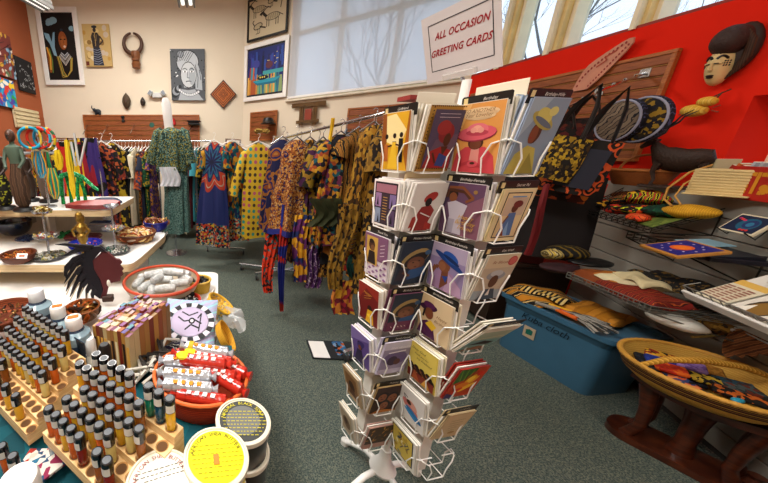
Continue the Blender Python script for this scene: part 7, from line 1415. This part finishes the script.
# white card shelf at the right edge
zc_ = .85; w0, w1 = atZ(690, 296, zc_), atZ(800, 344, zc_); t = root('card_shelf', 'white slanted shelf of photo cards at the right edge', 'shelf')
dirc = (w1 - w0).normalized(); bk2 = V((-dirc.y, dirc.x, 0)); bk2 = bk2 if bk2.x > 0 else -bk2; upc = (bk2 * .8 + V((0, 0, .6))).normalized(); Mc = frameM(w0, dirc, upc)
MB().box((.22, .19, -.006 if zs > 0 else .006), (.46, .40, .008), bev=.002).build('shelf_panel', col('#cfcac0', .5), t, M=Mc); MB().box((.22, -.006, .012), (.46, .012, .045), bev=.003).build('front_lip', col('#d8d4cc', .4), t, M=Mc)
g = MB()
for k in range(12): g.tube([(.0 + .04 * k, 0, .03), (.0 + .04 * k, .0, .06)], .002, 5)
g.tube([(0, 0, .06), (.45, 0, .06)], .0025, 6); g.tube([(0, .05, .05), (0, 0, .06)], .002, 5); g.build('wire_rail', wirec, t, M=Mc)
def slc(x, y, w, h, label, f, z=.008):
    o = MB().box((0, 0, 0), (w, h, .004)).build('photo_card', col('#cfc8b4', .6, var=.02), M=Mc @ Matrix.Translation((x, y, z)) , label=label, cat='card', group='photo cards on the white shelf'); a = Art(w, h, .0022); f(a); a.build(o, 'cover_picture')
def f1(a):
    a.rect(0, 0, 1, 1, '#c9bfa4'); a.rect(0, .8, 1, .2, '#c9a04a')
    for k in range(8): [a.rect(.06 + .3 * j, .06 + .085 * k, .24, .045, '#8a5a4a') for j in range(3)]
def f2(a): a.rect(0, 0, 1, 1, '#cfc8ba'); a.ell(.5, .35, .34, .4, '#3a2c1c'); a.ell(.5, .3, .28, .3, '#7c5a24'); a.poly([(.05, 0), (.3, .4), (.45, 0)], '#d8d2c4'); a.rect(0, 0, 1, .1, '#4a4038')
def f3(a): a.rect(0, 0, 1, 1, '#c8beaa'); a.rect(.1, .15, .8, .5, '#4a3a2a'); a.ell(.5, .35, .3, .18, '#8a6a2c'); a.rect(.1, .5, .8, .16, '#7a90a8')
def f4(a): a.rect(0, 0, 1, 1, '#c8bfa8'); a.ell(.5, .45, .3, .3, '#6a4a24'); a.ell(.45, .6, .12, .12, '#a87a3a')
slc(.06, .09, .12, .14, 'yellow-topped card printed with rows of red text', f1); slc(.20, .09, .135, .15, 'card with a photo of a thatched round hut', f2); slc(.34, .09, .12, .14, 'card with a brown photo right of the hut card', f4)
slc(.13, .25, .12, .15, 'card with a sky and field photo in the rear row', f3, .02); slc(.26, .25, .12, .15, 'tan photo card at the back right of the white shelf', f4, .02); slc(.38, .25, .1, .15, 'cream card at the far back corner of the white shelf', f1, .02)
# long wire shelf above the bin
e0, e1_ = atZ(566, 277, .69), atZ(700, 335, .69); e1_ = e0 + (atZ(662, 318, .69) - e0).normalized() * .46
f1_, f0 = e1_ + (-GN) * .42, e0 + (-GN) * .34
wire_shelf('wire_shelf', 'long chrome wire shelf of cloths over the blue bin', e0, e1_, f1_, f0, .035, wirec, 18, 6)
def ms(u, v, dz=0): return (e0 * (1 - u) + e1_ * u) * (1 - v) + (f0 * (1 - u) + f1_ * u) * v + V((0, 0, dz))
dirE = (e1_ - e0).normalized(); aE = math.atan2(dirE.y, dirE.x)
def cloth(name, label, p, w, d, th, m, rz, cat='cloth', wob=.012):
    g = MB(); q = random.Random(label); ph = q.random() * 6
    g.grid(lambda u, v: (w * (u - .5) * (1 + .06 * math.sin(v * 7 + ph)), d * (v - .5) * (1 + .08 * math.sin(u * 6 + ph)), th * max(0, math.sin(u * 3.1416) * math.sin(v * 3.1416)) ** .25 + wob * math.sin(u * 8 + ph) * math.cos(v * 6)), 20, 14, th=.004); return g.build(name, m, smooth=True, loc=p, rz=rz, label=label, cat=cat)
cloth('folded_cloth', 'gold brown folded cloth at the far end of the long wire shelf', ms(.12, .45, .02), .24, .24, .06, pat('vor', ['#a8621c', '#7a3a14', '#c07a24'], 14), aE)
cloth('folded_cloth', 'dark red and orange striped cloth along the front of the long wire shelf', ms(.58, .3, .02), .3, .2, .05, pat('wave', ['#5a1410', '#a84a1c', '#3a0f0c', '#7a1c14'], 60, dist=1), aE)
cloth('paper_sheaf', 'cream papers and thin envelopes heaped on the long wire shelf', ms(.34, .5, .06), .24, .2, .04, col('#cfc49c', .7, var=.15, nscale=20), aE + .3, 'paper'); cloth('paper_sheaf', 'second cream sheaf on top of the orange cloths', ms(.46, .40, .095), .2, .12, .03, col('#c9bb90', .7, var=.15, nscale=20), aE - .2, 'paper')
cloth('lace_cloth', 'grey lace cloth behind the black embroidered band', ms(.5, .85, .05), .22, .1, .03, pat('vor', ['#8a867a', '#6a665c', '#a8a498'], 120), aE)
cloth('embroidered_band', 'long black cloth band with gold embroidery draped over the wire shelf', ms(.72, .62, .11), .46, .13, .035, pat('vor', ['#12100e', '#12100e', '#12100e', '#5a441c'], 90), aE + .08, wob=.02)
# black embroidered hats left
lump('embroidered_hat', 'black embroidered kufi cap with a yellow band at the end of the wire shelf', atZ(568, 252, .80), (.12, .1, .045), pat('wave', ['#12100e', '#12100e', '#12100e', '#6a5416'], 50, dist=1), puck=.2)
lump('kufi_hat', 'white and yellow patterned cap inside clear wrap beside the black kufi', atZ(553, 254, .79), (.06, .05, .035), pat('wave', ['#b89c34', '#b8b090', '#5a4a1a'], 90, dist=1)); lump('cloth_hat', 'plain black cap lying behind the gold folded cloth', atZ(590, 262, .76), (.13, .09, .025), BLACK, puck=.3)
lump('cloth_hat', 'dark maroon cap under the black kufi cap', atZ(560, 268, .72), (.12, .08, .03), col('#2c1014', .8), puck=.4)
# blue bin
bin_ = root('storage_bin', 'large blue plastic storage bin lettered Kuba cloth on the floor', 'storage bin', M=frameM(V((2.47, 1.83, 0)), (.0 + .10, -.995, 0), (.995, .10, 0)))
blu = col('#3a6580', .35, var=.04, coat=.15); BW, BD, BH = .64, .42, .44
def rr(w, d, r): return roundrect(-w / 2, w / 2, -d / 2, d / 2, r, 5)
g = MB(); n_ = len(rr(1, 1, .05)); lv = [(BW * .88, BD * .84, 0), (BW * .88, BD * .84, .0), (BW * .95, BD * .93, BH * .82), (BW * .97, BD * .95, BH * .83), (BW, BD, BH - .03), (BW + .03, BD + .03, BH - .03), (BW + .03, BD + .03, BH), (BW - .03, BD - .03, BH), (BW * .86, BD * .82, .01)]
vs = [(x, y, z) for w, d, z in lv for x, y in rr(w, d, .05)]; N_ = n_
g.add(vs, [(i * N_ + k, i * N_ + (k + 1) % N_, (i + 1) * N_ + (k + 1) % N_, (i + 1) * N_ + k) for i in range(len(lv) - 1) for k in range(N_)] + [tuple(range(N_))[::-1], tuple(range((len(lv) - 1) * N_, len(lv) * N_))]); g.build('bin_body', blu, bin_, smooth='auto')
zf = 1 if True else -1
# local frame: x toward viewer along wall, y toward wall, z up -> front face is y = -
g = MB(); 
for s_ in (-1, 1): g.box((s_ * (BW / 2 + .02), 0, BH - .02), (.03, .14, .03), bev=.006)
g.build('side_handle', blu, bin_, smooth='auto')
MBf = Matrix.Translation((-.01, -BD * .478 - .003, BH * .76)) @ Matrix.Rotation(R(90) + R(4), 4, 'X')
text('Kuba cloth', .066, bin_, M=MBf, color='#10202c', shear=.25)
o = MB().box((0, 0, 0), (.075, .085, .002)).build('paper_label', flat('#b8a88c'), bin_, M=Matrix.Translation((-.08, -BD * .46 - .003, BH * .52)) @ Matrix.Rotation(R(94), 4, 'X')); MB().prism([(-.02, -.02), (.02, -.015), (.022, .02), (0, .028), (-.022, .015)], .001, z0=.001).build('green_logo', flat('#1f6a5a'), o)
MB().prism(rr(BW - .02, BD - .02, .05), .012, z0=BH - .03).build('lid', col('#416c86', .4), bin_, smooth='auto')
BZ = BH + .005; Mi = bin_.matrix_basis
bpt = lambda x, y, z=0: Mi @ V((x, y, BZ + z))
kuba = pat('brick', ['#b8781c', '#17120c'], 9, dist=0); kub2 = pat('wave', ['#b8781c', '#b8781c', '#17120c', '#c9a86a', '#17120c'], 26, dist=.6, rot=(0, 0, R(40)))
angB = math.atan2(-.995, .1)
cloth('kuba_cloth', 'ochre and black geometric raffia cloth folded over the far end of the blue bin', bpt(-.20, -.04), .30, .36, .05, kub2, angB); cloth('kuba_cloth', 'plain ochre raffia cloth bulging under the wire shelf', bpt(.06, .06, .0), .26, .26, .05, pat('wave', ['#b8781c', '#a86a18', '#c9862a'], 20, dist=1), angB + .2)
cloth('kuba_cloth', 'black and cream banded raffia strip lying on the ochre cloth', bpt(-.14, -.10, .055), .26, .10, .015, pat('saw', ['#17120c', '#c9b070', '#17120c', '#c9a04a'], 40, rot=(0, 0, 0)), angB + .25)
for k, (x, y, c, lab, rz_) in enumerate(((.06, -.13, '#d8a01c', 'yellow handled beaded whisk in clear wrap on the bin lid', .1), (.1, -.16, '#b8281c', 'red handled beaded whisk in clear wrap on the bin lid', .0), (.13, -.19, '#d8601c', 'orange handled beaded whisk nearest the bin edge', -.1), (.02, -.17, '#8a8478', 'grey wrapped bundle at the front of the bin lid', .3))):
    t = root('beaded_whisk', lab, 'whisk', bpt(x, y, .02), angB + rz_, 'wrapped whisks on the bin lid'); MB().tube([(-.12, 0, 0), (.0, 0, .004)], [.011, .014], 8).build('handle', flat(c), t, smooth=True)
    g = MB(); q = random.Random(k)
    for j in range(16): a_ = q.uniform(-.5, .5); g.tube([(0, 0, .004), (.07, .07 * a_, q.uniform(.0, .02)), (.15, .15 * a_, q.uniform(-.005, .015))], .003, 4, j % 2)
    g.build('bristles', [col('#4a4640', .6), col('#a8a49a', .4)], t, smooth=True)
# feather, caps beyond the bin
M = frameM(atZ(676, 322, .58), (atZ(700, 335, .58) - atZ(655, 312, .58)), (0, .3, 1)); lump('white_pouch', 'white cloth pouch with a pointed end beside the bin', atZ(677, 322, .64), (.10, .06, .035), col('#dcdad0', .8, bump=.4), rot=(0, .1, R(-50)), cat='pouch', puck=.35)
lump('embroidered_hat', 'black and gold brocade cap beside the white pouch', atZ(716, 325, .62), (.12, .08, .04), pat('vor', ['#5a3a10', '#8a6420', '#2a1a0c', '#6a4a14'], 70, dist=1), rot=(0, 0, R(-40)), puck=.2); lump('cloth_hat', 'black cap behind the brocade cap', atZ(712, 312, .66), (.13, .08, .03), BLACK, rot=(0, 0, R(-40)), puck=.2)
MB().tube([(0, 0, 0), atZ(732, 335, .58) - atZ(692, 337, .57)], .006, 6).build('pale_stick', col('#b8a058', .6), smooth=True, loc=atZ(692, 337, .57), label='thin pale stick lying below the brocade cap', cat='stick')
t = root('feather_fan', 'brown feather fan spread at the right edge above the basket', 'fan', M=frameM(atZ(752, 340, .63), GR, -GN * .6 + V((0, 0, .5)))); 
for k in range(9):
    a_ = R(-40 + 10 * k); MB().prism([(0, -.008), (.09, -.022), (.17, -.018), (.2, 0), (.17, .018), (.09, .022), (0, .008)], .002, M=Matrix.Translation((-.08, 0, .001 * k)) @ Matrix.Rotation(a_, 4, 'Z')).build('feather', pat('wave', ['#6a3c1c', '#8a5428', '#4a2810'], 60, dist=1), t)
MB().tube([(-.16, 0, .004), (-.07, 0, .004)], [.006, .009], 8).build('fan_handle', col('#9a948a', .7, bump=.5), t, smooth=True)
# carved stool and round basket
sc_ = V((2.24, 1.16, 0)); sw_ = wood('#32120a', '#562610', 4, (3, 3, 10), .35, coat=.3); t = root('carved_stool', 'dark red-brown carved curved-seat wooden stool under the round basket', 'stool', M=Matrix.Translation(sc_ + V((.10, -.02, 0))) @ Matrix.Rotation(R(-66), 4, 'Z') @ Matrix.Diagonal((.92, .92, .87, 1)))
MB().prism(roundrect(-.25, .25, -.12, .12, .1), .04).build('base_plank', sw_, t, smooth='auto')
g = MB(); g.grid(lambda u, v: ((u - .5) * .46, (v - .5) * .27 * (1 - .12 * (2 * u - 1) ** 2), .42 + .05 * (2 * u - 1) ** 2), 24, 8, th=.04); g.build('curved_seat', sw_, t, smooth='auto')
for x, y in ((-.15, -.07), (-.15, .07), (.15, -.07), (.15, .07)): MB().tube([(x * 1.1, y, .035), (x * .9, y, .13), (x * .95, y, .26), (x * 1.1, y, .40)], [.032, .026, .03, .04], 12, flat=.8).build('leg', sw_, t, smooth=True)
MB().tube([(0, 0, .03), (0, 0, .12), (0, 0, .25), (0, 0, .42)], [.05, .035, .04, .06], 14).build('centre_post', sw_, t, smooth=True)
MB().lathe([(.03, .04), (.035, .06), (.02, .1), (.028, .12)], 12, Matrix.Translation((.2, -.0, 0))).build('knob', sw_, t, smooth=True)
bb = V((sc_.x + .035, sc_.y - .01, .405)); tb = root('round_basket', 'large striped yellow and brown round grass basket with hoop handle on the stool', 'basket', bb, R(25))
rB = .255; st = pat('saw', ['#3a1c14', '#241210', '#c9983a', '#3a1c14', '#4a2418', '#241210', '#8a5a2a'], 90, rot=(0, R(90), 0), bump=.5); prof = [(.14, 0), (.19, .008), (.225, .04), (rB, .105), (rB - .012, .105), (.212, .042), (.18, .016), (.001, .012)]
MB().lathe(prof, 48).build('basket_body', pat('wave', ['#c0923c', '#a87c2c', '#cba04a'], 220, rot=(0, R(90), 0), dist=1, bump=.5), tb, smooth='auto'); MB().lathe([(.2335, .05), (.2595, .102)], 48, cap=False).build('striped_band', st, tb, smooth='auto')
g = MB(); P_ = []
for k in range(120): a_ = 2 * math.pi * k / 120; P_.append(((rB - .004) * math.cos(a_), (rB - .004) * math.sin(a_), .108))
g.tube(P_, [.0095 + .002 * (k % 2) for k in range(120)], 8, closed=True); g.build('braided_rim', col('#c9943c', .5, bump=.4), tb, smooth=True)
MB().tube([(-.2, .15, .108), (-.13, .1, .15), (-.02, .02, .165), (.1, -.06, .15), (.2, -.15, .108)], [.010, .014, .016, .014, .010], 12).build('hoop_handle', pat('saw', ['#b8842c', '#d8a84a', '#a8741c'], 160), tb, smooth=True)
bz = lambda x, y, z: bb + V((x, y, z))
for k, (x, y, sz, c, lab, rz_) in enumerate(((-.03, .09, (.16, .11), ['#12141c', '#12141c', '#2a2c34'], 'black wallet base under the coloured pouches in the round basket', .3), (-.05, .11, (.08, .05), ['#1c2c7a', '#24388a'], 'royal blue small pouch in the round basket', .3), (-.09, .05, (.08, .05), ['#c93a14', '#b8301c', '#d8601c'], 'orange-red patterned pouch in the round basket', .3), (.02, .06, (.07, .05), ['#6a4a8a', '#8a6aa8'], 'purple patterned pouch in the round basket', .2), (-.0, .0, (.08, .045), ['#12100c', '#b8982c', '#12100c'], 'black and gold scrolled pouch in the round basket', .3), (-.12, -.03, (.16, .05), ['#b8502c', '#2a3c6a', '#d8804a', '#17120f'], 'coral and navy zigzag strap at the near rim of the round basket', -.9), (.06, -.06, (.12, .05), ['#2a3434', '#4a5454', '#6a2c1c'], 'grey green purse in the middle of the round basket', .7), (.0, -.12, (.14, .04), ['#17120f', '#b85a1c', '#17120f'], 'black and orange beaded strip at the near rim', .1), (.12, -.02, (.1, .06), ['#2a4a5a', '#3a2a2a'], 'dark teal packet beneath the hoop handle', .4), (.12, .08, (.1, .07), ['#a8742c', '#8a5a1c'], 'tan leather pouch at the right of the round basket', .2), (.05, .15, (.12, .05), ['#8a2a14', '#d8a02c', '#17120f'], 'red and gold beaded pieces at the far rim of the round basket', .1))):
    g = MB(); g.box((0, 0, 0), (sz[0] * 1.2, sz[1] * 1.35, .02), bev=.006); g.build('coin_pouch', pat('vor', c, 60, dist=1), smooth='auto', M=Matrix.Translation(bz(x, y, .05 + .008 * (k % 4) + (.02 if k in (1, 2, 3, 4) else 0))) @ Matrix.Rotation(R(-60) + rz_, 4, 'Z') @ Matrix.Rotation(R(8), 4, 'X'), label=lab, cat='pouch', group='pouches in the round basket')
lump('turquoise_bead', 'turquoise bead cluster near the front rim of the round basket', bz(-.06, -.13, .075), (.022, .014, .01), col('#2a9ab8', .3), cat='bead', puck=.3)
# patterned cloth bottom right
t = root('animal_print_drape', 'brown and cream animal-patterned fringed drape in the lower right corner', 'cloth', V((2.12, .80, 0))); g = MB()
g.grid(lambda u, v: (.3 * (u - .1) + .02 * math.sin(v * 7), .16 * math.sin(u * 5) * .3 - .25 * u, .36 * v + .03 * math.sin(u * 8)), 24, 20); g.build('patterned_cloth', pat('vor', ['#c9a878', '#3a1c10', '#d8bc8c', '#5a2c18'], 34, dist=1.5), t, smooth=True)
g = MB()
for k in range(18): g.tube([(.3 * (k / 18 - .1), -.25 * k / 18 + .05 * math.sin(k * .3), .36), (.3 * (k / 18 - .1) - .02, -.25 * k / 18 - .02, .31), (.3 * (k / 18 - .1) + .0, -.25 * k / 18 - .03, .27)], .004, 5)
g.build('fringe', col('#b89468', .8), t)
# ---- hung goods on the red wall slatwall
def arm(xw, yw, xe, ye, Xe, label, n=3):
    a_ = atX(xw, yw, XR - .03); b_ = atX(xe, ye, Xe); t = root('waterfall_hook', label, 'display arm', a_); MB().tube([(0, 0, 0), b_ - a_], .009, 8).build('bar', CHROME, t, smooth=True)
    for k in range(n): q = (b_ - a_) * ((k + 1) / (n + .3)); MB().ball(q + V((0, 0, .014)), .01, 8).build('peg_ball', CHROME, t, smooth=True)
    MB().box((.0, 0, 0), (.03, .06, .06), bev=.004).build('mount_plate', STEEL, t)
arm(646, 73, 598, 92, 2.55, 'chrome waterfall arm on the slatwall above the round hats', 4); arm(600, 92, 556, 112, 2.35, 'chrome arm carrying the bags with black straps', 2)
def round_bag(x, y, X_, r, m1, m2, label, rz):
    p = atX(x, y, X_); t = root('round_hat', label, 'hat', M=Matrix.Translation(p) @ Matrix.Rotation(rz, 4, 'Z') @ Matrix.Rotation(R(90), 4, 'X'))
    MB().lathe([(r * .5, -.01), (r * .92, -.01), (r, .005), (r, .03), (r * .92, .04)], 36, sy=1.15).build('side_band', m1, t, smooth='auto'); MB().lathe([(r * .9, .041), (r * .84, .05), (r * .4, .054), (.001, .055)], 36, sy=1.15).build('round_top', m2, t, smooth='auto')
    MB().tube([(r * .93 * math.cos(a_), r * 1.07 * math.sin(a_), .042) for a_ in [R(12 * k) for k in range(30)]], .006, 8, closed=True).build('piping', col('#8a8a9a', .5), t, smooth=True)
dark1 = pat('wave', ['#14121a', '#1c1a24', '#4a4a6a', '#14121a'], 90, dist=1)
round_bag(623, 121, 2.62, .115, dark1, pat('wave', ['#6a5a4a', '#14121a', '#7a6a58'], 42, dist=2, rot=(0, 0, R(40))), 'grey and black spiral patterned round hat with blue piping', R(-88))
round_bag(645, 120, 2.68, .122, dark1, pat('vor', ['#14121a', '#14121a', '#8a6a1c', '#2a2010'], 50, dist=2), 'black round hat with gold embroidery behind the grey one', R(-84))
def tote(name, label, M, w, h, d, m, trim=None, straps=True, sl=.25):
    t = root(name, label, 'bag', M=M); g = MB(); n = 14
    def side(s_): return lambda u, v: (w * (u - .5) * (1 - .12 * v), s_ * d * .5 * (max(0, math.sin(u * 3.1416)) ** .5) * (1 - .75 * v) + .008 * math.sin(u * 9 + v * 5), -h * (1 - v))
    g.grid(side(1), n, n); g.grid(side(-1), n, n); g.grid(lambda u, v: (w * (u - .5), d * (v - .5) * max(0, math.sin(u * 3.1416)) ** .5, -h), n, 4); g.build('bag_body', m, t, smooth=True)
    if trim: g = MB(); g.grid(lambda u, v: (w * (u - .5) * .64, -d * .5 * (1 - .75 * (.12 + .72 * v)) - .016, -h * (1 - .12 - .72 * v)), n, 4); g.build('centre_panel', trim, t, smooth=True)
    if straps:
        for s_ in (-1, 1): MB().tube([(-w * .25, s_ * d * .1, -.01), (-w * .15, s_ * .01, sl * .6), (0, 0, sl), (w * .15, s_ * .01, sl * .6), (w * .25, s_ * d * .1, -.01)], .022, 6, flat=.3).build('strap', col('#14110e', .6), t, smooth=True)
batg = pat('vor', ['#17120c', '#8a6c18', '#17120c', '#a8881e', '#3a2a0c'], 72, dist=1.5, stretch=(1, 1, .7)); orb = pat('ring', ['#c9541c', '#17120c', '#b8481c', '#17120c'], 16, dist=1.5)
tote('tote_bag', 'gold and black batik tote bag with black straps on the red wall side', frameM(atX(574, 140, 2.25), (.75, -.65, 0), (0, .05, 1)) @ Matrix.Rotation(R(-90), 4, 'X') @ Matrix.Rotation(R(0), 4, 'Z') if False else Matrix.Translation(atX(567, 136, 2.25)) @ Matrix.Rotation(R(-35), 4, 'Z') @ Matrix.Rotation(R(14), 4, 'Y'), .30, .27, .12, batg, sl=.3)
tote('tote_bag', 'orange-bordered tote bag with a plain dark navy panel beside the batik bag', Matrix.Translation(atX(597, 140, 2.4)) @ Matrix.Rotation(R(-45), 4, 'Z') @ Matrix.Rotation(R(10), 4, 'Y'), .27, .34, .10, orb, col('#0e1022', .7), sl=.3)
tote('tote_bag', 'rust and orange floral tote bag hanging lowest under the batik bag', Matrix.Translation(atX(575, 165, 2.45)) @ Matrix.Rotation(R(-35), 4, 'Z') @ Matrix.Rotation(R(10), 4, 'Y'), .30, .24, .1, pat('vor', ['#8a3a14', '#b8641c', '#3a140c', '#17100c'], 26, dist=2), straps=False)
tote('tote_bag', 'nearly black tote bag with a yellow oval patch behind the card rack', Matrix.Translation(atX(552, 176, 2.5)) @ Matrix.Rotation(R(-40), 4, 'Z'), .62, .62, .08, col('#150d0d', .8), sl=.25)
dt = [o for o in bpy.data.objects if str(o.get('label', '')).startswith('nearly black tote')][0]; MB().lathe([(.05, 0), (.05, .004), (.001, .005)], 24, sy=.7).build('yellow_patch', col('#b8862c', .7), dt, M=Matrix.Translation((-.17, -.05, -.36)) @ Matrix.Rotation(R(90), 4, 'X'))
o = cloth_strip('hanging_strap', 'long dark red strap hanging beside the card rack', atX(548, 184, 2.2), .5, .035, col('#6a0f12', .7), seed=3, wig=.01, cat='strap')
t = root('red_box', 'small dark red lidded box on the dark table behind the card rack', 'box', V((2.60, 2.40, .60)), R(-25)); MB().box((0, 0, .07), (.2, .16, .14), bev=.005).build('box_body', col('#5a0a0c', .6), t); MB().box((0, 0, .155), (.21, .17, .03), bev=.005).build('box_lid', col('#6a0c10', .6), t)
t = root('side_table', 'dark wooden cabinet table carrying the red box beyond the bin', 'table', V((2.67, 2.52, 0)), R(-5)); MB().box((0, 0, .3), (.56, .42, .52)).build('dark_cabinet_body', dkw, t); MB().box((0, 0, .585), (.6, .46, .03), bev=.004).build('table_top', dkw, t)
for sx_ in (-1, 1):
    for sy_ in (-1, 1): MB().box((sx_ * .25, sy_ * .18, .285), (.04, .04, .57)).build('leg', dkw, t)
for k, (x, y, X_, c, lab) in enumerate(((560, 128, 2.5, '#4a1410', 'dark maroon patterned bag behind the batik tote'), (585, 118, 2.75, '#2a1410', 'dark brown leather bag hanging against the slatwall'))):
    tote('tote_bag', lab, Matrix.Translation(atX(x, y, X_)) @ Matrix.Rotation(R(-50), 4, 'Z'), .3, .42, .08, pat('vor', [c, '#17100c', c, '#5a2414'], 40, dist=1), sl=.15)
